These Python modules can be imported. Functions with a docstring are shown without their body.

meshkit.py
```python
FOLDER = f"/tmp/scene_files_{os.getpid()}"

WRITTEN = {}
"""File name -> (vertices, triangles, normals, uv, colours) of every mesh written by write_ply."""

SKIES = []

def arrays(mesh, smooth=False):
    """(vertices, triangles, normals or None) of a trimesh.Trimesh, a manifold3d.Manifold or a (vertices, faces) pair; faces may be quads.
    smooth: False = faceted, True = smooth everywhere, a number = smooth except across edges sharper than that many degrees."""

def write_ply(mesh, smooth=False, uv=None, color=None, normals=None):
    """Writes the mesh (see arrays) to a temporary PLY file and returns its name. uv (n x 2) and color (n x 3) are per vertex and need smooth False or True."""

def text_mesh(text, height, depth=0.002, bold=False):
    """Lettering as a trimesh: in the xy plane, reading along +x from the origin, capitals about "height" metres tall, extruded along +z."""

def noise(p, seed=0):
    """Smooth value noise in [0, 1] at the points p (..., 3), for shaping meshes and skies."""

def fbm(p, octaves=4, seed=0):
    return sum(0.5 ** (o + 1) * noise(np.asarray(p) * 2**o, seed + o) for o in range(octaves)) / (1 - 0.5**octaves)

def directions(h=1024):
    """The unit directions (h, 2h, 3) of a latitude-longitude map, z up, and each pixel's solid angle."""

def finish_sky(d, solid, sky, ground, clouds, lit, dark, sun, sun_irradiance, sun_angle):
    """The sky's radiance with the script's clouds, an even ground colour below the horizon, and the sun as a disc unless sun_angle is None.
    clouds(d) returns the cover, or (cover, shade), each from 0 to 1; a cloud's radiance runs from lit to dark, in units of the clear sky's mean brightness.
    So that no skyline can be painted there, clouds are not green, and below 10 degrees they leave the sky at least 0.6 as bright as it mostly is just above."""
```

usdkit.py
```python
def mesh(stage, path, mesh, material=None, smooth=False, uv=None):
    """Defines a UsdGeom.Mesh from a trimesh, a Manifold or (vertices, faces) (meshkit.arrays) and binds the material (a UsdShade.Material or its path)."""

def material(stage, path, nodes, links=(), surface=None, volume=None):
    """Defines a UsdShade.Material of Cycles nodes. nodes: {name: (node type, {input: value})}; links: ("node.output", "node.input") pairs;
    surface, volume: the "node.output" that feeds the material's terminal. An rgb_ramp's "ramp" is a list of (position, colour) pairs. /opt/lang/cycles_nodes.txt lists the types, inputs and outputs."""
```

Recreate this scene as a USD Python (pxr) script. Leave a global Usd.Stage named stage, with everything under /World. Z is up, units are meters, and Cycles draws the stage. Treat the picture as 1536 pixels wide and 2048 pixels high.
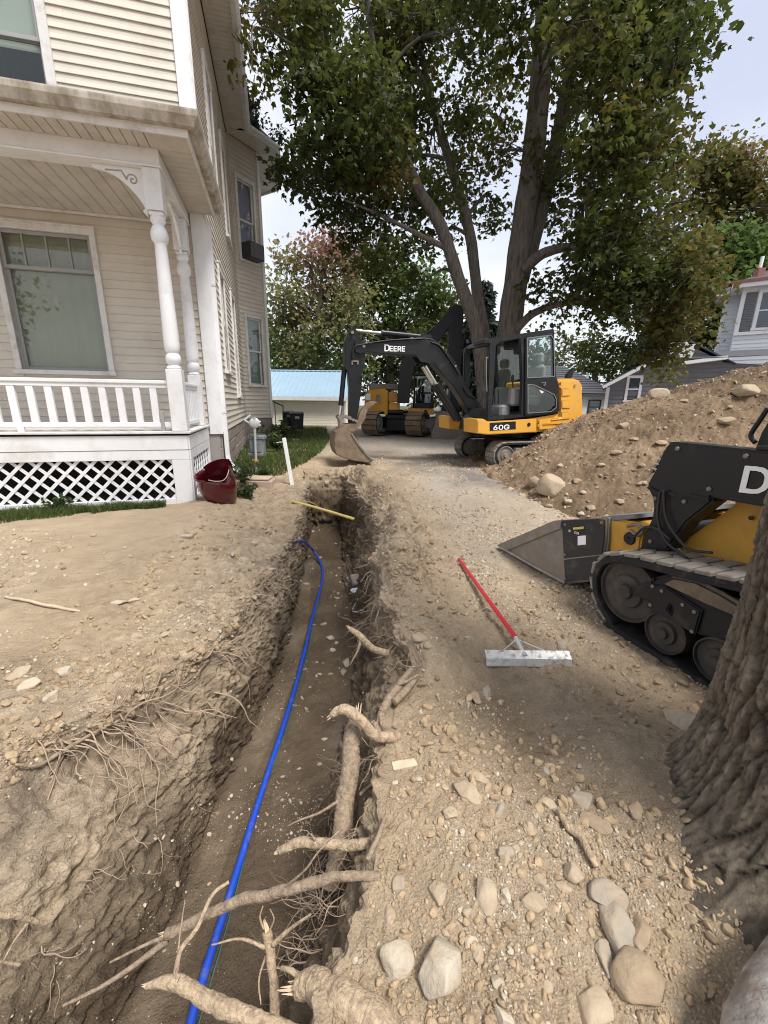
import math, random
import numpy as np, trimesh, usdkit, meshkit
import manifold3d as mf
from scipy.spatial import cKDTree
from pxr import Usd, UsdGeom, UsdLux, UsdShade, Gf, Sdf, Vt

stage = Usd.Stage.CreateInMemory()
UsdGeom.SetStageUpAxis(stage, UsdGeom.Tokens.z)
UsdGeom.SetStageMetersPerUnit(stage, 1.0)
UsdGeom.Xform.Define(stage, '/World')
UsdGeom.Scope.Define(stage, '/World/Looks')
rng = np.random.default_rng(7)
random.seed(7)
PI = math.pi

# ---------------------------------------------------------------- camera, sky, sun, exposure
EYE = np.array([0.0, 0.0, 1.45])
FPX, PITCH, ROLL = 830.0, math.radians(14.9), math.radians(0.7)
_R = np.array([1.0, 0, 0]); _F = np.array([0, math.cos(PITCH), -math.sin(PITCH)]); _U = np.array([0, math.sin(PITCH), math.cos(PITCH)])
CX = math.cos(ROLL) * _R + math.sin(ROLL) * _U
CY = -math.sin(ROLL) * _R + math.cos(ROLL) * _U
cam = UsdGeom.Camera.Define(stage, '/World/camera')
cam.CreateHorizontalApertureAttr(36.0); cam.CreateVerticalApertureAttr(48.0)
cam.CreateFocalLengthAttr(36.0 * FPX / 1536); cam.CreateClippingRangeAttr(Gf.Vec2f(0.05, 2000))
cam.CreateExposureAttr(1.82)
_M = np.eye(4); _M[0, :3], _M[1, :3], _M[2, :3], _M[3, :3] = CX, CY, -_F, EYE
cam.AddTransformOp().Set(Gf.Matrix4d(*_M.ravel().tolist()))

SUN = np.array([0.42, -0.45, 1.10]); SUN = SUN / np.linalg.norm(SUN)
sun = UsdLux.DistantLight.Define(stage, '/World/sun')
sun.CreateIntensityAttr(0.40); sun.CreateAngleAttr(18.0); sun.CreateColorAttr(Gf.Vec3f(1.0, 0.965, 0.91)); sun.CreateNormalizeAttr(True)
_z = SUN; _x = np.cross([0, 0, 1.0], _z); _x /= np.linalg.norm(_x); _y = np.cross(_z, _x)
_S = np.eye(4); _S[0, :3], _S[1, :3], _S[2, :3] = _x, _y, _z
sun.AddTransformOp().Set(Gf.Matrix4d(*_S.ravel().tolist()))
sky = UsdLux.DomeLight.Define(stage, '/World/sky')
sky.GetPrim().SetCustomDataByKey('kind', 'structure')
_skymat = usdkit.material(stage, '/World/Looks/overcast_sky', {
    'tc': ('texture_coordinate', {}),
    'mp': ('mapping', {'scale': (1.0, 1.0, 2.2), 'location': (0.3, 0.1, 0.0)}),
    'n': ('noise_texture', {'scale': 1.7, 'detail': 5.0, 'roughness': 0.5}),
    'r': ('rgb_ramp', {'ramp': [(0.34, (2.0, 2.1, 2.5)), (0.48, (2.42, 2.48, 2.72)), (0.60, (2.95, 2.97, 3.02))]}),
    's': ('sky_texture', {'sky_type': 'single_scattering', 'sun_disc': False, 'sun_elevation': float(math.asin(SUN[2])), 'sun_rotation': float(math.atan2(SUN[0], SUN[1]))}),
    'm': ('mix_color', {'fac': 0.88, 'use_clamp': False}),
    'b': ('background_shader', {'strength': 0.10})},
    [('tc.generated', 'mp.vector'), ('mp.vector', 'n.vector'), ('n.fac', 'r.fac'), ('s.color', 'm.a'), ('r.color', 'm.b'), ('m.result', 'b.color')], surface='b.background')
UsdShade.MaterialBindingAPI.Apply(sky.GetPrim()).Bind(_skymat)

# ---------------------------------------------------------------- pixel <-> world (photograph is 1536 x 2048)
def ray(px, py):
    return CX * ((px - 768) / FPX) - CY * ((py - 1024) / FPX) + _F
def at(px, py, y):
    """the point at forward distance y seen at that pixel"""
    d = ray(px, py); return EYE + d * (y / d[1])
def on_z(px, py, z=0.0):
    d = ray(px, py); return EYE + d * ((z - EYE[2]) / d[2])
def on_plane(px, py, p, n):
    d = ray(px, py); return EYE + d * (np.dot(np.asarray(p) - EYE, n) / np.dot(d, n))
def pix(P):
    q = np.asarray(P, float) - EYE; w = q @ _F
    return np.stack([768 + FPX * (q @ CX) / w, 1024 - FPX * (q @ CY) / w, w], -1)

# ---------------------------------------------------------------- helpers
def lerp(a, b, t): return a + (b - a) * t
def sstep(a, b, x):
    t = np.clip((x - a) / (b - a), 0, 1); return t * t * (3 - 2 * t)
def nz(p, s, seed=0, oct=4): return meshkit.fbm(np.asarray(p, float) * s, oct, seed) - 0.5
_count = {}
def numbered(parent, name):
    k = (parent, name); n = _count.get(k, -1) + 1; _count[k] = n
    return f'{parent}/{name}' if n == 0 else f'{parent}/{name}_{n:03d}'
_loc = {}
def tag(p, label=None, cat=None, group=None, kind=None):
    p = p.GetPrim() if hasattr(p, 'GetPrim') else p
    for k, v in (('label', label), ('category', cat), ('group', group), ('kind', kind)):
        if v: p.SetCustomDataByKey(k, v)
    return p
def thing(name, label, cat, loc=(0, 0, 0), group=None):
    x = UsdGeom.Xform.Define(stage, numbered('/World', name)); loc = np.asarray(loc, float)
    x.AddTranslateOp().Set(Gf.Vec3d(*loc.tolist())); _loc[str(x.GetPath())] = loc
    return tag(x, label, cat, group)
def ppath(parent): return '/World' if parent is None else str(parent.GetPath())
def obj(name, mesh, mat, parent=None, smooth=False, label=None):
    """one Mesh prim from a mesh in world coordinates"""
    pp = ppath(parent); off = _loc.get(pp, np.zeros(3))
    v, f, n = meshkit.arrays(mesh, smooth)
    m = usdkit.mesh(stage, numbered(pp, name), (v, f), mat)
    m.GetPointsAttr().Set(Vt.Vec3fArray.FromNumpy((v - off).astype(np.float32)))
    if n is not None:
        m.CreateNormalsAttr(Vt.Vec3fArray.FromNumpy(n.astype(np.float32))); m.SetNormalsInterpolation('vertex')
    _loc[str(m.GetPath())] = off
    if label: tag(m, label)
    return m.GetPrim()
def thing1(name, mesh, mat, label, cat, group=None, smooth=False, kind=None):
    return tag(obj(name, mesh, mat, None, smooth), label, cat, group, kind)
def group_node(name, parent):
    x = UsdGeom.Xform.Define(stage, numbered(ppath(parent), name)); _loc[str(x.GetPath())] = _loc.get(ppath(parent), np.zeros(3))
    return x.GetPrim()
def tm(v, f): return trimesh.Trimesh(np.asarray(v, float), np.asarray(f, int), process=False)
def cat_(*ms):
    ms = [m for m in ms if m is not None]
    vs, fs, o = [], [], 0
    for m in ms:
        v, f = (np.asarray(m.vertices), np.asarray(m.faces)) if hasattr(m, 'faces') else meshkit.arrays(m)[:2]
        vs.append(v); fs.append(f + o); o += len(v)
    return tm(np.vstack(vs), np.vstack(fs))
def xf(m, R=None, t=(0, 0, 0)):
    v = np.asarray(m.vertices, float)
    if R is not None: v = v @ np.asarray(R).T
    return tm(v + np.asarray(t, float), m.faces)
def rot(ax, a):
    return trimesh.transformations.rotation_matrix(a, ax)[:3, :3]
def frame(o, u, v, w, pts):
    p = np.asarray(pts, float)
    return np.asarray(o) + p[:, :1] * u + p[:, 1:2] * v + p[:, 2:3] * w
_bf = np.array([[0, 1, 3, 2], [4, 6, 7, 5], [0, 4, 5, 1], [2, 3, 7, 6], [0, 2, 6, 4], [1, 5, 7, 3]])
def box(x0, x1, y0, y1, z0, z1, bev=0.0):
    """box, with chamfered edges when bev > 0"""
    if bev <= 0:
        v = np.array([[x, y, z] for x in (x0, x1) for y in (y0, y1) for z in (z0, z1)], float)
        f = np.vstack([_bf[:, [0, 1, 2]], _bf[:, [0, 2, 3]]])
        return tm(v, f)
    b = min(bev, 0.45 * min(abs(x1 - x0), abs(y1 - y0), abs(z1 - z0)))
    P = []
    for x, sx in ((x0, b), (x1, -b)):
        for y, sy in ((y0, b), (y1, -b)):
            for z, sz in ((z0, b), (z1, -b)):
                P += [[x + sx, y + sy, z], [x + sx, y, z + sz], [x, y + sy, z + sz]]
    return trimesh.convex.convex_hull(np.array(P))
def boxf(o, u, v, w, a0, a1, b0, b1, c0, c1, bev=0.0):
    """box in the frame o + a*u + b*v + c*w"""
    m = box(a0, a1, b0, b1, c0, c1, bev); return tm(frame(o, u, v, w, m.vertices), m.faces)
def hull(P): return trimesh.convex.convex_hull(np.asarray(P, float))
def smoothpath(P, n):
    """Catmull-Rom through the points"""
    P = np.asarray(P, float); Q = np.vstack([2 * P[0] - P[1], P, 2 * P[-1] - P[-2]]); out = []
    seg = len(P) - 1
    for t in np.linspace(0, seg, n):
        i = min(int(t), seg - 1); s = t - i; a, b, c, d = Q[i], Q[i + 1], Q[i + 2], Q[i + 3]
        out.append(0.5 * (2 * b + (c - a) * s + (2 * a - 5 * b + 4 * c - d) * s * s + (3 * b - a - 3 * c + d) * s ** 3))
    return np.array(out)
def tube(P, r, n=8, cap=True, rough=0.0, seed=0, up=None):
    P = np.asarray(P, float); k = len(P); r = np.broadcast_to(np.asarray(r, float), (k,)) if np.ndim(r) < 2 else r
    T = np.gradient(P, axis=0); T /= np.maximum(np.linalg.norm(T, axis=1, keepdims=True), 1e-9)
    a = np.array(up if up is not None else ([0, 0, 1.0] if abs(T[0][2]) < 0.9 else [1.0, 0, 0])); N = np.zeros_like(P)
    a = a - T[0] * (a @ T[0]); N[0] = a / np.linalg.norm(a)
    for i in range(1, k):
        q = N[i - 1] - T[i] * (N[i - 1] @ T[i]); N[i] = q / max(np.linalg.norm(q), 1e-9)
    B = np.cross(T, N); th = np.linspace(0, 2 * PI, n, endpoint=False)
    rr = r[:, None] * np.ones((1, n))
    V = P[:, None] + (N[:, None] * np.cos(th)[None, :, None] + B[:, None] * np.sin(th)[None, :, None]) * rr[..., None]
    if rough > 0:
        d = nz(V.reshape(-1, 3), 1.0 / max(float(r.mean()) * 2.2, 1e-4), seed, 3).reshape(k, n)
        V = P[:, None] + (V - P[:, None]) * (1 + rough * 2 * d[..., None])
    V = V.reshape(-1, 3); i = np.arange(k - 1)[:, None] * n; j = np.arange(n)[None]; j2 = (j + 1) % n
    F = [np.stack([i + j, i + j2, i + n + j2], -1).reshape(-1, 3), np.stack([i + j, i + n + j2, i + n + j], -1).reshape(-1, 3)]
    if cap:
        V = np.vstack([V, P[0], P[-1]]); c0, c1 = k * n, k * n + 1; jj = np.arange(n); jn = (jj + 1) % n
        F += [np.stack([np.full(n, c0), jn, jj], -1), np.stack([np.full(n, c1), (k - 1) * n + jj, (k - 1) * n + jn], -1)]
    return tm(V, np.vstack(F))
def rod(a, b, r, n=10, r2=None):
    return tube(np.array([a, b], float), np.array([r, r if r2 is None else r2]), n)
def lathe(prof, n=24, o=(0, 0, 0), ax=None):
    """profile of (radius, height) turned about z, or about the axis ax"""
    prof = np.asarray(prof, float); th = np.linspace(0, 2 * PI, n, endpoint=False); k = len(prof)
    V = np.stack([prof[:, :1] * np.cos(th), prof[:, :1] * np.sin(th), np.repeat(prof[:, 1:2], n, 1)], -1).reshape(-1, 3)
    i = np.arange(k - 1)[:, None] * n; j = np.arange(n)[None]; j2 = (j + 1) % n
    F = np.vstack([np.stack([i + j, i + j2, i + n + j2], -1).reshape(-1, 3), np.stack([i + j, i + n + j2, i + n + j], -1).reshape(-1, 3)])
    m = tm(V, F)
    if ax is not None:
        z = np.asarray(ax, float) / np.linalg.norm(ax); a = np.cross([0.3, 0.9, 0.1] if abs(z[1]) < 0.9 else [1, 0, 0], z); a /= np.linalg.norm(a)
        V = m.vertices[:, :1] * a + m.vertices[:, 1:2] * np.cross(z, a) + m.vertices[:, 2:3] * z; m = tm(V, F)
    return xf(m, None, o)
def prism(poly, o, u, v, w, c0, c1, bev=0.0, holes=()):
    """polygon in the (u, v) plane extruded along w from c0 to c1, with chamfered rims"""
    cs = mf.CrossSection([np.asarray(poly, float)] + [np.asarray(h, float) for h in holes], mf.FillRule.EvenOdd)
    if c1 < c0: c0, c1 = c1, c0
    if bev > 0:
        inner = cs.offset(-bev, mf.JoinType.Miter, 2.0)
        M = cs.extrude(c1 - c0 - 2 * bev).translate([0, 0, bev])
        M = M + inner.extrude(c1 - c0)
    else: M = cs.extrude(c1 - c0)
    me = M.to_mesh(); V = np.asarray(me.vert_properties)[:, :3] + [0, 0, c0]; F = np.asarray(me.tri_verts)
    if np.dot(np.cross(u, v), w) < 0: F = F[:, ::-1]
    return tm(frame(o, np.asarray(u, float), np.asarray(v, float), np.asarray(w, float), V), F)
def sweep2(poly, path, closed=False):
    """cross-section poly (list of (right, up)) swept along a horizontal path with mitred corners"""
    P = np.asarray(path, float); k = len(P); poly = np.asarray(poly, float); n = len(poly); V = []
    for i in range(k):
        a = P[i] - P[i - 1] if (i > 0 or closed) else P[1] - P[0]
        b = P[(i + 1) % k] - P[i] if (i < k - 1 or closed) else P[-1] - P[-2]
        a = a / np.linalg.norm(a); b = b / np.linalg.norm(b)
        na, nb = np.array([a[1], -a[0], 0]), np.array([b[1], -b[0], 0]); m = na + nb; m = m / (m @ na)
        V.append(P[i] + poly[:, :1] * m + poly[:, 1:2] * np.array([0, 0, 1.0]))
    V = np.vstack(V); F = []
    for i in range(k if closed else k - 1):
        i2 = (i + 1) % k
        for j in range(n):
            j2 = (j + 1) % n; F += [[i * n + j, i2 * n + j, i2 * n + j2], [i * n + j, i2 * n + j2, i * n + j2]]
    if not closed:
        t = trimesh.creation.triangulate_polygon
        from shapely.geometry import Polygon
        vv, ff = t(Polygon(poly), engine='earcut')
        idx = cKDTree(poly).query(vv)[1]
        for f in ff: F += [[idx[f[0]], idx[f[1]], idx[f[2]]], [(k - 1) * n + idx[f[0]], (k - 1) * n + idx[f[2]], (k - 1) * n + idx[f[1]]]]
    return tm(V, F)

def voro(q, size, seed=0):
    """cell noise at the points q: (F2 - F1 in cell sizes, a random number of the cell)"""
    g = np.unique(np.floor(q / size).astype(np.int64), axis=0); o = np.array(np.meshgrid([-1, 0, 1], [-1, 0, 1], [-1, 0, 1])).reshape(3, -1).T
    k = (g[:, None] + o[None] + 4096).reshape(-1, 3); k = np.unique((k[:, 0] << 40) + (k[:, 1] << 20) + k[:, 2]); c = np.stack([k >> 40, (k >> 20) & 0xFFFFF, k & 0xFFFFF], 1) - 4096
    h = lambda j: np.modf(np.abs(np.sin(c @ np.array([12.9898, 78.233, 37.719]) + (j + seed) * 4.1414) * 43758.5453))[0]
    dd, jj = cKDTree((c + np.stack([h(1), h(2), h(3)], 1)) * size).query(q, k=2, workers=-1)
    return (dd[:, 1] - dd[:, 0]) / size, h(5)[jj[:, 0]]

# ---------------------------------------------------------------- materials
_mats = {}
def mat(name, col, rough=0.6, metal=0.0, var=0.12, scale=6.0, bump=0.0, bscale=60.0, spec=0.5, dirt=None, dscale=3.0, damt=0.5, dlo=0.45, coat=0.0, stretch=None, isl=0.0):
    """painted / stony / wooden surface: base colour with grain, optional blotches of dirt, fine bump"""
    if name in _mats: return _mats[name]
    c = np.array(col, float)
    n = {'g': ('geometry', {}), 'n': ('noise_texture', {'scale': scale, 'detail': 6.0, 'roughness': 0.6}),
         'r': ('rgb_ramp', {'ramp': [(0.25, tuple(c * (1 - var))), (0.75, tuple(np.minimum(c * (1 + var), 0.95)))]}),
         'p': ('principled_bsdf', {'roughness': rough, 'metallic': metal, 'specular_ior_level': spec, 'coat_weight': coat})}
    l = [('n.fac', 'r.fac')]; src = 'r.color'; pos = 'g.position'
    if stretch is not None:
        n['mp'] = ('mapping', {'scale': stretch}); l.append(('g.position', 'mp.vector')); pos = 'mp.vector'
    l.append((pos, 'n.vector'))
    if isl > 0:
        n['ih'] = ('map_range', {'from_min': 0.0, 'from_max': 1.0, 'to_min': 1 - isl, 'to_max': 1 + isl}); l.append(('g.random_per_island', 'ih.value'))
        n['iv'] = ('hsv', {}); l += [(src, 'iv.color'), ('ih.result', 'iv.value')]; src = 'iv.color'
    if dirt is not None:
        n['dn'] = ('noise_texture', {'scale': dscale, 'detail': 8.0, 'roughness': 0.68}); l.append((pos, 'dn.vector'))
        n['dr'] = ('map_range', {'from_min': dlo, 'from_max': dlo + 0.2, 'to_min': 0.0, 'to_max': damt, 'clamp': True}); l.append(('dn.fac', 'dr.value'))
        n['dm'] = ('mix_color', {'b': tuple(dirt)}); l += [(src, 'dm.a'), ('dr.result', 'dm.fac')]; src = 'dm.result'
        n['rm'] = ('mix_float', {'a': rough, 'b': 0.9}); l += [('dr.result', 'rm.fac'), ('rm.result', 'p.roughness')]
    if bump > 0:
        n['bn'] = ('noise_texture', {'scale': bscale, 'detail': 5.0, 'roughness': 0.6}); n['bu'] = ('bump', {'distance': bump, 'strength': 1.0})
        l += [(pos, 'bn.vector'), ('bn.fac', 'bu.height'), ('bu.normal', 'p.normal')]
    l.append((src, 'p.base_color'))
    _mats[name] = usdkit.material(stage, '/World/Looks/' + name, n, l, surface='p.BSDF')
    return _mats[name]
def glass_mat(name, tint=(1, 1, 1), gloss=0.02, ior=1.5):
    if name in _mats: return _mats[name]
    _mats[name] = usdkit.material(stage, '/World/Looks/' + name, {'t': ('transparent_bsdf', {'color': tint}), 'g': ('glossy_bsdf', {'color': (0.95, 0.95, 0.95), 'roughness': gloss}),
        'lw': ('layer_weight', {'blend': 0.5}), 'pw': ('math', {'math_type': 'power', 'value2': 4.0}), 'f': ('math', {'math_type': 'multiply_add', 'value2': 0.9, 'value3': (ior - 1) ** 2 / (ior + 1) ** 2, 'use_clamp': True}), 'm': ('mix_closure', {})}, [('lw.facing', 'pw.value1'), ('pw.value', 'f.value1'), ('f.value', 'm.fac'), ('t.BSDF', 'm.closure1'), ('g.BSDF', 'm.closure2')], surface='m.closure')
    return _mats[name]
# ---------------------------------------------------------------- the ground: one sheet with the trench dug into it
KY = np.array([-3.0, 0.3, 0.65, 0.95, 1.3, 1.75, 2.2, 3.0, 3.6, 4.3, 5.0, 5.8, 6.6, 7.3, 60])
XL = np.interp
_xl = [-2.1, -2.0, -1.95, -1.85, -1.7, -1.28, -1.1, -1.0, -1.02, -1.05, -1.10, -1.2, -1.32, -1.45, -1.5]
_xlb = [-.97, -.97, -.97, -.96, -.92, -.93, -.93, -.93, -.97, -1.02, -1.07, -1.16, -1.25, -1.35, -1.4]
_xrb = [-.36, -.36, -.36, -.36, -.36, -.30, -.24, -.16, -.22, -.36, -.48, -.6, -.7, -.8, -.8]
_xr = [-.2, -.2, -.14, -.02, 0.07, 0.11, 0.10, -.01, -.03, 0.04, -.06, -.28, -.52, -.65, -.7]
def _k(a, y): return np.interp(y, KY, a)
def grade(x, y):
    x, y = np.broadcast_arrays(np.asarray(x, float), np.asarray(y, float))
    """height of the undisturbed ground"""
    g = 0.27 * sstep(3.6, 8.5, y) + 0.08 * sstep(8, 20, y)
    g = np.where(x < -1.2, np.maximum(g, 0.22 * sstep(1.8, 4.6, y) * sstep(-1.2, -2.2, x)), g)
    g = g + 0.07 * np.exp(-((x + 1.9) / 0.5) ** 2 - ((y - 4.4) / 0.9) ** 2)
    # mounds, ruts and the dip right of the trench
    g = g + 0.10 * np.exp(-((x - 0.28) / 0.26) ** 2 - ((y - 2.15) / 0.3) ** 2)
    g = g + 0.05 * np.exp(-((x - 0.35) / 0.3) ** 2 - ((y - 1.35) / 0.45) ** 2)
    g = g - 0.07 * np.exp(-((x - 0.66) / 0.22) ** 2 - ((y - 1.62) / 0.25) ** 2)
    g = g + 0.06 * np.exp(-((x - 1.05) / 0.22) ** 2 - ((y - 1.45) / 0.2) ** 2)
    rx = x - _k(_xr, y) - .15; rn = np.clip(.75 + 2.2 * nz(np.stack([x * 2.1, y * 2.1, 0 * (x + y)], -1), 1.0, 71, 3), .15, 1.6)
    g = g + 0.15 * np.exp(-(rx / .14) ** 2) * rn * (.35 + .65 * sstep(2.6, 3.4, y)) * sstep(1.7, 2.3, y) * (1 - sstep(6.7, 7.3, y))
    g = g + 0.07 * np.exp(-((x - 0.20 + (y - 4.4) * 0.24) / 0.22) ** 2) * sstep(2.8, 3.8, y) * (1 - sstep(6.6, 7.6, y))
    g = g + 0.07 * np.exp(-((x + 1.35) / 0.25) ** 2) * sstep(2.2, 3.2, y) * (1 - sstep(5.5, 6.5, y)) * 0.6
    g = g + 0.10 * np.exp(-((x + 0.65) / 0.7) ** 2 - ((y - 8.1) / 0.5) ** 2)
    g = g + 0.12 * np.exp(-((x - 1.25) / 0.4) ** 2 - ((y - 1.0) / 0.4) ** 2)
    return g
def _rows():
    y = [-14.0, -9, -6, -4, -3, -2.4, -2, -1.6, -1.2, -.8, -.5, -.25, 0, .15, .25]
    while y[-1] < 110:
        t = y[-1]
        y.append(t + (0.006 if 6.92 < t < 7.22 else 0.014 if 6.85 < t < 7.3 else 0.0085 if t < 1.8 else 0.0085 + (t - 1.8) * 0.0068 if t < 8 else 0.06 + (t - 8) * 0.06))
    return np.array(y)
ROWS = _rows()
def _terrain():
    y = ROWS
    cut = 1 - sstep(6.95, 7.2, y); cut = cut * sstep(-2.6, -2.0, y)
    seg = [(26, 1.6), (100, 0.75), (64, 1.0), (74, 1.0), (88, 1.0), (62, 1.0), (66, 1.0), (84, 1.0), (130, 1.0), (140, 1.0), (34, 1.4)]
    wob = lambda s, amp, f: amp * 2 * nz(np.stack([y * f, np.full_like(y, s * 7.7), 0 * y], 1), 1.0, 3, 3)
    xl, xr = _k(_xl, y) + wob(1, 0.10, 1.7), _k(_xr, y) + wob(2, 0.09, 2.1)
    xlb, xrb = _k(_xlb, y) + wob(3, 0.03, 1.3), _k(_xrb, y) + wob(4, 0.05, 1.3)
    zl, zr = grade(xl, y), grade(xr, y)
    zb = -0.74 + 0.05 * sstep(3, 6, y) + 0.02 * wob(5, 1, 2); zb = lerp(np.minimum(zl, zr), zb, cut)
    mid = lambda a, b, t: lerp(a, b, t)
    zlm = lerp(zl, zb, 0.30); xlm = lerp(xl, xlb, 0.62)
    zrm = lerp(zr, zb, 0.40); xrm = lerp(xr, xrb, 0.22)
    big = np.full_like(y, 1.0)
    C = [(-70 * big, None), (-9 * big, None), (xl - 1.15, None), (xl, zl), (xlm, zlm), (xlb, zb), (xrb, zb), (xrm, zrm), (xr, zr), (xr + 0.6, None), (np.maximum(xr + 2.2, 2.2), None), (70 * big, None)]
    # 11 segments between the 12 columns above
    X, Z, S = [], [], []
    for i, (n, pw) in enumerate(seg):
        t = np.linspace(0, 1, n, endpoint=(i == len(seg) - 1)) 
        tt = t ** (1 / pw) if i == 0 else (t ** pw if i == len(seg) - 1 else t)
        if i == len(seg) - 1: tt = t ** 2.2
        if i == 0: tt = 1 - (1 - t) ** 2.2
        (xa, za), (xb, zb2) = C[i], C[i + 1]
        x = xa[:, None] + (xb - xa)[:, None] * tt
        if za is not None and zb2 is not None: z = za[:, None] + (zb2 - za)[:, None] * tt
        else: z = grade(x, np.repeat(y[:, None], n, 1))
        X.append(x); Z.append(z); S.append(np.full(n, i) + t)
    X, Z, S = np.hstack(X), np.hstack(Z), np.hstack(S)
    # soften the profile's corners
    Y = np.repeat(y[:, None], X.shape[1], 1)
    for _ in range(4):
        X[:, 1:-1] = (X[:, :-2] + 2 * X[:, 1:-1] + X[:, 2:]) / 4; Z[:, 1:-1] = (Z[:, :-2] + 2 * Z[:, 1:-1] + Z[:, 2:]) / 4
    P = np.stack([X, Y, Z], -1)
    du, dv = np.gradient(P, axis=1), np.gradient(P, axis=0)
    N = np.cross(du, dv); N /= np.maximum(np.linalg.norm(N, axis=-1, keepdims=True), 1e-9)
    dist = np.sqrt(X ** 2 + Y ** 2)
    inside = ((S >= 3) & (S <= 8.0))[None, :] * cut[:, None]
    wall = (((S > 3.02) & (S < 5.0)) | ((S > 6.0) & (S < 7.98)))[None, :] * cut[:, None]
    floor = ((S >= 5.0) & (S <= 6.0))[None, :] * cut[:, None]
    p = P.reshape(-1, 3)
    def n3(s, seed, o=4, st=(1, 1, 1)): return nz(p * np.array(st), s, seed, o).reshape(X.shape)
    near = np.clip(1.35 - dist / 14, 0.0, 1)
    drive = sstep(0.55, 1.3, X + 0.06 * Y) * sstep(2.4, 4.2, Y)              # trodden driveway gravel
    ridg = lambda s, seed, o=4, st=(1, 1, 1): 0.5 - np.abs(n3(s, seed, o, st)) * 2
    soil = near * (1 - 0.6 * drive) * (1 - 0.5 * floor)
    d = soil * (0.085 * n3(2.3, 1) + 0.045 * n3(8, 2) + 0.022 * ridg(17, 3) + 0.012 * n3(60, 4, 3))
    d += (1 - soil) * (0.03 * n3(1.1, 12) + .025 * n3(5, 73)) * sstep(0.5, 3, dist)
    st = sstep(0.5, 1.0, wall)
    d += st * (0.10 * n3(3.1, 5, 4, (1, 1, 0.8)) + 0.06 * ridg(7.5, 6, 4, (1, 1, 1.6)) + 0.03 * ridg(19, 8, 3, (1, 1, 2.0)) + 0.012 * n3(48, 7, 3, (1, 1, 0.5)))
    # clods thrown up along the right lip of the trench
    lip = np.exp(-((S - 8.45) / 0.4) ** 2)[None, :] * sstep(2.4, 3.6, Y) * cut[:, None]
    d += lip * (0.16 * np.maximum(ridg(4.2, 31, 3), -0.1) + 0.09 * ridg(9, 32, 3) + 0.03 * ridg(21, 33, 3))
    # crumbled pieces: cells of two sizes, each standing its own height out of the bank
    rc = np.random.default_rng(99)
    def cells(size, seed, mask):
        out, crk = np.zeros(X.shape), np.zeros(X.shape); ii = np.nonzero(mask.ravel())[0]; q = p[ii] + np.stack([nz(p[ii], 9, seed + k, 2) for k in range(3)], 1) * size * 1.9
        e_, r_ = voro(q, size, seed); out.ravel()[ii] = r_ - .5; crk.ravel()[ii] = np.clip(e_ / .28, 0, 1); return out, crk
    endw = sstep(6.7, 6.95, Y) * (1 - sstep(7.3, 7.6, Y)) * ((S > 3.5) & (S < 7.5))[None, :]
    rough = np.clip(st + 1.6 * endw + .8 * np.exp(-((S - 3.0) / .35) ** 2)[None, :] * cut[:, None] + .9 * lip + .45 * soil * (S[None, :] < 3) * sstep(.45, .62, .5 + n3(1.3, 44) + .25 * n3(4, 45)) + .25 * soil * (S[None, :] > 8.3) * sstep(.5, .66, .5 + n3(1.6, 46)), 0, 1) * (dist < 9.5)
    cA, kA = cells(.105, 1, rough > .05); cB, kB = cells(.042, 2, (rough > .05) & (dist < 5.5))
    d += floor * sstep(.3, .6, inside) * near * (.035 * n3(5, 63) + .022 * ridg(14, 64, 3))
    d += endw * (.16 * n3(3, 61) + .07 * ridg(8, 62, 3))
    rl = 1 - .45 * ((S > 3.2) & (S < 4.9))[None, :]
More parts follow.
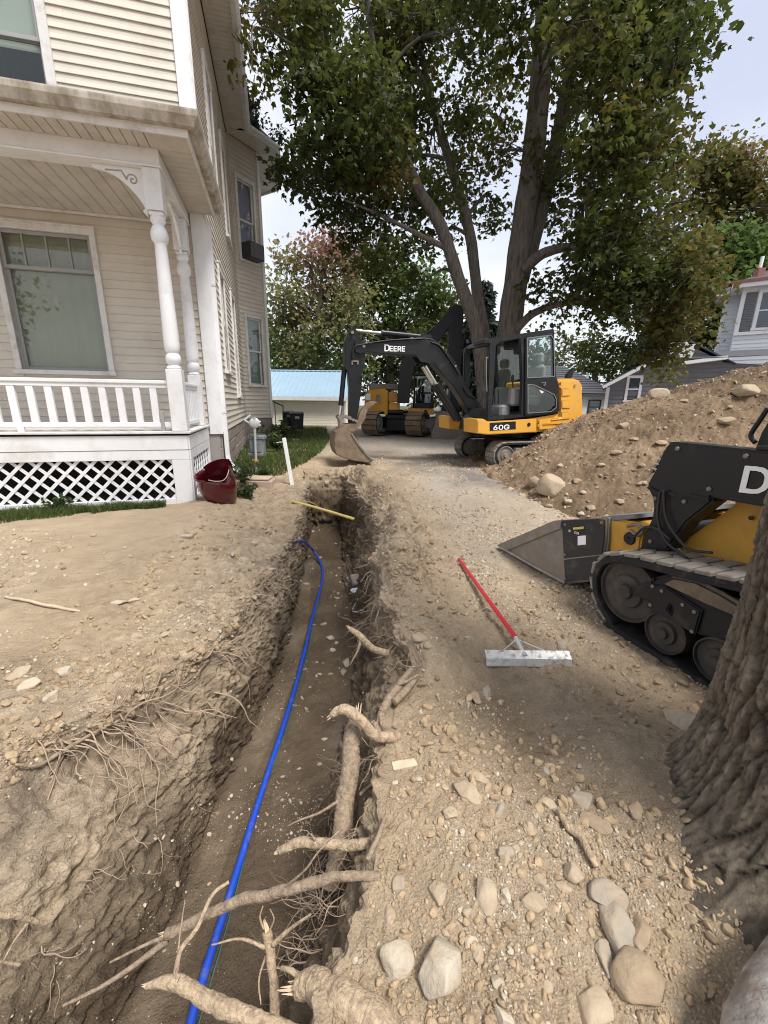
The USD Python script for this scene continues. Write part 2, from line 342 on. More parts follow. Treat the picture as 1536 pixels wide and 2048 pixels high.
    d += rough * rl * (.050 * cA * kA + .010 * (kA - 1) + .024 * cB * kB + .005 * (kB - 1))
    P = P + N * d[..., None]
    # hollow under the roots on the right bank
    hol = np.exp(-((Y - 2.02) / 0.17) ** 2) * np.exp(-((S - 7.75) / 0.33) ** 2)[None, :]
    P[..., 0] += 0.17 * hol; P[..., 2] -= 0.08 * hol
    hol = np.exp(-((Y - 1.55) / 0.16) ** 2) * np.exp(-((S - 3.6) / 0.5) ** 2)[None, :]
    P[..., 0] -= 0.16 * hol; P[..., 2] -= 0.03 * hol
    # colours of the soil itself
    dry, tan2, moist, dark = np.array([.43, .338, .234]), np.array([.36, .275, .184]), np.array([.185, .138, .092]), np.array([.086, .064, .045])
    gravel, tarmac, lawn = np.array([.36, .315, .262]), np.array([.085, .082, .08]), np.array([.085, .085, .035])
    t = np.clip(0.5 + 1.9 * n3(1.5, 21), 0, 1)[..., None]
    col = lerp(tan2, dry, t)
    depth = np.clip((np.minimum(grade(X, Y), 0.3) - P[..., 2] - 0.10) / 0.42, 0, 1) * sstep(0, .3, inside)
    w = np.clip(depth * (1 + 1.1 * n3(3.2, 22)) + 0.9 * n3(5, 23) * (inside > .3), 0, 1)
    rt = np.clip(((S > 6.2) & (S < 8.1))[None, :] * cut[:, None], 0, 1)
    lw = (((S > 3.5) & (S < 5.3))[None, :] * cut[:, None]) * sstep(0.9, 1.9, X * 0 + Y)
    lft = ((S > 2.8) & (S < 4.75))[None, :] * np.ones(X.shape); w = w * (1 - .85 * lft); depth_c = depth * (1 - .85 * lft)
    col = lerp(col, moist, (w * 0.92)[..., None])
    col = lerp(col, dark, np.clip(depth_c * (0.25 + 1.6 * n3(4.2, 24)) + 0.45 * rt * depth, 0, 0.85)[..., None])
    humus = np.exp(-((X - .62) / .3) ** 2 - ((Y - 1.65) / .35) ** 2) + 0.5 * np.exp(-((X - 1.1) / .35) ** 2 - ((Y - 1.1) / .3) ** 2) + 0.6 * np.clip(2.2 * n3(1.1, 25) - .25, 0, 1) * (dist < 6)
    col = lerp(col, moist * 1.05, np.clip(humus * (0.85 + 1.4 * n3(4, 26)), 0, 0.85)[..., None])
    col = lerp(col, gravel, (np.clip(drive * (0.75 + 1.5 * n3(0.9, 27)), 0, 1) * sstep(2.6, 4.2, Y))[..., None])
    tarm = sstep(5.6, 7.2, Y) * sstep(-0.1, 0.4, X + 0.08 * Y) * (1 - sstep(1.8, 3.0, X - 0.02 * Y)) * (1 - sstep(9, 12, Y))
    col = lerp(col, tarmac, np.clip(tarm * (0.35 + 3.0 * n3(1.3, 28)), 0, 0.85)[..., None])
    far = sstep(8, 12, Y)
    col = lerp(col, np.array([.255, .228, .195]) * (1 + .5 * n3(1.2, 72)[..., None]), (far * 0.85)[..., None])
    grass = sstep(9.5, 14, np.abs(X - 1) + 0.0 * Y) * far + sstep(1.9, 2.6, -X - 0.02 * Y) * sstep(6.2, 6.8, Y)
    grass = np.maximum(grass, sstep(30, 40, Y))
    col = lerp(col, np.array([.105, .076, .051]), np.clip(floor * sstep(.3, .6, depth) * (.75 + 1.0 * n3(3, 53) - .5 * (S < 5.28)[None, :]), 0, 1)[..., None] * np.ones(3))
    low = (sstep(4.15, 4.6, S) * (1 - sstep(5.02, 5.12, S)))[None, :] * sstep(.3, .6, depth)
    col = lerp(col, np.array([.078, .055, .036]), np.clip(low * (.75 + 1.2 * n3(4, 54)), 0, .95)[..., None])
    hu_, hv_ = (X + 2.366) * .9694 + (Y - 4.93) * .2453, -(X + 2.366) * .2453 + (Y - 4.93) * .9694
    grass = np.maximum(grass, sstep(.12, -.02, -hv_ - np.interp(hu_, [-3.2, -1.9, -.8, -.25], [.50, .36, .16, .05]) + .22 * n3(3, 41)) * sstep(-.3, -.5, hu_) * (Y < 8))
    col = lerp(col, lawn, np.clip(grass, 0, 1)[..., None])
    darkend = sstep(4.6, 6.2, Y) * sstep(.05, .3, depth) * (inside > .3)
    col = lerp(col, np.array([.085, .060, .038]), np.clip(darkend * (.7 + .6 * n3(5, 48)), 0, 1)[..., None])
    top_ = np.exp(-((np.minimum(grade(X, Y), .3) - P[..., 2] - .10) / .06) ** 2) * st
    col = lerp(col, np.array([.15, .115, .085]), np.clip(top_ * (.5 + 1.3 * n3(2.4, 49)), 0, .75)[..., None])
    greyp = np.clip(2.6 * n3(.85, 50) - .18, 0, 1) * (dist < 9)
    col = lerp(col, np.array([.34, .295, .24]), (greyp * .7)[..., None]); col = lerp(col, np.array([.235, .175, .12]), (np.clip(2.4 * n3(1.9, 51) - .30, 0, .8) * near * (1 - drive * .5))[..., None])
    col = col * (1 + .28 * rough * cA + .22 * rough * cB - .35 * rough * (1 - kA) * .6)[..., None]
    col = col * (1 + 0.36 * n3(26, 29, 3)[..., None]) * (1 + 0.22 * n3(7, 30, 3)[..., None])
    nr, nc = X.shape
    i = np.arange(nr - 1)[:, None] * nc + np.arange(nc - 1)[None]
    F = np.concatenate([np.stack([i, i + 1, i + nc + 1], -1).reshape(-1, 3), np.stack([i, i + nc + 1, i + nc], -1).reshape(-1, 3)])
    return P.reshape(-1, 3), F, np.clip(col, 0.01, 0.9).reshape(-1, 3), N.reshape(-1, 3), np.broadcast_to(S, X.shape).ravel()
TV, TF, TC, TN, TS = _terrain()
M_soil = usdkit.material(stage, '/World/Looks/soil', {
    'a': ('attribute', {'attribute': 'tint'}), 'g': ('geometry', {}),
    'n': ('noise_texture', {'scale': 150.0, 'detail': 5.0, 'roughness': 0.7}), 'n2': ('noise_texture', {'scale': 38.0, 'detail': 6.0, 'roughness': 0.65}),
    'v': ('voronoi_texture', {'scale': 95.0}), 'vr': ('map_range', {'from_min': 0.0, 'from_max': 0.55, 'to_min': 1.0, 'to_max': 0.0, 'clamp': True}),
    'h0': ('math', {'math_type': 'multiply_add', 'value2': 0.5}), 'h1': ('math', {'math_type': 'multiply_add', 'value2': 1.6}),
    'r': ('map_range', {'from_min': 0.3, 'from_max': 0.7, 'to_min': 0.72, 'to_max': 1.26}),
    'hs': ('hsv', {}), 'b': ('bump', {'distance': 0.009, 'strength': 1.0}), 'p': ('principled_bsdf', {'roughness': 0.95, 'specular_ior_level': 0.15})},
    [('g.position', 'n.vector'), ('g.position', 'n2.vector'), ('g.position', 'v.vector'), ('v.distance', 'vr.value'),
     ('vr.result', 'h0.value1'), ('n.fac', 'h0.value3'), ('n2.fac', 'h1.value1'), ('h0.value', 'h1.value3'), ('h1.value', 'b.height'), ('b.normal', 'p.normal'),
     ('n.fac', 'r.value'), ('r.result', 'hs.value'), ('a.color', 'hs.color'), ('hs.color', 'p.base_color')], surface='p.BSDF')
def tinted(prim, C):
    UsdGeom.PrimvarsAPI(prim).CreatePrimvar('tint', Sdf.ValueTypeNames.Color3fArray, 'vertex').Set(Vt.Vec3fArray.FromNumpy(np.asarray(C, np.float32)))
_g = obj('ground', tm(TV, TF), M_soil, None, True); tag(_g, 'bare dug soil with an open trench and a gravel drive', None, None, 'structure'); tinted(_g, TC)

# lookups: height under a point, and the surface point seen at a pixel
_up = TN[:, 2] > 0.35
_txy = cKDTree(TV[_up][:, :2]); _tz = TV[_up][:, 2]
def gz(x, y):
    d, i = _txy.query([x, y], k=4); return float(np.median(_tz[i]))
_front = np.nonzero(((EYE - TV) * TN).sum(1) > 0)[0]
_pp = pix(TV[_front]); _ok = (_pp[:, 2] > 0.1) & (np.abs(_pp[:, 0] - 768) < 1100) & (_pp[:, 1] > 500) & (_pp[:, 1] < 2500)
_front, _pp = _front[_ok], _pp[_ok]; _tpix = cKDTree(_pp[:, :2])
def surf(px, py):
    """(point, normal) of the ground seen at that pixel"""
    d, i = _tpix.query([px, py], k=24)
    w = _pp[i, 2]; near = i[w < w[np.argsort(d)[:6]].min() + 0.12]
    j = near[0] if len(near) else i[0]
    q = _front[j]; D = ray(px, py)
    t = np.dot(TV[q] - EYE, TN[q]) / np.dot(D, TN[q]) if abs(np.dot(D, TN[q])) > 0.15 else _pp[j, 2]
    pt = EYE + D * t
    if np.linalg.norm(pt - TV[q]) > 0.1 * max(1, _pp[j, 2]): pt = TV[q].copy()
    return pt, TN[q]
# ---------------------------------------------------------------- the clapboard house with its porch
M_siding = mat('cream_vinyl_siding', (.585, .53, .45), 0.55, var=.06, scale=3, dirt=(.38, .32, .25), dscale=2.2, damt=.35, dlo=.5, bump=.0012, bscale=180, isl=.05)
M_white = mat('white_paint', (.72, .72, .73), 0.5, var=.05, scale=5, dirt=(.42, .38, .33), dscale=3.0, damt=.45, dlo=.52, bump=.001, bscale=140, isl=.03)
M_trim = mat('grey_white_trim', (.62, .60, .575), 0.5, var=.06, scale=5, dirt=(.30, .26, .21), dscale=4.5, damt=.6, dlo=.5, bump=.001, bscale=140)
M_soffit = mat('soffit_panels', (.55, .51, .46), 0.6, var=.05, scale=4, dirt=(.33, .29, .25), dscale=3, damt=.4, isl=.05)
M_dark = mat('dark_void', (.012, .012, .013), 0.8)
M_sash = mat('grey_sash', (.30, .295, .285), 0.5, var=.08)
M_shade = mat('window_shade', (.50, .52, .48), 0.9, var=.06, scale=2)
M_curtain = mat('curtain_cloth', (.37, .35, .27), 0.9, var=.08, scale=3)
M_pane = glass_mat('window_pane', (.86, .89, .87), 0.01, 1.55)
M_blind = mat('lavender_blind', (.50, .47, .70), .8, var=.04)
M_shade2 = mat('green_grey_shade', (.30, .36, .33), .9, var=.06)
M_shingle = mat('dark_shingles', (.055, .055, .06), 0.9, var=.25, scale=14, bump=.004, bscale=70)
M_block = mat('foundation_block', (.30, .255, .215), 0.92, var=.3, scale=7, dirt=(.15, .12, .10), dscale=5, damt=.7, bump=.010, bscale=24, isl=.22)
M_mortar = mat('mortar', (.27, .25, .23), 0.95, var=.15, bump=.003)
A_ = math.radians(14.2)
HU = np.array([math.cos(A_), math.sin(A_), 0]); HV = np.array([-math.sin(A_), math.cos(A_), 0]); HZ = np.array([0, 0, 1.0])
P0 = np.array([-2.366, 4.930, 0.0])
def H(u, v, z=0.0): return P0 + HU * u + HV * v + HZ * z
def hbox(u0, u1, v0, v1, z0, z1, bev=0.0): return boxf(P0, HU, HV, HZ, u0, u1, v0, v1, z0, z1, bev)
house = thing('clapboard_house', 'cream clapboard house with white turned-post porch, lattice skirt and tall angled bay', 'house', H(0, 1.5, .2))
WU, WV = 0.24, 1.5                                    # the right wall stands at u = WU, the front wall at v = WV
FOOT = [(-6.5, WV), (WU, WV), (WU, 7.1), (WU + .69, 7.79), (WU + .69, 9.5), (WU, 10.19), (WU, 13.0), (-6.5, 13.0)]
EAVE = 7.62

def wall_slab(name, a, b, z0, z1, openings, label=None):
    """backing wall from a to b (house plan points), its outer face on the line, with openings (s0, s1, z0, z1)"""
    A, B = H(*a), H(*b); L = np.linalg.norm(B - A); u = (B - A) / L; n = np.array([u[1], -u[0], 0])
    holes = [[(o[0], o[2]), (o[0], o[3]), (o[1], o[3]), (o[1], o[2])] for o in openings]
    m = prism([(0, z0), (L, z0), (L, z1), (0, z1)], A, u, HZ, n, -.14, -.016, 0, holes)
    w = obj(name, m, M_siding, house)
    return w, A, u, n, L
def clapboards(w, A, u, n, s0, s1, z0, z1, openings, ex=0.105):
    k = int(round((z1 - z0) / ex))
    for i in range(k):
        za, zb = z0 + i * ex, min(z0 + (i + 1) * ex, z1)
        spans = [(s0, s1)]
        for o in openings:
            if zb > o[2] - .02 and za < o[3] + .02:
                new = []
                for (p, q) in spans:
                    if o[1] <= p or o[0] >= q: new.append((p, q)); continue
                    if o[0] - p > .01: new.append((p, o[0]))
                    if q - o[1] > .01: new.append((o[1], q))
                spans = new
        js = []
        for (p, q) in spans:
            j = rng.uniform(.2, 3.6) + p
            while j < q - .3: js.append((p, j - .0012)); p = j; j += rng.uniform(2.4, 3.8)
            js.append((p, q))
        for (p, q) in js:
            d = rng.normal(0, .0014)
            poly = [(.0, za - .006), (.017 + d, za - .008), (.0185 + d, za - .003), (.017 + d, za + .004), (.0085 + d, za + ex * .45), (.006, zb - .01), (.0, zb - .002)]
            obj('siding_board', prism(poly, A - n * .016, n, HZ, u, p, q), M_siding, w)
def window(A, u, n, s0, s1, z0, z1, kind='double', trim=0.085, shade=None, sash_m=None, part=None):
    """casing, sill, sashes, panes and shade in an opening s0..s1, z0..z1 of the wall"""
    sm = sash_m or M_trim; B = lambda *k, bev=.003: boxf(A, u, n, HZ, *k, bev=bev)
    fr = cat_(B(s0 - trim, s0, -.03, .030, z0, z1), B(s1, s1 + trim, -.03, .030, z0, z1), B(s0 - trim, s1 + trim, -.03, .033, z1, z1 + trim * 1.1),
              B(s0 - .018, s0, -.1, .012, z0, z1), B(s1, s1 + .018, -.1, .012, z0, z1), B(s0 - trim - .012, s1 + trim + .012, -.028, .044, z1 + trim * 1.1, z1 + trim * 1.1 + .022))
    w = obj('window', fr, M_trim, house)
    obj('sill', B(s0 - trim - .02, s1 + trim + .02, -.06, .058, z0 - .055, z0), M_trim, w)
    zm = (z0 + z1) / 2 if kind != 'transom' else z0 + (z1 - z0) * .735
    def sash(za, zb, y, t=.042):
        m = cat_(B(s0, s0 + t, y - .035, y, za, zb), B(s1 - t, s1, y - .035, y, za, zb), B(s0 + t, s1 - t, y - .034, y - .001, za, za + t), B(s0 + t, s1 - t, y - .034, y - .001, zb - t, zb))
        q = obj('sash', m, sm, w)
        obj('pane', B(s0 + t, s1 - t, y - .020, y - .015, za + t, zb - t, bev=0), M_pane, w)
    sash(zm, z1, -.018); sash(z0, zm + .04, -.058)
    if kind == 'transom':
        for k in range(1, 4):
            s = lerp(s0, s1, k / 4); obj('muntin', B(s - .008, s + .008, -.05, -.012, zm + .04, z1 - .04), sm, w)
    if shade is not None:
        za, mm, fold = shade
        x = np.linspace(s0 + .005, s1 - .005, 60); dy = -.13 + (.014 * np.sin(x * 46) + .008 * np.sin(x * 23 + 1)) * fold
        V = np.vstack([frame(A, u, n, HZ, np.stack([x, dy, np.full_like(x, z)], 1)) for z in (za, z1)])
        k = len(x); i = np.arange(k - 1)
        obj('shade', tm(V, np.vstack([np.stack([i, i + 1, i + k + 1], 1), np.stack([i, i + k + 1, i + k], 1)])), mm, w, True)
    return w

# front wall, below and above the porch roof
lw = (-2.19 + 6.5, -1.16 + 6.5, 1.81, 3.48); uw = (-2.35 + 6.5, -1.36 + 6.5, 4.55, 6.35)
w, A, u, n, L = wall_slab('front_wall', FOOT[0], FOOT[1], .94, EAVE, [lw, uw])
clapboards(w, A, u, n, 3.0, L - .16, 1.10, 3.66, [lw]); clapboards(w, A, u, n, 3.0, L - .16, 4.04, EAVE - .05, [uw])
clapboards(w, A, u, n, L - .33, L - .16, .955, 1.10, [])
window(A, u, n, *lw[:2], *lw[2:], kind='transom', shade=(1.86, M_curtain, .35), sash_m=M_sash, trim=.07)
window(A, u, n, *uw[:2], *uw[2:], trim=.10, shade=(5.4, M_shade, 0), sash_m=M_sash)
obj('corner_board', cat_(boxf(A, u, n, HZ, L - .16, L + .012, -.004, .024, .94, EAVE - .02, .003)), M_white, house)
# right wall, its long side seen edge-on
sw1 = (1.35, 1.95, 1.95, 3.55); sw2 = (3.35, 4.0, 1.55, 3.6); sw3 = (1.6, 2.25, 4.8, 6.5); sw4 = (3.6, 4.25, 4.8, 6.5)
w, A, u, n, L = wall_slab('side_wall', FOOT[1], FOOT[2], .94, EAVE, [sw1, sw2, sw3, sw4])
clapboards(w, A, u, n, .13, L, .955, EAVE - .05, [sw1, sw2, sw3, sw4])
for o in (sw1, sw2, sw3, sw4): window(A, u, n, *o[:2], *o[2:], shade=(o[2] + .5, M_shade, 0))
flutes = [boxf(A, u, n, HZ, .0, .13, -.004, .022, .94, EAVE - .02, .003)] + [boxf(A, u, n, HZ, .022 + k * .033, .040 + k * .033, .02, .031, .96, EAVE - .03, .004) for k in range(3)]
obj('corner_board', cat_(*flutes), M_white, house)
SA, SU, SN = A, u, n
# the angled bay
bw1 = (.235, .725, 1.86, 3.60); bw2 = (.215, .715, 4.98, 6.78)
w, A, u, n, L = wall_slab('bay_wall', FOOT[2], FOOT[3], .94, EAVE, [bw1, bw2])
clapboards(w, A, u, n, .02, L - .07, .955, EAVE - .05, [bw1, bw2])
window(A, u, n, *bw1[:2], *bw1[2:], trim=.075, shade=(1.9, M_shade2, .6)); window(A, u, n, *bw2[:2], *bw2[2:], trim=.075, shade=(5.0, M_blind, 0))
obj('corner_board', boxf(A, u, n, HZ, L - .07, L + .01, -.004, .028, .94, EAVE - .02, .003), M_white, house)
BA, BU, BN, BL = A, u, n, L
w, A, u, n, L = wall_slab('bay_wall', FOOT[3], FOOT[4], .94, EAVE, [])
clapboards(w, A, u, n, .07, L - .07, .955, EAVE - .05, [])
obj('corner_board', boxf(A, u, n, HZ, 0, .07, -.004, .028, .94, EAVE - .02, .003), M_white, house)
w, A, u, n, L = wall_slab('bay_wall', FOOT[4], FOOT[5], .94, EAVE, []); wall_slab('side_wall', FOOT[5], FOOT[6], .94, EAVE, [])
wall_slab('rear_wall', FOOT[6], FOOT[7], .94, EAVE, []); wall_slab('far_wall', FOOT[7], FOOT[0], .94, EAVE, [])
# foundation blocks
fm = []
for a, b in zip(FOOT[:-1], FOOT[1:]):
    A2, B2 = H(*a), H(*b); L2 = np.linalg.norm(B2 - A2); u2 = (B2 - A2) / L2; n2 = np.array([u2[1], -u2[0], 0])
    fm.append(boxf(A2, u2, n2, HZ, 0, L2, -.3, -.03, -.25, .935))
fd = obj('foundation', cat_(*fm), M_mortar, house)
for a, b in ((FOOT[1], FOOT[2]), (FOOT[2], FOOT[3]), ((-.6, WV), FOOT[1])):
    A2, B2 = H(*a), H(*b); L2 = np.linalg.norm(B2 - A2); u2 = (B2 - A2) / L2; n2 = np.array([u2[1], -u2[0], 0])
    for r in range(6):
        s = -.22 * (r % 2)
        while s < L2:
            e = s + .44; p, q = max(s, 0) + .006, min(e, L2) - .006
            if q - p > .05:
                m = boxf(A2, u2, n2, HZ, p, q, -.06, -.012 + rng.uniform(-.008, .010), -.25 + r * .197, -.25 + r * .197 + .186, .012)
                obj('foundation_block', m, M_block, fd)
            s = e
# eaves: soffit panels, fascia and gutter all round
from shapely.geometry import Polygon, LineString
def eave_line(off):
    p = Polygon(FOOT).buffer(off, join_style=2, mitre_limit=4); c = np.array(p.exterior.coords)[:-1]
    if not p.exterior.is_ccw: c = c[::-1]
    k = np.argmin(np.abs(c - np.array([-6.5 - off, 1.5 - off])).sum(1)); return np.roll(c, -k, 0)
OE = eave_line(.46)
so = obj('soffit', prism([tuple(q) for q in eave_line(.45)], P0, HU, HV, HZ, EAVE + .006, EAVE + .03, 0, [FOOT]), M_soffit, house)
for a, b, s0, s1 in ((FOOT[1], FOOT[2], -.45, 5.6), (FOOT[2], FOOT[3], 0.06, 1.10)):
    A2, B2 = H(*a), H(*b); u2 = (B2 - A2) / np.linalg.norm(B2 - A2); n2 = np.array([u2[1], -u2[0], 0]); s = s0
    while s < s1:
        e = min(.44, .02 + .46 if s < 5.1 else .44); cut = max(0, (s - 5.15)) * .9 if a == FOOT[1] else 0
        skew = max(0, .0)
        m = boxf(A2, u2, n2, HZ, s + .003, s + .097, .012, .44, EAVE - .008, EAVE + .004, .003)
        if a == FOOT[1] and s > 5.38: m = boxf(A2, u2, n2, HZ, s + .003, s + .097, .012, .44 + (s - 5.4) * .4, EAVE - .0075, EAVE + .004, .003)
        obj('soffit_panel', m, M_soffit, so); s += .1
GUT = [(.0, .0), (.0, -.115), (.07, -.115), (.085, -.075), (.112, -.05), (.118, -.012), (.118, 0), (.110, 0), (.108, -.014), (.10, -.04), (.07, -.075), (.06, -.105), (.01, -.105), (.01, 0)]
path = np.array([H(p[0], p[1], EAVE + .10) for p in OE])
obj('fascia', sweep2([(-.02, -.14), (-.002, -.14), (-.002, .06), (-.02, .06)], path, True), M_trim, house)
obj('gutter', sweep2(GUT, path, True), M_trim, house)
R_in = np.array([H(p[0], p[1], EAVE + .10) for p in eave_line(.53)]); cx = H(-3.1, 7.2, EAVE + 3.4); cy = H(-3.1, 9.0, EAVE + 3.4)
V = np.vstack([R_in, cx, cy]); k = len(R_in); F = []
for i in range(k):
    j = (i + 1) % k; mi = (R_in[i] + R_in[j]) / 2; t = k if (mi - P0) @ HV < 8 else k + 1; F.append([i, j, t])
    ti = k if (((R_in[j] + R_in[(j + 1) % k]) / 2) - P0) @ HV < 8 else k + 1
    if t != ti: F.append([j, ti, t])
obj('roof', tm(V, F), M_shingle, house)
# downspout on the corner with its elbow
dsp = [SA + SU * .075 + SN * .055 + HZ * z for z in (3.80, 2.5, 1.0, .62)]
el = [SA + SU * .075 + SN * .055 + HZ * .62, SA + SU * .05 + SN * .075 + HZ * .50, SA - SU * .02 + SN * .15 + HZ * .42, SA - SU * .10 + SN * .26 + HZ * .37]
def rect_tube(P, w, h): 
    P = np.asarray(P); m = tube(P, 1.0, 4, up=SU); k = len(P); T = np.gradient(P, axis=0); T /= np.linalg.norm(T, axis=1)[:, None]
    a = SU - T * (T @ SU)[:, None]; a /= np.linalg.norm(a, axis=1)[:, None]; b = np.cross(T, a)
    V = np.stack([P + a * w + b * h, P - a * w + b * h, P - a * w - b * h, P + a * w - b * h], 1).reshape(-1, 3)
    return tm(np.vstack([V, P[0], P[-1]]), m.faces)
ds = obj('downspout', rect_tube(dsp, .042, .03), M_white, house); obj('elbow', rect_tube(smoothpath(el, 9), .040, .03), M_white, ds)
for z in (1.25, 3.0): obj('strap', boxf(SA, SU, SN, HZ, .028, .122, .02, .09, z, z + .03), M_trim, ds)

# ------------------------------------------------ porch
PL = -3.0                                             # the porch runs from u = PL to its corner near u = 0.06
obj('porch_deck', hbox(PL, .085, -.03, WV - .02, 1.058, 1.085, .006), M_trim, house)
obj('porch_band', hbox(PL, .04, -.002, .022, .872, 1.035, .003), M_white, house)
obj('porch_band', hbox(.042, .062, .0, WV - .02, .872, 1.035, .003), M_white, house)
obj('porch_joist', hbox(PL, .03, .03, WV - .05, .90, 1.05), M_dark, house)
obj('skirt_frame', cat_(hbox(PL, .04, .004, .026, .756, .868, .003), hbox(-.155, .04, .004, .026, .12, .753, .003), hbox(PL, -.157, .004, .026, .12, .284, .003)), M_white, house)
obj('skirt_frame', cat_(hbox(.042, .060, .004, WV - .02, .756, .868, .003), hbox(.042, .060, .004, .13, .14, .753, .003), hbox(.042, .060, .133, WV - .02, .14, .284, .003), hbox(.042, .060, WV - .13, WV - .02, .287, .753, .003)), M_white, house)
def lattice(o, u, nrm, L, z0, z1, pitch, wid):
    q = obj('lattice_panel', prism([(-.012, z0 - .012), (L + .012, z0 - .012), (L + .012, z1 + .012), (-.012, z1 + .012)], o, u, HZ, nrm, -.014, -.002, 0, [[(0, z0), (L, z0), (L, z1), (0, z1)]]), M_white, house)
    hh = z1 - z0
    for sgn, lay in ((1, 0), (-1, 1)):
        x = -hh
        while x < L + hh:
            a, b = (x, x + hh) if sgn > 0 else (x + hh, x)      # bottom x, top x
            P = Polygon([(a - wid * .71, z0), (a + wid * .71, z0), (b + wid * .71, z1), (b - wid * .71, z1)]).intersection(Polygon([(0, z0), (L, z0), (L, z1), (0, z1)]))
            if P.area > .0015:
                obj('lattice_slat', prism(list(P.exterior.coords)[:-1], o, u, HZ, nrm, -.012 - .008 * lay, -.005 - .008 * lay), M_white, q)
            x += pitch
lattice(H(-2.72, .022), HU, -HV, 2.72 - .157, .284, .756, .176, .034)
lattice(H(.05, .133), HV, HU, WV - .265, .284, .756, .150, .030)
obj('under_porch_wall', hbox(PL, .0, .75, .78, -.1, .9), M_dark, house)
# turned posts
def post(u, v, half=False):
    c = H(u, v)
    tp = [(.062, 3.30), (.075, 3.275), (.078, 3.25), (.066, 3.235), (.052, 3.215), (.070, 3.19), (.086, 3.15), (.089, 3.11), (.082, 3.07), (.066, 3.05), (.060, 3.035), (.062, 3.0), (.066, 2.85), (.073, 2.6), (.079, 2.35), (.084, 2.15), (.084, 2.03), (.079, 1.98),
          (.066, 1.955), (.060, 1.95), (.072, 1.935), (.083, 1.905), (.084, 1.875), (.074, 1.84), (.058, 1.825), (.07, 1.80), (.0, 1.80)]
    q = obj('porch_post', lathe([(r * .97, z) for r, z in tp][::-1], 28, c), M_white, house, 40)
    B = lambda a, z0, z1, bev: boxf(c, HU, HV, HZ, -a, a, -a, a, z0, z1, bev)
    obj('newel', cat_(B(.082, 1.09, 1.775, .005), B(.070, 1.776, 1.81, .016)), M_white, q)
    obj('capital', cat_(B(.084, 3.33, 3.70, .006), B(.074, 3.29, 3.328, .018)), M_white, q)
    return q
def bracket(o, d, s0):
    """pierced scroll bracket running along d from the post"""
    t = np.linspace(0, 1, 24)
    arc = [(.02 + .40 * (1 - a) ** 1.15, -.045 - .30 * a ** 1.9) for a in t]
    poly = [(0, 0), (.46, 0), (.46, -.03)] + arc + [(.045, -.375), (.0, -.42)]
    th = np.linspace(0, 2.6 * PI, 40); sp = [(.105 + (.055 - .0058 * a) * math.cos(a), -.105 + (.055 - .0058 * a) * math.sin(a)) for a in th]
    tail = [(.34, -.042), (.27, -.040), (.20, -.035)]
    cutp = LineString(tail + sp).buffer(.008)
    g = Polygon(poly).buffer(0).difference(cutp); n3 = np.cross(d, HZ)
    if g.geom_type != 'Polygon': g = max(g.geoms, key=lambda k: k.area)
    return prism(list(g.exterior.coords)[:-1], o, d, HZ, n3, -.016, .016, 0, [list(h.coords)[:-1] for h in g.interiors])
pc = (-.03, .075)
q = post(*pc); obj('bracket', bracket(H(pc[0] - .085, pc[1], 3.70), -HU, 0), M_white, q); obj('bracket', bracket(H(pc[0], pc[1] + .085, 3.70), HV, 0), M_white, q)
q = post(pc[0], WV - .20); obj('bracket', bracket(H(pc[0], WV - .285, 3.70), -HV, 0), M_white, q)
post(-2.9, .075)
# railings
def railing(a, b, pitch, wb, tb):
    A2, B2 = H(*a), H(*b); L2 = np.linalg.norm(B2 - A2); u2 = (B2 - A2) / L2; n2 = np.array([u2[1], -u2[0], 0])
    q = obj('railing', cat_(boxf(A2, u2, n2, HZ, 0, L2, -.036, .036, 1.612, 1.652, .008), boxf(A2, u2, n2, HZ, 0, L2, -.022, .022, 1.570, 1.612, .003), boxf(A2, u2, n2, HZ, 0, L2, -.026, .026, 1.135, 1.185, .004)), M_white, house)
    s = pitch * .55
    while s < L2 - wb:
        obj('baluster', boxf(A2, u2, n2, HZ, s, s + wb, -tb, tb, 1.185, 1.570, .003), M_white, q); s += pitch
    return q
railing((-2.82, .075), (-.115, .075), .172, .072, .018)
railing((-.03, .16), (-.03, WV - .285), .105, .04, .018)
obj('rail_foot', hbox(-.235, -.195, .04, .08, 1.085, 1.31, .004), M_sash, house)
obj('rail_foot', hbox(-1.66, -1.60, .04, .08, 1.085, 1.134, .004), M_white, house)
# beam, ceiling boards, soffit, fascia, gutter, roof
obj('porch_beam', cat_(hbox(PL, .062, -.02, .165, 3.722, 3.90, .004), hbox(PL, .072, -.03, .175, 3.702, 3.720, .004)), M_white, house)
obj('porch_beam', cat_(hbox(-.125, .062, .167, WV - .02, 3.722, 3.90, .004), hbox(-.135, .072, .178, WV - .02, 3.702, 3.720, .004)), M_white, house)
cl = obj('porch_ceiling', hbox(PL, -.127, .168, WV - .02, 3.745, 3.80), M_soffit, house)
u0 = PL
while u0 < -.13:
    obj('ceiling_board', hbox(u0 + .0025, min(u0 + .1475, -.128), .169, WV - .021, 3.733, 3.7445, .004), M_soffit, cl); u0 += .15
obj('ceiling_trim', cat_(hbox(PL, -.13, WV - .05, WV - .022, 3.70, 3.732, .004)), M_trim, house)
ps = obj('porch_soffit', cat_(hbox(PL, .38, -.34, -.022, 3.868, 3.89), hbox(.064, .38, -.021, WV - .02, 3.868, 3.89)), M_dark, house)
u0 = PL
while u0 < .06: obj('soffit_panel', hbox(u0 + .003, u0 + .097, -.335, -.024, 3.852, 3.866, .003), M_soffit, ps); u0 += .1
v0 = -.02
while v0 < WV - .1: obj('soffit_panel', hbox(.066, .375, v0 + .003, v0 + .097, 3.852, 3.866, .003), M_soffit, ps); v0 += .1
obj('soffit_panel', hbox(.066, .375, -.335, -.024, 3.8525, 3.866, .003), M_soffit, ps)
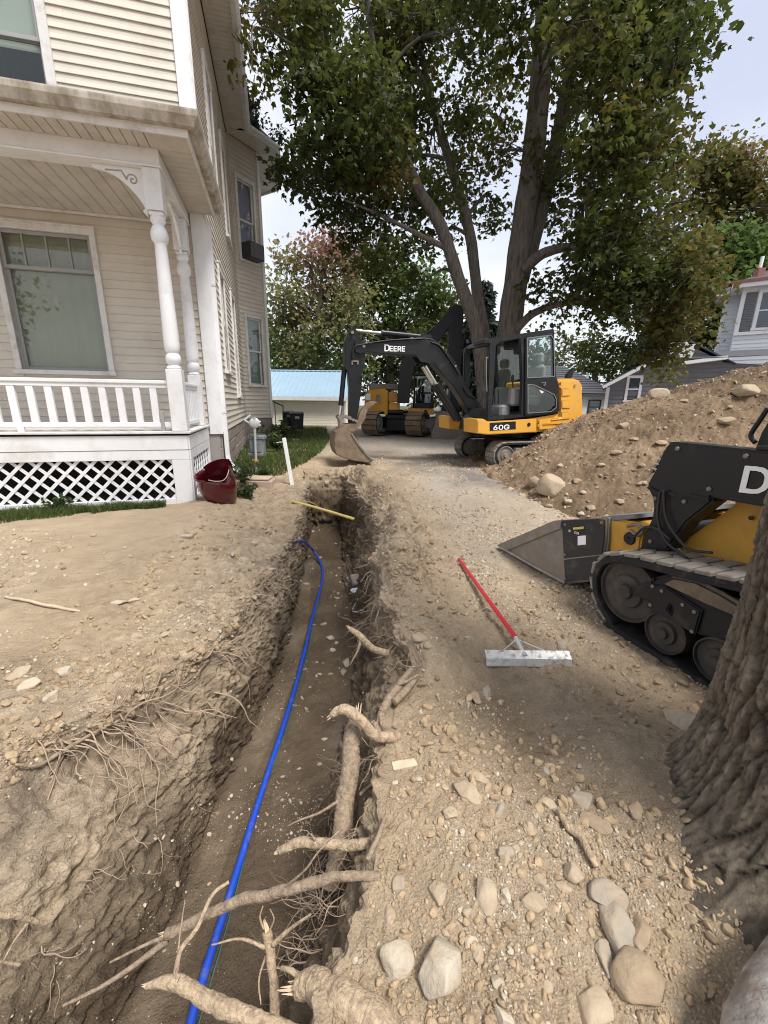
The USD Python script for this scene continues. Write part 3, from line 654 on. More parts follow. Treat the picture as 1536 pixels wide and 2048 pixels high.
pp_ = np.array([H(PL, -.36, 3.985), H(.40, -.36, 3.985), H(.40, WV + .02, 3.985)])
obj('porch_fascia', sweep2([(-.02, -.155), (-.003, -.155), (.004, -.12), (.004, -.01), (-.02, -.01)], pp_), M_trim, house)
M_gut = mat('stained_gutter', (.44, .40, .34), 0.55, var=.25, scale=16, dirt=(.20, .16, .11), dscale=5, damt=.85, dlo=.42, stretch=(1, 1, .35))
obj('porch_gutter', sweep2(GUT, pp_ + np.array([0, 0, .02])), M_gut, house)
RT = [H(PL, -.42, 4.0), H(.44, -.42, 4.0), H(.44, WV, 4.0), H(PL, WV - .02, 4.40), H(-.6, WV - .02, 4.40)]
rv = np.array(RT + [p + np.array([0, 0, .018]) for p in RT]); rf = [[0, 1, 4], [0, 4, 3], [1, 2, 4], [5, 9, 6], [5, 8, 9], [6, 9, 7], [0, 5, 6], [0, 6, 1], [1, 6, 7], [1, 7, 2]]
obj('porch_roof', tm(rv, rf), M_shingle, house)

# air conditioner in the bay's upper window
ac = thing('window_air_conditioner', 'black window air conditioner with louvred grille in the bay\'s upper window', 'air conditioner', BA + BU * .46 + HZ * 4.98)
M_black = mat('black_plastic', (.018, .018, .019), 0.45, var=.1, bump=.0006, bscale=200)
obj('housing', boxf(BA, BU, BN, HZ, .225, .705, -.08, .33, 4.985, 5.36, .012), M_black, ac)
M_grille = mat('grey_grille', (.23, .22, .21), 0.5, metal=.3)
for k in range(9): obj('louvre', boxf(BA, BU, BN, HZ, .708, .716, .03, .31, 5.02 + k * .036, 5.042 + k * .036), M_grille, ac)
obj('rear_grille', cat_(*[boxf(BA, BU, BN, HZ, .24, .69, .332, .338, 5.01 + k * .03, 5.025 + k * .03) for k in range(11)]), M_grille, ac)
# ---------------------------------------------------------------- garage, neighbouring houses, bins, car
M_cream = mat('cream_garage_siding', (.80, .75, .63), .6, var=.05, isl=.03)
M_bluemetal = mat('pale_blue_metal_roof', (.36, .50, .62), .35, metal=.25, var=.05, scale=2, isl=.04)
M_greysid = mat('grey_siding', (.15, .15, .168), .65, var=.08, isl=.07)
M_whitesid = mat('white_siding', (.68, .70, .74), .6, var=.05, isl=.03)
M_slate = mat('slate_roof', (.075, .075, .088), .8, var=.3, scale=9, isl=.25, bump=.006, bscale=30)
M_glassdark = mat('dark_window_glass', (.05, .06, .075), .06, var=.2, scale=2, spec=.9)
XA, YA = np.array([1.0, 0, 0]), np.array([0, 1.0, 0])
def boards(w, o, u, n, poly, z0, z1, ex, m, proud=.012):
    """lapped boards clipped to the polygon (s, z) of the wall"""
    from shapely.geometry import Polygon as PG
    P = PG(poly); k = int(math.ceil((z1 - z0) / ex))
    for i in range(k):
        g = P.intersection(PG([(-99, z0 + i * ex), (99, z0 + i * ex), (99, z0 + (i + 1) * ex - .004), (-99, z0 + (i + 1) * ex - .004)]))
        for q in getattr(g, 'geoms', [g]):
            if q.geom_type != 'Polygon' or q.area < .004: continue
            c = np.array(q.exterior.coords)[:-1]; z_lo, z_hi = z0 + i * ex, z0 + (i + 1) * ex
            b = prism([tuple(p) for p in c], o, u, HZ, n, 0, proud)
            v = np.asarray(b.vertices).copy(); front = ((v - o) @ n) > proud * .5; t = (v[:, 2] - z_lo) / (z_hi - z_lo); v[front] -= n * (proud * .75 * np.clip(t[front], 0, 1))[:, None]
            obj('siding_board', tm(v, b.faces), m, w)
def simple_window(parent, o, u, n, s0, s1, z0, z1, trim=.09, bar=True, m=None):
    B = lambda *k: boxf(o, u, n, HZ, *k); m = m or M_white
    w = obj('window', cat_(B(s0 - trim, s0, .0, .05, z0, z1), B(s1, s1 + trim, .0, .05, z0, z1), B(s0 - trim, s1 + trim, .0, .055, z1, z1 + trim), B(s0 - trim - .03, s1 + trim + .03, .0, .07, z0 - trim * .8, z0)), m, parent)
    zm = (z0 + z1) / 2
    if bar: obj('sash_rail', B(s0, s1, .018, .04, zm - .025, zm + .025), m, w); obj('pane', B(s0, s1, .014, .02, z0, zm - .026), M_glassdark, w); obj('pane', B(s0, s1, .016, .026, zm + .026, z1), M_glassdark, w)
    else: obj('pane', B(s0, s1, .014, .02, z0, z1), M_glassdark, w)
    return w
# garage with the pale blue roof
gy = 19.5; g0 = at(440, 850, gy); g1 = at(688, 856, gy); e = at(600, 792, gy)[2]; rd = at(600, 744, gy + 3.0)[2]; gb = .25; gx0, gx1 = g0[0], g1[0]
ga = thing('garage', 'cream garage with ribbed pale blue metal roof at the far end of the drive', 'garage', [(gx0 + gx1) / 2, gy + 3, gb])
w = obj('front_wall', box(gx0, gx1, gy, gy + .12, gb, e), M_cream, ga); O = np.array([gx0, gy, 0])
boards(w, O, XA, -YA, [(0, gb + .1), (gx1 - gx0, gb + .1), (gx1 - gx0, e - .02), (0, e - .02)], gb + .1, e, .115, M_cream)
gp = [(0, gb), (6, gb), (6, e), (3, rd - .05), (0, e)]
w = obj('gable_wall', prism(gp, np.array([gx1, gy, 0]), YA, HZ, XA, -.12, 0), M_cream, ga); boards(w, np.array([gx1, gy, 0]), YA, XA, gp, gb + .1, rd, .115, M_cream)
obj('gable_wall', prism(gp, np.array([gx0, gy, 0]), YA, HZ, XA, 0, .12), M_cream, ga); obj('rear_wall', box(gx0, gx1, gy + 5.9, gy + 6, gb, e), M_cream, ga)
sl = np.array([0, 3.0, rd - e]); Ls = np.linalg.norm(sl); sl /= Ls; nn = np.cross(XA, sl)
rf = obj('roof', boxf(np.array([gx0, gy, e]), XA, sl, nn, -.15, gx1 - gx0 + .2, -.3, Ls, .02, .05), M_bluemetal, ga)
s2 = np.array([0, -3.0, rd - e]); s2 /= Ls; obj('roof', boxf(np.array([gx0, gy + 6, e]), XA, s2, np.cross(s2, XA), -.15, gx1 - gx0 + .2, -.3, Ls - .02, .02, .05), M_bluemetal, ga)
x = -.1
while x < gx1 - gx0 + .18: obj('roof_rib', boxf(np.array([gx0, gy, e]), XA, sl, nn, x, x + .035, -.31, Ls, .05, .085), M_bluemetal, rf); x += .235
obj('fascia', box(gx0 - .15, gx1 + .2, gy - .32, gy - .28, e - .19, e - .02), M_white, ga); obj('ridge_cap', box(gx0 - .15, gx1 + .2, gy + 2.85, gy + 3.15, rd + .03, rd + .09, .02), M_bluemetal, ga)
obj('corner_board', box(gx1 - .08, gx1 + .02, gy - .02, gy + .02, gb, e - .05), M_white, ga); obj('downspout', box(gx1 + .04, gx1 + .11, gy - .10, gy - .03, gb + .1, e - .1), M_white, ga)
# grey gabled house behind the dirt pile, its front turned towards the drive
def turned(a): a = math.radians(a); return np.array([math.cos(a), -math.sin(a), 0]), np.array([math.sin(a), math.cos(a), 0])
XG, YG = turned(27); hy = 16.5; A1 = at(1203, 860, hy); zg_ = .3; O = np.array([A1[0], hy, 0])
def hp_(px, py): q = on_plane(px, py, O, YG); return ((q - O) @ XG, q[2])
ze = hp_(1203, 772)[1]; pk = hp_(1375, 688); R = hp_(1640, 700)[0]
gh = thing('grey_house', 'grey clapboard house with white-trimmed gable and small window behind the dirt pile', 'house', O + XG * 3 + YG * 2 + HZ * zg_)
wp = [(0, zg_), (R, zg_), (R, hp_(1640, 735)[1]), (hp_(1445, 735)[0], hp_(1445, 725)[1]), (pk[0], pk[1]), (0, ze)]
w = obj('front_wall', prism(wp, O, XG, HZ, -YG, -.15, 0), M_greysid, gh); boards(w, O, XG, -YG, wp, zg_ + .9, pk[1], .15, M_greysid, .022)
a, b = hp_(1249, 803), hp_(1285, 755); simple_window(w, O, XG, -YG, a[0] + .06, b[0] - .06, a[1] + .05, b[1] - .02)
def bar(p, q, th, dep, m, nm='rake_board', yoff=.03):
    d = np.array([q[0] - p[0], q[1] - p[1]]); L = np.hypot(*d); d /= L; n_ = np.array([-d[1], d[0]])
    P = [(p[0] - d[0] * .1, p[1] - d[1] * .1), (q[0], q[1]), (q[0] + n_[0] * th, q[1] + n_[1] * th), (p[0] - d[0] * .1 + n_[0] * th, p[1] - d[1] * .1 + n_[1] * th)]
    obj(nm, prism(P, O, XG, HZ, -YG, .024, dep), m, gh)
bar((-.05, ze - .05), (pk[0], pk[1] - .05), .12, .3, M_white); bar(hp_(1362, 731), hp_(1450, 720), .11, .4, M_white, 'eave_board')
obj('corner_board', boxf(O, XG, -YG, HZ, -.04, .08, .0, .03, zg_, ze - .04), M_white, gh)
sk = XG * pk[0] + HZ * (pk[1] - ze); Lk = np.linalg.norm(sk); sk /= Lk
obj('roof', boxf(O + HZ * ze, sk, YG, np.cross(sk, YG), -.15, Lk, -.30, 6, .08, .13), M_slate, gh)
s3 = XG * 3.5 - HZ * 2.0; s3 /= np.linalg.norm(s3); obj('roof', boxf(O + XG * pk[0] + HZ * pk[1], s3, YG, np.cross(s3, YG), .0, 1.6, -.1, 6, .08, .13), M_slate, gh)
b0, b1 = hp_(1362, 728), hp_(1470, 690)
fr = lambda s_, d_, z_: O + XG * s_ + YG * d_ + HZ * z_
obj('porch_roof', hull([fr(b0[0], -.4, b0[1] + .11), fr(b1[0] + 2, -.4, b0[1] + .2), fr(b0[0], -.4, b0[1] + .15), fr(b0[0] + .3, 2, b1[1] + .0), fr(b1[0] + 2, 2, b1[1] + .05)]), M_slate, gh)
d0, d1 = hp_(1352, 716), hp_(1385, 690); obj('dormer', prism([(d0[0], d0[1]), (d1[0], d0[1] - .05), (d1[0] + .1, d1[1]), (d0[0] + .1, d1[1])], O, XG, HZ, -YG, .025, .25), M_whitesid, gh)
obj('side_wall', prism([(0, zg_), (6, zg_), (6, ze), (0, ze)], O, YG, HZ, -XG, -.15, 0), M_greysid, gh)
# white house, upper right
XV, YV = turned(36); vy = 20.0; V1 = at(1432, 690, vy); OV = np.array([V1[0], vy, 0])
def vp(px, py, d=0.0): q = on_plane(px, py, OV - YV * d, YV); return ((q - OV) @ XV, q[2])
wh = thing('white_house', 'tall white clapboard house with grey shuttered bay at the right edge of the photo', 'house', OV + XV * 3 + YV * 2 + HZ * .3)
vb = lambda s0, s1, d0, d1, z0, z1, bev=0: boxf(OV, XV, -YV, HZ, s0, s1, d0, d1, z0, z1, bev)
zt_ = vp(1450, 594)[1]; Wd = vp(1760, 600)[0]; zlow = .3
w = obj('front_wall', prism([(0, zlow), (Wd, zlow), (Wd, zt_), (0, zt_)], OV, XV, HZ, -YV, -.15, 0), M_whitesid, wh); boards(w, OV, XV, -YV, [(0, vp(1440, 760)[1]), (Wd * .7, vp(1440, 760)[1]), (Wd * .7, zt_ - .02), (0, zt_ - .02)], vp(1440, 760)[1], zt_, .16, M_whitesid, .02)
obj('side_wall', prism([(0, zlow), (7, zlow), (7, zt_), (0, zt_)], OV, YV, HZ, -XV, -.15, 0), M_whitesid, wh)
obj('corner_board', vb(-.03, .12, 0, .035, zlow, zt_ - .02), M_white, wh)
bd = 1.2; bs0 = vp(1470, 660, bd)[0]; bz0, bz1 = vp(1480, 700, bd)[1] - 1.2, vp(1490, 578, bd)[1]; bw_ = vp(1700, 600, bd)[0] - bs0; OB = OV + XV * bs0 - YV * bd
bb_ = lambda s0, s1, d0, d1, z0, z1: boxf(OB, XV, -YV, HZ, s0, s1, d0, d1, z0, z1)
bw = obj('bay', bb_(0, bw_, -bd + .002, 0, bz0, bz1), M_whitesid, wh); zsill = vp(1490, 664, bd)[1]
boards(bw, OB, XV, -YV, [(0, bz0), (bw_ * .7, bz0), (bw_ * .7, zsill - .12), (0, zsill - .12)], bz0, zsill, .16, M_whitesid, .02)
obj('water_table', bb_(-.03, bw_, .021, .07, zsill - .12, zsill), M_white, bw)
sw_ = vp(1509, 620, bd)[0] - bs0; sh = obj('shutter', bb_(.13, sw_, .0, .03, zsill + .02, bz1 - .15), M_greysid, bw)
for k in range(16):
    z = lerp(zsill + .06, bz1 - .2, k / 15.); obj('louvre', bb_(.16, sw_ - .03, .031, .05, z - .03, z + .03), M_greysid, sh)
obj('corner_board', bb_(-.02, .12, 0, .05, zsill, bz1), M_white, bw)
simple_window(bw, OB, XV, -YV, sw_ + .15, sw_ + .95, zsill + .12, bz1 - .22, .12)
obj('eave', bb_(-.4, bw_, -bd, .4, bz1, bz1 + .16), M_white, wh); obj('eave', vb(-.35, bs0 - .42, -7, .4, zt_, zt_ + .15), M_white, wh)
M_redfas = mat('red_brown_edge', (.20, .075, .06), .7, var=.2)
obj('roof_edge', bb_(-.45, bw_, .40, .45, bz1 + .161, bz1 + .27), M_redfas, wh)
fb_ = lambda o, s_, d_, z_: o + XV * s_ - YV * d_ + HZ * z_
obj('roof', hull([fb_(OB, -.43, .39, bz1 + .17), fb_(OB, bw_, .39, bz1 + .17), fb_(OB, 1.0, -3, bz1 + 1.3), fb_(OB, bw_, -3, bz1 + 1.3), fb_(OB, -.43, -3, bz1 + .17)]), M_slate, wh)
obj('roof', hull([fb_(OV, -.4, .4, zt_ + .16), fb_(OV, bs0 + 2, .4, zt_ + .16), fb_(OV, -.4, -7, zt_ + .16), fb_(OV, bs0 + 2, -7, zt_ + .16), fb_(OV, 2.4, -2, zt_ + 1.5), fb_(OV, bs0 + 2, -2, zt_ + 1.5)]), M_slate, wh)
c = at(1518, 545, vy - .6); obj('chimney', box(c[0] - .14, c[0] + .14, c[1] - .14, c[1] + .14, c[2] - .8, c[2] + .15), M_redfas, wh); obj('vent_pipe', rod(c + [0, 0, .15], c + [.02, 0, .6], .06, 8), M_white, wh)
# little house with the slate roof
sy = 24.0; S1 = at(1150, 830, sy); OS = np.array([S1[0], sy, 0]); sp = lambda px, py: (at(px, py, sy)[0] - S1[0], at(px, py, sy)[2])
lh = thing('cottage', 'small white cottage with dark slate roof behind the cab of the nearer excavator', 'house', [S1[0] + 1, sy + 2, .3])
ez = sp(1180, 788)[1]; w1 = sp(1222, 800)[0]; w = obj('front_wall', box(S1[0] - 1.6, S1[0] + w1, sy, sy + .15, .3, ez), M_whitesid, lh)
obj('side_wall', box(S1[0] + w1 - .15, S1[0] + w1, sy + .15, sy + 5, .3, ez), M_whitesid, lh)
a, b = sp(1176, 826), sp(1200, 802); simple_window(w, OS, XA, -YA, a[0], b[0], a[1], b[1], .06, True, M_black)
p0, p1, p2, p3 = np.array([S1[0] - 2.0, sy - .3, ez]), np.array([S1[0] + w1 + .3, sy - .3, ez]), at(1128, 733, sy + 2.5), np.array([S1[0] - 2, sy + 5.3, ez]); p4 = p1 + [0, 5.6, 0]; p5 = p2 - XA * 2.2
rq = obj('roof', hull([p0, p1, p2, p3, p4, p5, p0 - HZ * .12, p1 - HZ * .12, p4 - HZ * .12, p3 - HZ * .12]), M_slate, lh)
for k in range(12):
    t0, t1 = k / 12, (k + 1.15) / 12; u0 = lerp(p0, p5, t0), lerp(p1, p2, t0), lerp(p0, p5, t1), lerp(p1, p2, t1)
    n_ = np.cross(p1 - p0, p2 - p1); n_ /= np.linalg.norm(n_); n_ = n_ * (1 if n_[2] > 0 else -1)
    obj('slate_course', hull([u0[0] + n_ * .045, u0[1] + n_ * .045, u0[2] + n_ * .012, u0[3] + n_ * .012, u0[0] + n_ * .005, u0[1] + n_ * .005]), M_slate, rq)
# wheelie bins by the back of the house
def bin_(px0, px1, pt, pb, y, label):
    a, b = at(px0, pb, y), at(px1, pt, y); W, Hh = b[0] - a[0], b[2] - a[2]; c = np.array([(a[0] + b[0]) / 2, y + .3, a[2]])
    t = thing('wheelie_bin', label, 'bin', c, 'black bins beside the house')
    R3 = rot([0, 0, 1], .25); X = lambda m: xf(m, R3, c)
    lo, hi = .40 * W, .5 * W
    obj('body', X(hull([[s * lo, q * .24, .06] for s in (-1, 1) for q in (-1, 1)] + [[s * hi * .97, q * .31, Hh * .9] for s in (-1, 1) for q in (-1, 1)])), M_black, t)
    obj('rim', X(box(-hi, hi, -.34, .34, Hh * .87, Hh * .92, .02)), M_black, t); obj('lid', X(hull([[s * hi * 1.02, q, Hh * .925] for s in (-1, 1) for q in (-.37, .33)] + [[s * hi * .9, q, Hh] for s in (-1, 1) for q in (-.2, .25)])), M_black, t)
    obj('handle', X(rod([-hi * .8, .40, Hh * .93], [hi * .8, .40, Hh * .93], .018)), M_black, t)
    for s in (-1, 1): obj('wheel', X(lathe([(0, -.025), (.09, -.025), (.1, -.015), (.1, .015), (.09, .025), (0, .025)], 16, [s * lo * 1.02, .26, .10], [1, 0, 0])), M_rub_, t)
    obj('plate', X(boxf(np.array([0, -.305, Hh * .72]), XA, -YA, HZ, -hi * .3, hi * .3, 0, .012, -.05, .04)), M_greyplate, t)
M_rub_ = mat('wheel_rubber', (.02, .02, .02), .8); M_greyplate = mat('grey_plate', (.32, .33, .34), .5)
bin_(577, 603, 824, 862, 14.0, 'black wheelie bin with closed lid, the right one beside the house')
bin_(562, 584, 822, 856, 14.7, 'black wheelie bin half hidden behind the other one')
# step rail at the back of the house
rl = thing('handrail', 'thin black iron handrail behind the bay of the left house', 'handrail', at(560, 850, 15.0))
p = [at(540, 800, 14.6), at(566, 812, 15.0)]; obj('rail', rod(p[0], p[1], .022, 8), M_black, rl); obj('baluster', rod(p[1], at(566, 850, 15.0), .018, 8), M_black, rl); obj('baluster', rod(lerp(p[0], p[1], .35), lerp(p[0], p[1], .35) - HZ * .9, .014, 8), M_black, rl)
# car parked behind the big excavator
M_carp = mat('silver_car_paint', (.48, .53, .57), .3, metal=.4, var=.03, coat=.5)
cy0 = 20.0; C0 = at(896, 862, cy0)
ct = thing('parked_car', 'silver car glimpsed between the bucket and tracks of the farther excavator', 'car', [C0[0], cy0 + 1, .33])
def cw_(pts, x0, x1): return prism(pts, np.array([C0[0], cy0, .33]), XA, HZ, YA, x0, x1, .05)
body = [(-1.0, .32), (-1.05, .62), (-.95, .80), (-.1, .92), (2.6, .95), (3.0, .88), (3.1, .4), (3.0, .28), (-.8, .28)]
obj('body', cw_(body, 0, 1.7), M_carp, ct); obj('cabin', cw_([(-.15, .91), (.55, 1.38), (1.9, 1.40), (2.55, .94)], .12, 1.58), M_glassdark, ct); obj('roof', cw_([(.5, 1.385), (.6, 1.43), (1.85, 1.44), (1.95, 1.40)], .13, 1.57), M_carp, ct)
for x in (-.3, 2.3):
    for yy in (.02, 1.5): q = obj('wheel', lathe([(0, 0), (.2, 0), (.3, .01), (.32, .04), (.32, .16), (.3, .19), (0, .19)], 20, [C0[0] + x, cy0 + yy, .33 + .32], [0, 1, 0]), M_rub_, ct, 35); obj('rim', lathe([(0, -.005), (.2, -.005), (.2, .0)], 16, [C0[0] + x, cy0 + yy - .004, .33 + .32], [0, 1, 0]), M_carp, q)
obj('headlight', box(C0[0] - 1.0, C0[0] - .75, cy0 - .02, cy0 + .3, .33 + .62, .33 + .76, .03), M_white, ct)

# ---------------------------------------------------------------- the heap of dug soil
def _pile():
    x = np.concatenate([np.linspace(1.55, 7.6, 300), np.linspace(7.65, 13, 40)]); y = np.concatenate([np.linspace(3.3, 8.2, 260), np.linspace(8.25, 11.5, 40)])
    X, Y = np.meshgrid(x, y, indexing='ij'); q = np.stack([X, Y, 0 * X], -1)
    rid = np.interp(X, [1.6, 1.9, 2.3, 2.9, 3.6, 4.6, 5.5, 6.5, 7.6, 9, 11, 13], [-.1, .16, .50, .92, 1.32, 1.74, 2.08, 2.36, 2.42, 2.1, 1.1, -.2])
    wf = np.interp(X, [1.6, 1.9, 2.2, 2.6, 4, 7, 13], [.5, .9, 2.0, 2.75, 3.25, 3.7, 3.5]); yr = 7.55 + .25 * (nz(q, .5, 61) * 2)
    t = np.where(Y < yr, (yr - Y) / wf, (Y - yr) / 2.4)
    pr = 1 - np.abs(t) ** 1.12 * 1.0; pr = np.where(np.abs(t) < .22, 1 - .22 ** 1.12 + (.22 ** 2 - t ** 2) * .9, pr)
    toe = .10 * np.exp(-np.maximum(np.abs(t) - .9, 0) / .08)
    gr = grade(X, Y)
    h = gr + np.maximum(rid - gr, .08) * np.maximum(pr, -1.0)
    h = h + .22 * nz(q, .9, 62) * sstep(-.1, .35, pr) + .15 * (0.5 - np.abs(nz(q, 2.2, 63)) * 2) * sstep(-.1, .3, pr) + .07 * nz(q, 6, 64) + .045 * (0.5 - np.abs(nz(q, 13, 65)) * 2) + .03 * nz(q, 30, 66, 3)
    h = np.maximum(h - .6 * (1 - sstep(1.55, 1.85, X)), gr - .25)
    V = np.stack([X, Y, h], -1).reshape(-1, 3); n, m = X.shape; i = np.arange(n - 1)[:, None] * m + np.arange(m - 1)[None]
    F = np.concatenate([np.stack([i, i + m, i + m + 1], -1).reshape(-1, 3), np.stack([i, i + m + 1, i + 1], -1).reshape(-1, 3)])
    w = np.clip(.45 + 2.2 * nz(q, 1.1, 67) + .8 * nz(q, 5, 68), 0, 1)[..., None]
    top = sstep(1.5, 2.2, h)[..., None]
    c = lerp(np.array([.25, .178, .114]), np.array([.135, .094, .060]), w); c = lerp(c, np.array([.13, .088, .057]), top * .6); c = c * (1 + .5 * nz(q, 22, 69, 3)[..., None])
    return V, F, c.reshape(-1, 3)
PV, PF, PC = _pile()
pl = obj('dirt_pile', tm(PV, PF), M_soil, None, True); tag(pl, 'high heap of stony brown soil rising to the right of the excavator', 'dirt pile'); tinted(pl, np.clip(PC, .01, .9))
_ptree = cKDTree(pix(PV)[:, :2]); _pd = pix(PV)[:, 2]
def psurf(px, py):
    d, i = _ptree.query([px, py], k=12); ok = i[d < max(d.min() * 3, 6)]; return PV[ok[np.argmin(_pd[ok])]]
# ---------------------------------------------------------------- trees
M_bark = mat('maple_bark', (.145, .125, .106), 0.95, var=.65, scale=7, stretch=(3, 3, .45), bump=.05, bscale=20, dirt=(.22, .21, .18), dscale=5, damt=.6, dlo=.5)
M_twig = mat('grey_twig', (.10, .085, .07), 0.9, var=.25, scale=8)
M_leaf = usdkit.material(stage, '/World/Looks/leaf', {
    'a': ('attribute', {'attribute': 'tint'}), 'g': ('geometry', {}),
    'h': ('map_range', {'from_min': 0.0, 'from_max': 1.0, 'to_min': 0.6, 'to_max': 1.4}), 'hs': ('hsv', {}),
    'p': ('principled_bsdf', {'roughness': 0.55, 'specular_ior_level': 0.3}), 't': ('translucent_bsdf', {}), 'm': ('mix_closure', {'fac': 0.5})},
    [('g.random_per_island', 'h.value'), ('h.result', 'hs.value'), ('a.color', 'hs.color'), ('hs.color', 'p.base_color'), ('hs.color', 't.color'), ('p.BSDF', 'm.closure1'), ('t.BSDF', 'm.closure2')], surface='m.closure')
_LF = np.array([[0, 0, 0], [.30, .18, .05], [.46, .52, -.03], [.17, .55, .06], [0, 1.0, -.08], [-.17, .55, .06], [-.46, .52, -.03], [-.30, .18, .05]])
_LT = np.array([[0, 1, 2], [0, 2, 3], [0, 3, 5], [3, 4, 5], [0, 5, 6], [0, 6, 7]])
_LF4 = np.array([[0, 0, 0], [.38, .45, .06], [0, 1.0, -.05], [-.38, .45, .06]]); _LT4 = np.array([[0, 1, 2], [0, 2, 3]])
def leaves(P, size, r, tint, droop=0.35, shape='maple'):
    """leaf-sized faces at the points P, each turned its own way"""
    n = len(P); L, T = (_LF, _LT) if shape == 'maple' else (_LF4, _LT4)
    th = r.uniform(0, 2 * PI, n); el = r.normal(-droop, 0.55, n)
    d = np.stack([np.cos(th) * np.cos(el), np.sin(th) * np.cos(el), np.sin(el)], 1)
    up = np.array([0, 0, 1.0]) + r.normal(0, .55, (n, 3)); s = np.cross(d, up); s /= np.linalg.norm(s, axis=1, keepdims=True); w = np.cross(s, d)
    z = size * r.uniform(.45, 1.35, n)
    V = P[:, None] + z[:, None, None] * (L[None, :, :1] * s[:, None] + L[None, :, 1:2] * d[:, None] + L[None, :, 2:3] * w[:, None])
    F = (np.arange(n)[:, None, None] * len(L) + T[None]).reshape(-1, 3)
    return V.reshape(-1, 3), F, np.repeat(tint, len(L), 0)
def grow(name, label, cat, base, limbs, blobs, leaf, per, palette, seed, twig=.02, spread=.34, group=None, shape='maple', gap=0.0, bark=None, twigs=True):
    """tree > trunk, limb..., branches, crown. limbs: (points, radii); blobs: (centre, radius, clusters, palette index)"""
    r = np.random.default_rng(seed); t = thing(name, label, cat, base, group); bark = bark or M_bark
    nodes, nrad = [], []
    for i, (P, R) in enumerate(limbs):
        Q = smoothpath(P, max(12, 6 * len(P))); RR = np.interp(np.linspace(0, 1, len(Q)), np.linspace(0, 1, len(R)), R)
        obj('trunk' if i == 0 else 'limb', tube(Q, RR, 16 if i < 4 else 9, True, .13, seed + i), bark, t, True)
        nodes.append(Q[len(Q) // 4 if i == 0 else 2:]); nrad.append(RR[len(Q) // 4 if i == 0 else 2:])
    nodes, nrad = np.vstack(nodes), np.concatenate(nrad); br, LP, LC = [], [], []
    for (c, R, k, pal) in blobs:
        c = np.asarray(c, float); R = np.asarray(R, float) * np.ones(3)
        dd = np.linalg.norm(nodes - c, axis=1) + 0.3 * np.maximum(nodes[:, 2] - c[2], 0) * 3
        j = int(np.argmin(dd)); a = nodes[j]
        mid = (a + c) / 2 + r.normal(0, .12, 3) * np.linalg.norm(c - a) + np.array([0, 0, .1 * np.linalg.norm(c - a)])
        if twigs: br.append(tube(smoothpath([a, mid, c], 9), np.linspace(min(nrad[j] * .6, twig * 2.6), twig * .8, 9), 5, False))
        hub = smoothpath([a, mid, c], 9)[4:]
        for q in range(k):
            d = r.normal(0, 1, 3); d /= np.linalg.norm(d); p = c + d * R * r.uniform(.35, 1.0) ** .6
            if meshkit.noise(p[None] * 0.9, seed)[0] < gap: continue
            h = hub[r.integers(len(hub))]
            if twigs: br.append(tube(smoothpath([h, (h + p) / 2 + r.normal(0, .1, 3) * R, p], 5), np.linspace(twig * .55, twig * .15, 5), 3, False))
            m = max(3, int(per * r.uniform(.5, 1.4)))
            s = spread * r.uniform(.7, 1.3)
            o = np.clip(r.normal(0, 1, (m, 3)), -1.7, 1.7) * np.array([s, s, s * .62]); LP.append(p + o)
            cc = palette[pal][r.integers(len(palette[pal]))]
            LC.append(np.clip(np.array(cc)[None] * (1 + r.normal(0, .15, (m, 1))), .004, .6))
    if br: obj('branches', cat_(*br), M_twig, t, True); 
    LP, LC = np.vstack(LP), np.vstack(LC)
    V, F, C = leaves(LP, leaf, r, LC, shape=shape)
    tinted(obj('crown', tm(V, F), M_leaf, t), C)
    return t
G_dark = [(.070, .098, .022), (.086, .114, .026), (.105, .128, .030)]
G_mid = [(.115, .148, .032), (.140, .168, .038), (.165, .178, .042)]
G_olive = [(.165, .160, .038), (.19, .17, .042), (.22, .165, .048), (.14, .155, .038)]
G_rust = [(.44, .30, .15), (.46, .28, .16), (.38, .31, .14), (.30, .30, .11)]
G_red = [(.56, .30, .24), (.60, .34, .28), (.50, .31, .20)]
G_fresh = [(.17, .26, .07), (.14, .23, .06), (.19, .27, .07)]
G_pale = [(.30, .31, .11), (.35, .32, .12), (.24, .28, .09)]
G_spruce = [(.05, .08, .06), (.07, .10, .08), (.09, .12, .10)]
PAL = dict(p=G_pale, d=G_dark, m=G_mid, o=G_olive, r=G_rust, R=G_red, f=G_fresh, s=G_spruce)

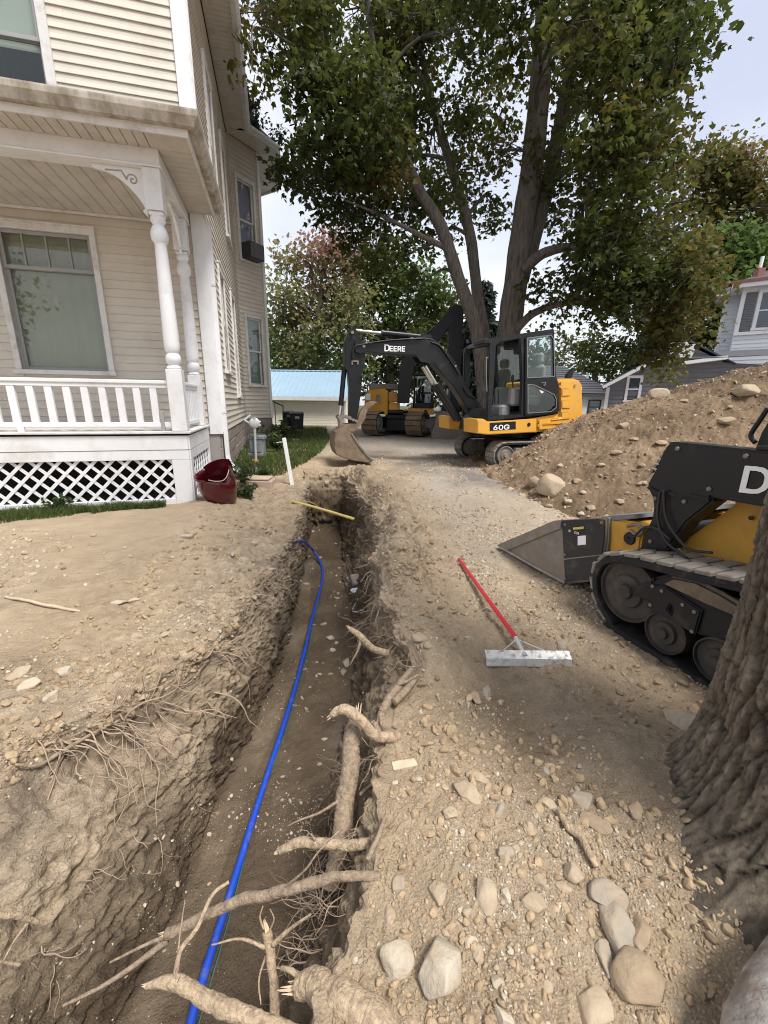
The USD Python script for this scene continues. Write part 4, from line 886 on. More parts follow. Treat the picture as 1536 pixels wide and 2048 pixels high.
# the big maple beyond the excavator: several stems from one base
D0 = 12.0
def tp(px, py, y=D0): return at(px, py, y)
zb = gz(3.0, D0)
base = np.array([at(1003, 860, D0)[0], D0, 0.28])
def stem(pts, R, y0=D0, y1=D0): 
    return ([tp(px, py, lerp(y0, y1, i / (len(pts) - 1))) for i, (px, py) in enumerate(pts)], R)
limbs = [stem([(998, 872), (1006, 780), (1014, 690), (1030, 575), (1046, 450), (1064, 330), (1078, 190), (1086, 60), (1092, -90), (1100, -220)], [.62, .50, .43, .40, .38, .36, .33, .27, .18, .08]),
    stem([(975, 872), (968, 780), (952, 660), (918, 560), (880, 450), (838, 380), (800, 290), (765, 180), (742, 60), (730, -80)], [.40, .33, .29, .27, .25, .22, .18, .14, .09, .04], D0, D0 - 1.2),
    stem([(985, 800), (972, 690), (955, 590), (940, 470), (905, 340), (868, 220), (845, 110), (838, -30)], [.30, .27, .24, .22, .19, .15, .11, .05], D0 + .3, D0 + .9),
    stem([(1040, 560), (1068, 470), (1100, 350), (1128, 210), (1150, 80), (1168, -60)], [.30, .27, .25, .21, .15, .07], D0, D0 + .5),
    stem([(1046, 540), (1085, 508), (1140, 494), (1200, 500), (1265, 535), (1330, 590)], [.20, .16, .13, .10, .07, .03], D0 - .2, D0 - 1.8),
    stem([(1030, 660), (1070, 625), (1130, 606), (1200, 606), (1290, 640)], [.17, .12, .10, .07, .03], D0 - .2, D0 - 1.2),
    stem([(1120, 250), (1180, 190), (1250, 130), (1330, 70)], [.12, .09, .06, .03], D0, D0 - .8),
    stem([(1090, 380), (1160, 320), (1240, 290), (1320, 260)], [.11, .08, .05, .03], D0, D0 - 1),
    stem([(900, 500), (840, 470), (760, 430), (690, 400)], [.10, .07, .05, .02], D0 - .4, D0 - 1.6),
    stem([(800, 290), (720, 220), (640, 130), (540, 60)], [.12, .08, .05, .02], D0 - 1, D0 - 2.2),
    stem([(868, 220), (840, 150), (800, 60), (760, -40)], [.1, .08, .06, .03], D0 + .6, D0)]
rB = np.random.default_rng(11)
def blob(px, py, rp, y, k, pal, fl=.8):
    c = tp(px, py, y); R = rp / FPX * np.linalg.norm(c - EYE) * .92
    return (c, (R, R * 1.1, R * fl), k, pal)
blobs = []
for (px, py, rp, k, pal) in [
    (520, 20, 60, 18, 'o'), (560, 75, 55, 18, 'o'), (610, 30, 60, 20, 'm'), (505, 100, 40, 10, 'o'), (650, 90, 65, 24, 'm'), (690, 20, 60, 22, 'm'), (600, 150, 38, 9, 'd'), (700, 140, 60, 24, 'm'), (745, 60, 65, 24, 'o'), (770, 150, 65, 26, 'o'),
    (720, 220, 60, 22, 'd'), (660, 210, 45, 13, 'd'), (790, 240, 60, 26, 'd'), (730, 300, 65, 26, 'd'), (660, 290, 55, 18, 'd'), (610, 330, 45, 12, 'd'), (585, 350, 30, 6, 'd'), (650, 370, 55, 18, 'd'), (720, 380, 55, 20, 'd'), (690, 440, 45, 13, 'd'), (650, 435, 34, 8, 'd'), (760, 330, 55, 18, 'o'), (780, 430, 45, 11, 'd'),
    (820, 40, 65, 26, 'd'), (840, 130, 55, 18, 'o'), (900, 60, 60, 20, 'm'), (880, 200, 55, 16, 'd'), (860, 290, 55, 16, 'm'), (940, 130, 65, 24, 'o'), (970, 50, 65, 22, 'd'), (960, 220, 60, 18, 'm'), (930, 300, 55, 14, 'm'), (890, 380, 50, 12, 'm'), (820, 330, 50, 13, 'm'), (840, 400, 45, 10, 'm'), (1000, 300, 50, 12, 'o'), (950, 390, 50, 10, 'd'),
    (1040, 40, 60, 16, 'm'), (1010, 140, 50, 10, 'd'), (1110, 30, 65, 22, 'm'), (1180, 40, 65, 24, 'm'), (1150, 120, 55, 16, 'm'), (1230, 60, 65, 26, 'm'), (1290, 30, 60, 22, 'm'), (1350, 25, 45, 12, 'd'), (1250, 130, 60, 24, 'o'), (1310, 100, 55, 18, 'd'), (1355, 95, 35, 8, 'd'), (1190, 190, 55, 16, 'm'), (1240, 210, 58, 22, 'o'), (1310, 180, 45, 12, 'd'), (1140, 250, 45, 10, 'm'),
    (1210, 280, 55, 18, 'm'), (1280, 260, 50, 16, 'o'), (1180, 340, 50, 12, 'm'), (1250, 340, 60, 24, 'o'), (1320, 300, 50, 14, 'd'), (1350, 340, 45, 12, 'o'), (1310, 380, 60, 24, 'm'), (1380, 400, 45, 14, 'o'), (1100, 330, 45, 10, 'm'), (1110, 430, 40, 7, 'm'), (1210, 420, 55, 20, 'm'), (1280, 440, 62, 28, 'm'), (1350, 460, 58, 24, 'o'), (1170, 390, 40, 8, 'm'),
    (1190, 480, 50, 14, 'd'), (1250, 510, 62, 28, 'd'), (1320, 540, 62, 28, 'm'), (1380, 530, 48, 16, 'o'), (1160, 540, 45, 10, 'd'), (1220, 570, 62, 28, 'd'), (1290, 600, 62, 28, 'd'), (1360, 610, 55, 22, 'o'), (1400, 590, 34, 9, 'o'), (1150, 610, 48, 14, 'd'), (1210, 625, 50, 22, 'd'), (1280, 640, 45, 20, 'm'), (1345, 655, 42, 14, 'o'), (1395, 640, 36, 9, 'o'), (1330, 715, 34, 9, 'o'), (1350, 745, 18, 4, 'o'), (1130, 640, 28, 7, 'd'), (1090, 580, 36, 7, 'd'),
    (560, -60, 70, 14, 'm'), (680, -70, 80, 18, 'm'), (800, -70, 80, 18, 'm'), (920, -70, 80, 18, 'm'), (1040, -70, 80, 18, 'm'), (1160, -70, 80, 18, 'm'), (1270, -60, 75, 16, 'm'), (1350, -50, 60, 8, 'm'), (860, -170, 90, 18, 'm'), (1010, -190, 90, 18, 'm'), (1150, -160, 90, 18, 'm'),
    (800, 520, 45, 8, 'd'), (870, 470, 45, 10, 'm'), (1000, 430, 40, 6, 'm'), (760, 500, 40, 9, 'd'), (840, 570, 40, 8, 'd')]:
    yy_ = D0 + (rB.uniform(-.2, 2.4) if (830 < px < 1160 and 60 < py < 420) else rB.uniform(-2.0, 1.4)) - (0.8 if px > 1150 or px < 750 else 0)
    blobs.append(blob(px - (14 if px > 1340 and py > 500 else 0), py, rp * (.88 if px > 1340 and py > 500 else 1), yy_, k, pal))
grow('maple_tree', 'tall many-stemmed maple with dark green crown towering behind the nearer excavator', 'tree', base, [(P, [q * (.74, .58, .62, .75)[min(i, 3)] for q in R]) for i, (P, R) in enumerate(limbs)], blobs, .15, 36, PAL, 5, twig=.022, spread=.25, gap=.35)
# hanging dead twigs on the left side of its crown are part of the branches above

# trees farther back
def far_tree(name, label, cat, px, pyb, y, trunk_r, lim, bl, leaf, per, seed, spread=.5, group=None, shape='leaf', gap=.25):
    b = at(px, pyb, y); b[2] = gz(b[0], min(y, 100))
    L = [([np.array([b[0], b[1], b[2] - .1])] + [at(x, yy, y) for x, yy in P], R) for P, R in lim[:1]] + [([at(x, yy, y) for x, yy in P], R) for P, R in lim[1:]]
    r = np.random.default_rng(seed); B = []
    for (x, yy, rp, k, pal) in bl:
        yd = y + r.uniform(-1, 1) * rp / FPX * y * 1.0; c = at(x, yy, yd); R = rp / FPX * yd
        B.append((c, (R, R, R * .8), k, pal))
    return grow(name, label, cat, b, L, B, leaf, per, PAL, seed, twig=.03, spread=spread, group=group, shape=shape, gap=gap)
far_tree('red_maple', 'maple turning rust and pink behind the blue-roofed garage', 'tree', 640, 800, 25, .3,
    [([(640, 740), (636, 660), (640, 590), (650, 520)], [.26, .22, .17, .1, .04]), ([(637, 690), (600, 640), (575, 600)], [.12, .08, .03]), ([(638, 660), (680, 600), (700, 550)], [.12, .08, .03])],
    [(600, 510, 34, 20, 'r'), (650, 500, 36, 28, 'R'), (695, 500, 34, 24, 'R'), (690, 480, 20, 8, 'R'), (575, 545, 30, 16, 'p'), (625, 550, 40, 34, 'r'), (680, 550, 38, 30, 'r'), (560, 590, 30, 20, 'p'), (605, 595, 40, 28, 'p'), (655, 600, 40, 28, 'r'), (705, 600, 35, 24, 'p'), (565, 640, 34, 26, 'p'), (610, 645, 40, 30, 'r'), (660, 650, 40, 30, 'p'), (705, 650, 36, 24, 'p'), (560, 690, 36, 24, 'f'), (605, 695, 40, 26, 'p'), (655, 700, 40, 26, 'f'), (700, 700, 38, 24, 'p'), (560, 730, 36, 20, 'f'), (620, 740, 40, 20, 'p'), (690, 740, 40, 20, 'f')], .26, 26, 21, spread=.52, gap=.42)
far_tree('green_tree', 'bushy green tree right of the rust-coloured maple, over the farther excavator', 'tree', 780, 810, 29, .3,
    [([(780, 740), (785, 650), (790, 580), (790, 500)], [.3, .26, .2, .1, .05]), ([(783, 690), (740, 620), (720, 560)], [.14, .08, .03]), ([(785, 670), (840, 600), (860, 560)], [.14, .08, .03])],
    [(740, 560, 40, 26, 'm'), (790, 540, 45, 30, 'm'), (840, 560, 40, 26, 'f'), (735, 620, 45, 30, 'm'), (790, 610, 50, 32, 'f'), (850, 620, 48, 30, 'f'), (735, 680, 48, 30, 'd'), (790, 680, 50, 30, 'm'), (850, 690, 48, 28, 'm'), (745, 740, 48, 26, 'd'), (800, 745, 50, 26, 'd'), (860, 745, 45, 24, 'd'), (900, 600, 40, 24, 'm'), (900, 670, 40, 22, 'd'), (900, 740, 40, 20, 'm')], .32, 34, 22, spread=.6)
far_tree('green_tree', 'green tree behind the cab of the nearer excavator, left of the grey house', 'tree', 1190, 810, 32, .3,
    [([(1190, 760), (1185, 720), (1190, 680)], [.25, .2, .14, .05]), ([(1187, 740), (1160, 710), (1140, 690)], [.12, .08, .03])],
    [(1140, 700, 34, 20, 'm'), (1180, 690, 36, 22, 'm'), (1220, 715, 34, 20, 'm'), (1150, 740, 34, 18, 'm'), (1190, 745, 36, 18, 'f'), (1225, 760, 30, 14, 'm'), (1130, 770, 36, 14, 'd'), (1250, 690, 30, 12, 'd')], .30, 30, 23, spread=.5, gap=.38)
far_tree('oak_tree', 'brownish oak standing against the sky at the right edge behind the white house', 'tree', 1480, 780, 27, .3,
    [([(1480, 640), (1470, 560), (1465, 480), (1470, 380)], [.34, .3, .24, .16, .06]), ([(1468, 540), (1430, 460), (1410, 420)], [.16, .1, .04]), ([(1466, 520), (1520, 450), (1550, 420)], [.16, .1, .04])],
    [(1440, 320, 34, 24, 'o'), (1480, 330, 34, 24, 'r'), (1415, 350, 34, 20, 'o'), (1460, 370, 42, 32, 'o'), (1510, 370, 38, 26, 'o'), (1420, 410, 42, 30, 'o'), (1475, 420, 45, 34, 'o'), (1530, 410, 40, 28, 'o'), (1440, 460, 42, 26, 'd'), (1500, 460, 42, 26, 'o'), (1560, 450, 45, 20, 'o'), (1600, 420, 45, 14, 'o'), (1570, 390, 35, 12, 'o')], .27, 34, 24, spread=.55, gap=.3)
far_tree('chestnut_tree', 'fresh light green tree between the big maple and the white house', 'tree', 1440, 790, 23, .25,
    [([(1440, 700), (1440, 600), (1445, 540)], [.22, .18, .12, .05]), ([(1440, 620), (1480, 570), (1510, 540)], [.1, .07, .03])],
    [(1430, 490, 36, 26, 'f'), (1475, 500, 38, 28, 'f'), (1520, 510, 36, 22, 'f'), (1425, 540, 40, 28, 'f'), (1470, 550, 42, 28, 'f'), (1425, 600, 42, 26, 'f'), (1465, 610, 40, 22, 'm'), (1420, 660, 42, 24, 'd'), (1450, 680, 40, 16, 'd'), (1560, 530, 40, 14, 'f')], .30, 34, 25, spread=.48, gap=.2)
# a spruce between the stems
def spruce(px, pyt, pyb, y, wpx, label, seed):
    r = np.random.default_rng(seed); b = at(px, pyb, y); b[2] = gz(b[0], y); top = at(px, pyt, y); Hh = top[2] - b[2]; W = wpx / FPX * y
    t = thing('spruce_tree', label, 'tree', b)
    obj('trunk', rod(b - [0, 0, .1], [b[0], b[1], top[2]], .2, 8, .02), M_bark, t, True)
    LP, LC, br = [], [], []
    for k in range(260):
        h = r.uniform(.06, .98); a = r.uniform(0, 2 * PI); L = W * (1 - h) ** .8 * r.uniform(.75, 1.1) + .1
        s = np.linspace(.15, 1, 14); p = np.stack([b[0] + np.cos(a) * L * s, b[1] + np.sin(a) * L * s, b[2] + Hh * h - L * .35 * s ** 1.6], 1)
        br.append(rod(p[0], p[-1], .02, 3, .006)); q = np.repeat(p, 7, 0); LP.append(q + r.normal(0, .10, q.shape) * [1, 1, .8] + np.array([0, 0, -.06])); LC.append(np.tile(np.array(G_spruce[r.integers(3)]), (len(q), 1)))
    obj('branches', cat_(*br), M_twig, t, True)
    V, F, C = leaves(np.vstack(LP), .26, r, np.vstack(LC), .7, 'leaf'); tinted(obj('crown', tm(V, F), M_leaf, t), C)
spruce(950, 560, 815, 20, 75, 'bluish spruce seen between the stems of the big maple', 31)
spruce(1275, 640, 800, 38, 60, 'dark spruce far behind the gable of the grey house', 32)
# a belt of trees far off
k = 0
for (px, yy, y, w, pal, lb) in [(470, 620, 45, 120, 'm', 'far green tree rising behind the left house'), (1040, 690, 40, 110, 'd', 'far dark tree behind the stems of the big maple'), (1330, 650, 48, 110, 'd', 'far dark tree behind the roof of the grey house'), (1640, 640, 40, 130, 'm', 'far green tree beyond the white house at the right'), (600, 700, 50, 110, 'd', 'far dark tree low behind the garage roof'), (900, 640, 46, 110, 'd', 'far dark tree behind the raised arm of the farther excavator')]:
    bl = []
    for i in range(16):
        a = rB.uniform(-1, 1); bl.append((px + a * w * .8, lerp(yy, 790, rB.uniform(0, 1) ** .9) + abs(a) * 30, w * .32, 16, pal))
    far_tree('distant_tree', lb, 'tree', px, 800, y, .3, [([(px, 760), (px + 5, 700), (px, yy)], [.4, .35, .2, .06])], bl, .42, 26, 40 + k, spread=.8, gap=.1); k += 1

# ---------------------------------------------------------------- the trunk close by on the right
M_nearbark = usdkit.material(stage, '/World/Looks/furrowed_bark', {
    'a': ('attribute', {'attribute': 'tint'}), 'g': ('geometry', {}), 'mp': ('mapping', {'scale': (1, 1, .45)}),
    'n': ('noise_texture', {'scale': 55.0, 'detail': 7.0, 'roughness': 0.7}), 'n2': ('noise_texture', {'scale': 14.0, 'detail': 5.0}), 'ad': ('math', {'math_type': 'multiply_add', 'value2': 0.4}),
    'r': ('map_range', {'from_min': 0.3, 'from_max': 0.7, 'to_min': 0.62, 'to_max': 1.35}), 'hs': ('hsv', {}), 'b': ('bump', {'distance': 0.018, 'strength': 1.0}), 'p': ('principled_bsdf', {'roughness': 0.93, 'specular_ior_level': 0.2})},
    [('g.position', 'mp.vector'), ('mp.vector', 'n.vector'), ('mp.vector', 'n2.vector'), ('n2.fac', 'ad.value1'), ('n.fac', 'ad.value3'), ('ad.value', 'b.height'), ('b.normal', 'p.normal'), ('n.fac', 'r.value'), ('r.result', 'hs.value'), ('a.color', 'hs.color'), ('hs.color', 'p.base_color')], surface='p.BSDF')
NC = np.array([1.60, 1.04, 0.0])
nt = thing('ash_tree', 'thick furrowed brown tree trunk filling the lower right corner', 'tree', NC)
zz = np.concatenate([np.linspace(-.25, 1.15, 330), np.linspace(1.16, 7.5, 120)]); th = np.linspace(0, 2 * PI, 420, endpoint=False)
Zg, Tg = np.meshgrid(zz, th, indexing='ij')
fl = np.exp(-np.maximum(Zg + .02, 0) / .24); fb = np.exp(-np.maximum(Zg + .02, 0) / .11); lob = .5 + .5 * np.cos((Tg - math.radians(234)) * 1.0); lob5 = .5 + .5 * np.cos(5 * (Tg - math.radians(196)) + .6 * np.sin(Tg * 2))
Rg = .43 - .012 * Zg + fl * (.035 + .03 * lob5) + fb * (.06 + .50 * lob ** 2.2 * (.82 + .18 * lob5)) + .02 * np.cos(2 * Tg + 1)
X0 = np.stack([np.cos(Tg) * .43 * 1.0, np.sin(Tg) * .43, Zg + .10 * nz(np.stack([Tg * 3, Zg * 2, 0 * Zg], -1), 1.0, 4)], -1)
def bark_cells(sz, zs, seed, edge):
    q = X0.reshape(-1, 3) * np.array([1, 1, zs]); q = q + np.stack([nz(q, 9, seed + k, 3) for k in range(3)], 1) * sz * 2.2
    e_, r_ = voro(q, sz, seed); return np.clip(e_ / edge, 0, 1).reshape(Zg.shape), r_.reshape(Zg.shape)
pk1, pr1 = bark_cells(.046, .13, 51, .20); pk2, pr2 = bark_cells(.018, .22, 52, .25)
ridge = pk1 ** .45; ridge2 = pk2 ** .5; plate = .5 + .5 * pr1
disp = (.028 * ridge + .009 * ridge * pr1 + .005 * ridge2 * ridge + .005 * pr2 * ridge + .010 * nz(X0, 90, 54, 3) + .012 * nz(X0 * [1, 1, .3], 9, 58, 2)) * (1 - .55 * np.clip(fb * 1.2, 0, 1))
Rg = Rg + disp - .02
V = np.stack([NC[0] + np.cos(Tg) * Rg, NC[1] + np.sin(Tg) * Rg, Zg], -1).reshape(-1, 3); nr, nc = Zg.shape
i = np.arange(nr - 1)[:, None] * nc; j = np.arange(nc)[None]; j2 = (j + 1) % nc
F = np.vstack([np.stack([i + j, i + j2, i + nc + j2], -1).reshape(-1, 3), np.stack([i + j, i + nc + j2, i + nc + j], -1).reshape(-1, 3)])
bc = lerp(np.array([.020, .015, .012]), np.array([.225, .188, .142]), (ridge * (.30 + .70 * ridge2) * (.45 + .55 * plate) * (.75 + .5 * pr2))[..., None])
rot_ = np.clip(fb * 1.3 - .25 + 1.2 * nz(X0, 6, 57), 0, 1)[..., None]; bc = lerp(bc, np.array([.10, .075, .055]), rot_ * .6)
tinted(obj('trunk', tm(V, F), M_nearbark, nt, True), bc.reshape(-1, 3))
# bare grey wood where the bark is torn off a root, at the very corner
M_barewood = mat('bare_grey_wood', (.22, .205, .19), 0.5, var=.5, scale=10, stretch=(3, 3, 1), bump=.006, bscale=30, dirt=(.16, .115, .085), dscale=6, damt=.7, dlo=.45)
q0, q1, q2, q3 = surf(1530, 1830)[0], surf(1500, 1930)[0], surf(1450, 2060)[0], surf(1420, 2160)[0]
EX = lambda px, py, lift: EYE + ray(px, py) * (1.45 / -ray(px, py)[2]) * lift
pw = smoothpath([EX(1690, 1800, .86), EX(1630, 1880, .87), EX(1580, 1970, .88), EX(1550, 2070, .90), EX(1530, 2220, .94)], 40)
bt_ = tube(pw, np.linspace(.05, .09, 40), 40, True, .16, 8); v = np.asarray(bt_.vertices); v = v + .016 * nz(v * [1, 1, .4], 30, 5, 4)[:, None] * np.array([1, 1, .4]); obj('bare_root', tm(v, bt_.faces), M_barewood, nt, True)
lm = [([NC + [0, 0, 5.0], NC + [.9, .6, 6.4], NC + [2.0, 1.2, 7.5]], [.3, .2, .1]), ([NC + [0, 0, 6.4], NC + [-.3, .3, 8.0], NC + [-.2, .4, 9.0]], [.3, .2, .08])]
LP, LC = [], []
for P, R in lm: obj('limb', tube(smoothpath(P, 14), np.interp(np.linspace(0, 1, 14), [0, .5, 1], R), 10, True, .1, 3), M_bark, nt, True)
for q in range(60):
    c = NC + np.array([.6, .4, 8.4]) + rng.normal(0, 1, 3) * [1.1, 1.1, .7]; LP.append(c + rng.normal(0, .28, (26, 3))); LC.append(np.tile(np.array(G_mid[q % 3]), (26, 1)))
V, F, C = leaves(np.vstack(LP), .16, rng, np.vstack(LC), shape='leaf'); tinted(obj('crown', tm(V, F), M_leaf, nt), C)

# the street tree behind the camera that the house windows mirror
sb_ = np.array([-10.3, -8.0, 0.0])
grow('street_tree', 'street tree mirrored in the porch window of the left house', 'tree', sb_, [([sb_, sb_ + [0, 0, 2.5], sb_ + [.3, 0, 5]], [.3, .25, .12]), ([sb_ + [0, 0, 2.3], sb_ + [-1.5, .3, 4], sb_ + [-2.4, .5, 5]], [.15, .1, .04])], [(sb_ + np.array([a, b, c]), 1.2, 14, 'm') for a, b, c in [(-2, 0, 4.2), (0, .5, 3.6), (1.8, 0, 4.0), (-1, 0, 5.6), (1, 0, 5.8), (2.6, .3, 5.4), (-2.6, 0, 5.6), (0, 0, 7.2)]], .2, 26, PAL, 77, twig=.025, spread=.4, shape='leaf')
# ---------------------------------------------------------------- machines
M_yel = mat('yellow_paint', (.66, .335, .045), 0.42, var=.05, scale=2, dirt=(.36, .26, .15), dscale=3.5, damt=.55, dlo=.5, bump=.0005, bscale=120)
M_yel2 = mat('dusty_yellow_paint', (.50, .26, .028), 0.5, var=.10, scale=4, dirt=(.25, .17, .08), dscale=6, damt=.55, dlo=.52, bump=.0006, bscale=120)
M_blk = mat('black_paint', (.0085, .009, .0105), 0.38, var=.10, scale=3, spec=.35, dirt=(.10, .08, .06), dscale=6, damt=.40, dlo=.57, bump=.0005, bscale=140)
M_gry = mat('worn_steel', (.20, .185, .165), 0.55, metal=.35, var=.25, scale=12, dirt=(.25, .19, .13), dscale=5, damt=.75, dlo=.45, bump=.002, bscale=60)
M_rust = mat('rusty_earthy_steel', (.16, .115, .08), 0.7, metal=.2, var=.3, scale=10, dirt=(.26, .19, .125), dscale=6, damt=.8, dlo=.42, bump=.003, bscale=50)
M_rub = mat('dusty_rubber', (.014, .014, .015), 0.7, var=.2, scale=9, spec=.3, dirt=(.16, .13, .10), dscale=8, damt=.55, dlo=.53, bump=.003, bscale=55)
M_lug = mat('dusty_tread', (.22, .195, .165), 0.85, var=.2, scale=10, dirt=(.08, .072, .064), dscale=11, damt=.7, dlo=.5, bump=.003, bscale=60)
M_chr2 = mat('scraped_bright_steel', (.42, .41, .39), .35, metal=.8, var=.25, scale=20)
M_chrome = mat('chrome_rod', (.72, .72, .72), 0.18, metal=1.0, var=.03)
M_wht = mat('white_decal', (.82, .82, .82), 0.5, var=.02)
M_seat = mat('grey_upholstery', (.21, .205, .20), 0.8, var=.2, scale=10)
M_cglass = glass_mat('cab_glass', (.80, .88, .86), 0.01, 1.6)
M_hose = mat('black_hose', (.015, .015, .016), 0.5)
M_lwh = mat('muddy_wheel_steel', (.038, .033, .029), .7, metal=.1, var=.3, scale=12, dirt=(.11, .085, .06), dscale=7, damt=.7, dlo=.48, bump=.002, bscale=60)
M_mud = mat('caked_mud', (.24, .185, .125), 0.95, var=.25, scale=14, bump=.008, bscale=40)

class Plane:
    """vertical plane through o with heading h (the machine's front); pixel -> (along h, height); left side towards l"""
    def __init__(s, o, h):
        s.o = np.array([o[0], o[1], 0.0]); s.h = np.array([h[0], h[1], 0.0]) / math.hypot(h[0], h[1]); s.l = np.array([-s.h[1], s.h[0], 0])
    def p(s, px, py, off=0.0):
        q = on_plane(px, py, s.o + s.l * off, s.l); return np.array([(q - s.o) @ s.h, q[2]])
    def poly(s, pts, off=0.0): return [tuple(s.p(x, y, off)) for x, y in pts]
    def w(s, a, z, off=0.0): return s.o + s.h * a + s.l * off + HZ * z
    def plate(s, poly, c0, c1, bev=0.0, holes=()): return prism(poly, s.o, s.h, HZ, s.l, c0, c1, bev, holes)
    def box(s, a0, a1, c0, c1, z0, z1, bev=0.0): return boxf(s.o, s.h, s.l, HZ, a0, a1, c0, c1, z0, z1, bev)
def C1(cx, cy): return (620 + cx / 5.12, 600 + cy / 5.12)
def C2(cx, cy): return (880 + cx / 4.8, 640 + cy / 4.8)
def C4(cx, cy): return (1180 + cx / 4.315, 1080 + cy / 4.315)
def C6(cx, cy): return (960 + cx / 2.667, 640 + cy / 2.667)
def lettering(text, o, u, v, n, h, depth=.004, bold=True, wide=1.0):
    m = meshkit.text_mesh(text, h, depth, bold); p = np.asarray(m.vertices); return tm(frame(o, u * wide, v, n, p), m.faces)
def belt(Pl, path, width, off, thick, lug, pitch, body, pads, parent, name='track', lugw=.5, rows=1):
    """endless track: path is a closed loop of (a, z); its pads are parts of their own"""
    from shapely.geometry import Polygon as PG
    ring = PG(path); inner = ring.buffer(-thick); q = obj(name, Pl.plate(list(ring.exterior.coords)[:-1], off - width / 2, off + width / 2, .004, [list(inner.exterior.coords)[:-1]]), body, parent)
    L = ring.exterior.length; n = int(L / pitch); cc = ring.exterior; ccw = cc.is_ccw
    for k in range(n):
        s = (k + .5) * L / n; a, b = cc.interpolate(s - .004 if s > .004 else 0), cc.interpolate(s + .004); c = cc.interpolate(s)
        t = np.array([b.x - a.x, b.y - a.y]); t /= np.linalg.norm(t); nr = np.array([t[1], -t[0]]) * (1 if ccw else -1)
        u = Pl.h * t[0] + HZ * t[1]; v = Pl.h * nr[0] + HZ * nr[1]; o = Pl.w(c.x, c.y, off)
        for r_ in range(rows):
            sh = 0 if rows == 1 else (r_ - (rows - 1) / 2) * width / rows; jog = 0 if rows == 1 else (r_ % 2) * L / n * .35
            hw = width / rows / 2 * (.98 if rows == 1 else .93)
            m = boxf(o + u * jog, u, Pl.l, v, -L / n * lugw, L / n * lugw, sh - hw, sh + hw, -.003, lug, .006)
            obj('track_pad', m, pads, q)
    return q
def stadium(a0, a1, z, r, n=14, r1=None):
    r1 = r1 or r; t = np.linspace(-PI / 2, PI / 2, n)
    return [(a1 + r1 * math.cos(x), z + (r1 - r) * 0 + r1 * math.sin(x)) for x in t] + [(a0 - r * math.cos(x), z - r * math.sin(x) * -1 * -1) for x in t]
def wheel(Pl, a, z, off, r, w, m, parent, name='roller', hub=None, n=24):
    prof = [(0, -w / 2), (r * .5, -w / 2), (r * .55, -w / 2 + .02), (r * .88, -w / 2 + .02), (r * .92, -w / 2), (r, -w / 2 + .006), (r, w / 2 - .006), (r * .92, w / 2), (r * .88, w / 2 - .02), (r * .55, w / 2 - .02), (r * .5, w / 2), (0, w / 2)]
    q = obj(name, lathe(prof, n, Pl.w(a, z, off), Pl.l), m, parent, 35)
    if hub: obj('hub', lathe([(0, -w / 2 - .02), (r * .22, -w / 2 - .02), (r * .26, -w / 2), (r * .26, w / 2), (r * .22, w / 2 + .02), (0, w / 2 + .02)], 10, Pl.w(a, z, off), Pl.l), hub, q)
    return q
def cyl(p, q, r0, r1, frac, parent, m0=None, m1=None):
    """hydraulic cylinder from p (barrel end) to q (rod end)"""
    p, q = np.asarray(p, float), np.asarray(q, float); mid = lerp(p, q, frac); d = (q - p) / np.linalg.norm(q - p)
    c = obj('hydraulic_cylinder', cat_(rod(p, mid, r0, 14), rod(mid - d * .02, mid + d * .03, r0 * 1.15, 14)), m0 or M_blk, parent, 40)
    obj('rod', rod(mid, q, r1, 12), m1 or M_chrome, c, 40)

# ---------- the nearer excavator
E = Plane(at(945, 850, 8.5), (-math.cos(math.radians(14)), -math.sin(math.radians(14))))
ex = thing('mini_excavator', 'yellow and black mini excavator with its bucket set down at the end of the trench', 'excavator', E.w(-.9, .27, 0))
boom_top = [(716, 688), (722, 684), (733, 689), (757, 687), (796, 683), (850, 681), (864, 684), (880, 698), (897, 721), (913, 741), (924, 767), (940, 790), (949, 805), (958, 830), (958, 846)]
boom_bot = [(940, 850), (934, 836), (930, 819), (917, 798), (901, 773), (880, 750), (872, 740), (860, 725), (841, 715), (825, 712), (796, 711), (757, 709), (729, 705), (720, 699)]
bm = obj('boom', E.plate(E.poly(boom_top + boom_bot), -.13, .13, .012), M_blk, ex)
lug_ = E.poly([C1(1060, 575), C1(1100, 560), C1(1250, 560), C1(1260, 640), C1(1210, 660), C1(1110, 640)])
obj('boom_lug', cat_(E.plate(lug_, .131, .155, .004), E.plate(lug_, -.155, -.131, .004)), M_blk, bm)
obj('boom_lug', E.plate(E.poly([C1(1130, 350), C1(1230, 360), C1(1260, 420), C1(1190, 425), C1(1120, 400)]), -.06, .06, .008), M_blk, bm)
a0 = E.p(*C1(755, 522), .135); a1 = E.p(*C1(1030, 528), .135); u_ = -E.h * 1.0; dz = (a1[1] - a0[1]) / abs(a1[0] - a0[0]); u_ = u_ + HZ * dz
for tx, xo, hh in (('D', 0, .108), ('EERE', .098, .086)):
    obj('lettering', lettering(tx, E.w(a0[0], a0[1], .1302) + u_ * xo, u_, HZ, E.l, hh, .004, True, 1.06), M_wht, bm)
arm_pts = [C1(430, 283), C1(462, 300), C1(482, 350), C1(500, 430), C1(556, 500), C1(556, 570), C1(530, 740), C1(515, 900), C1(495, 1080), C1(465, 1250), C1(430, 1292), C1(400, 1280), C1(393, 1200), C1(395, 900), C1(380, 740), C1(345, 700), C1(348, 480), C1(352, 410), C1(385, 330)]
ar = obj('arm', E.plate(E.poly(arm_pts), -.105, .105, .010), M_blk, ex)
side_ = E.poly([C1(440, 420), C1(500, 425), C1(560, 480), C1(560, 540), C1(500, 560), C1(450, 540)])
obj('pivot_plate', cat_(E.plate(side_, .132, .15, .004), E.plate(side_, -.15, -.132, .004)), M_blk, ar)
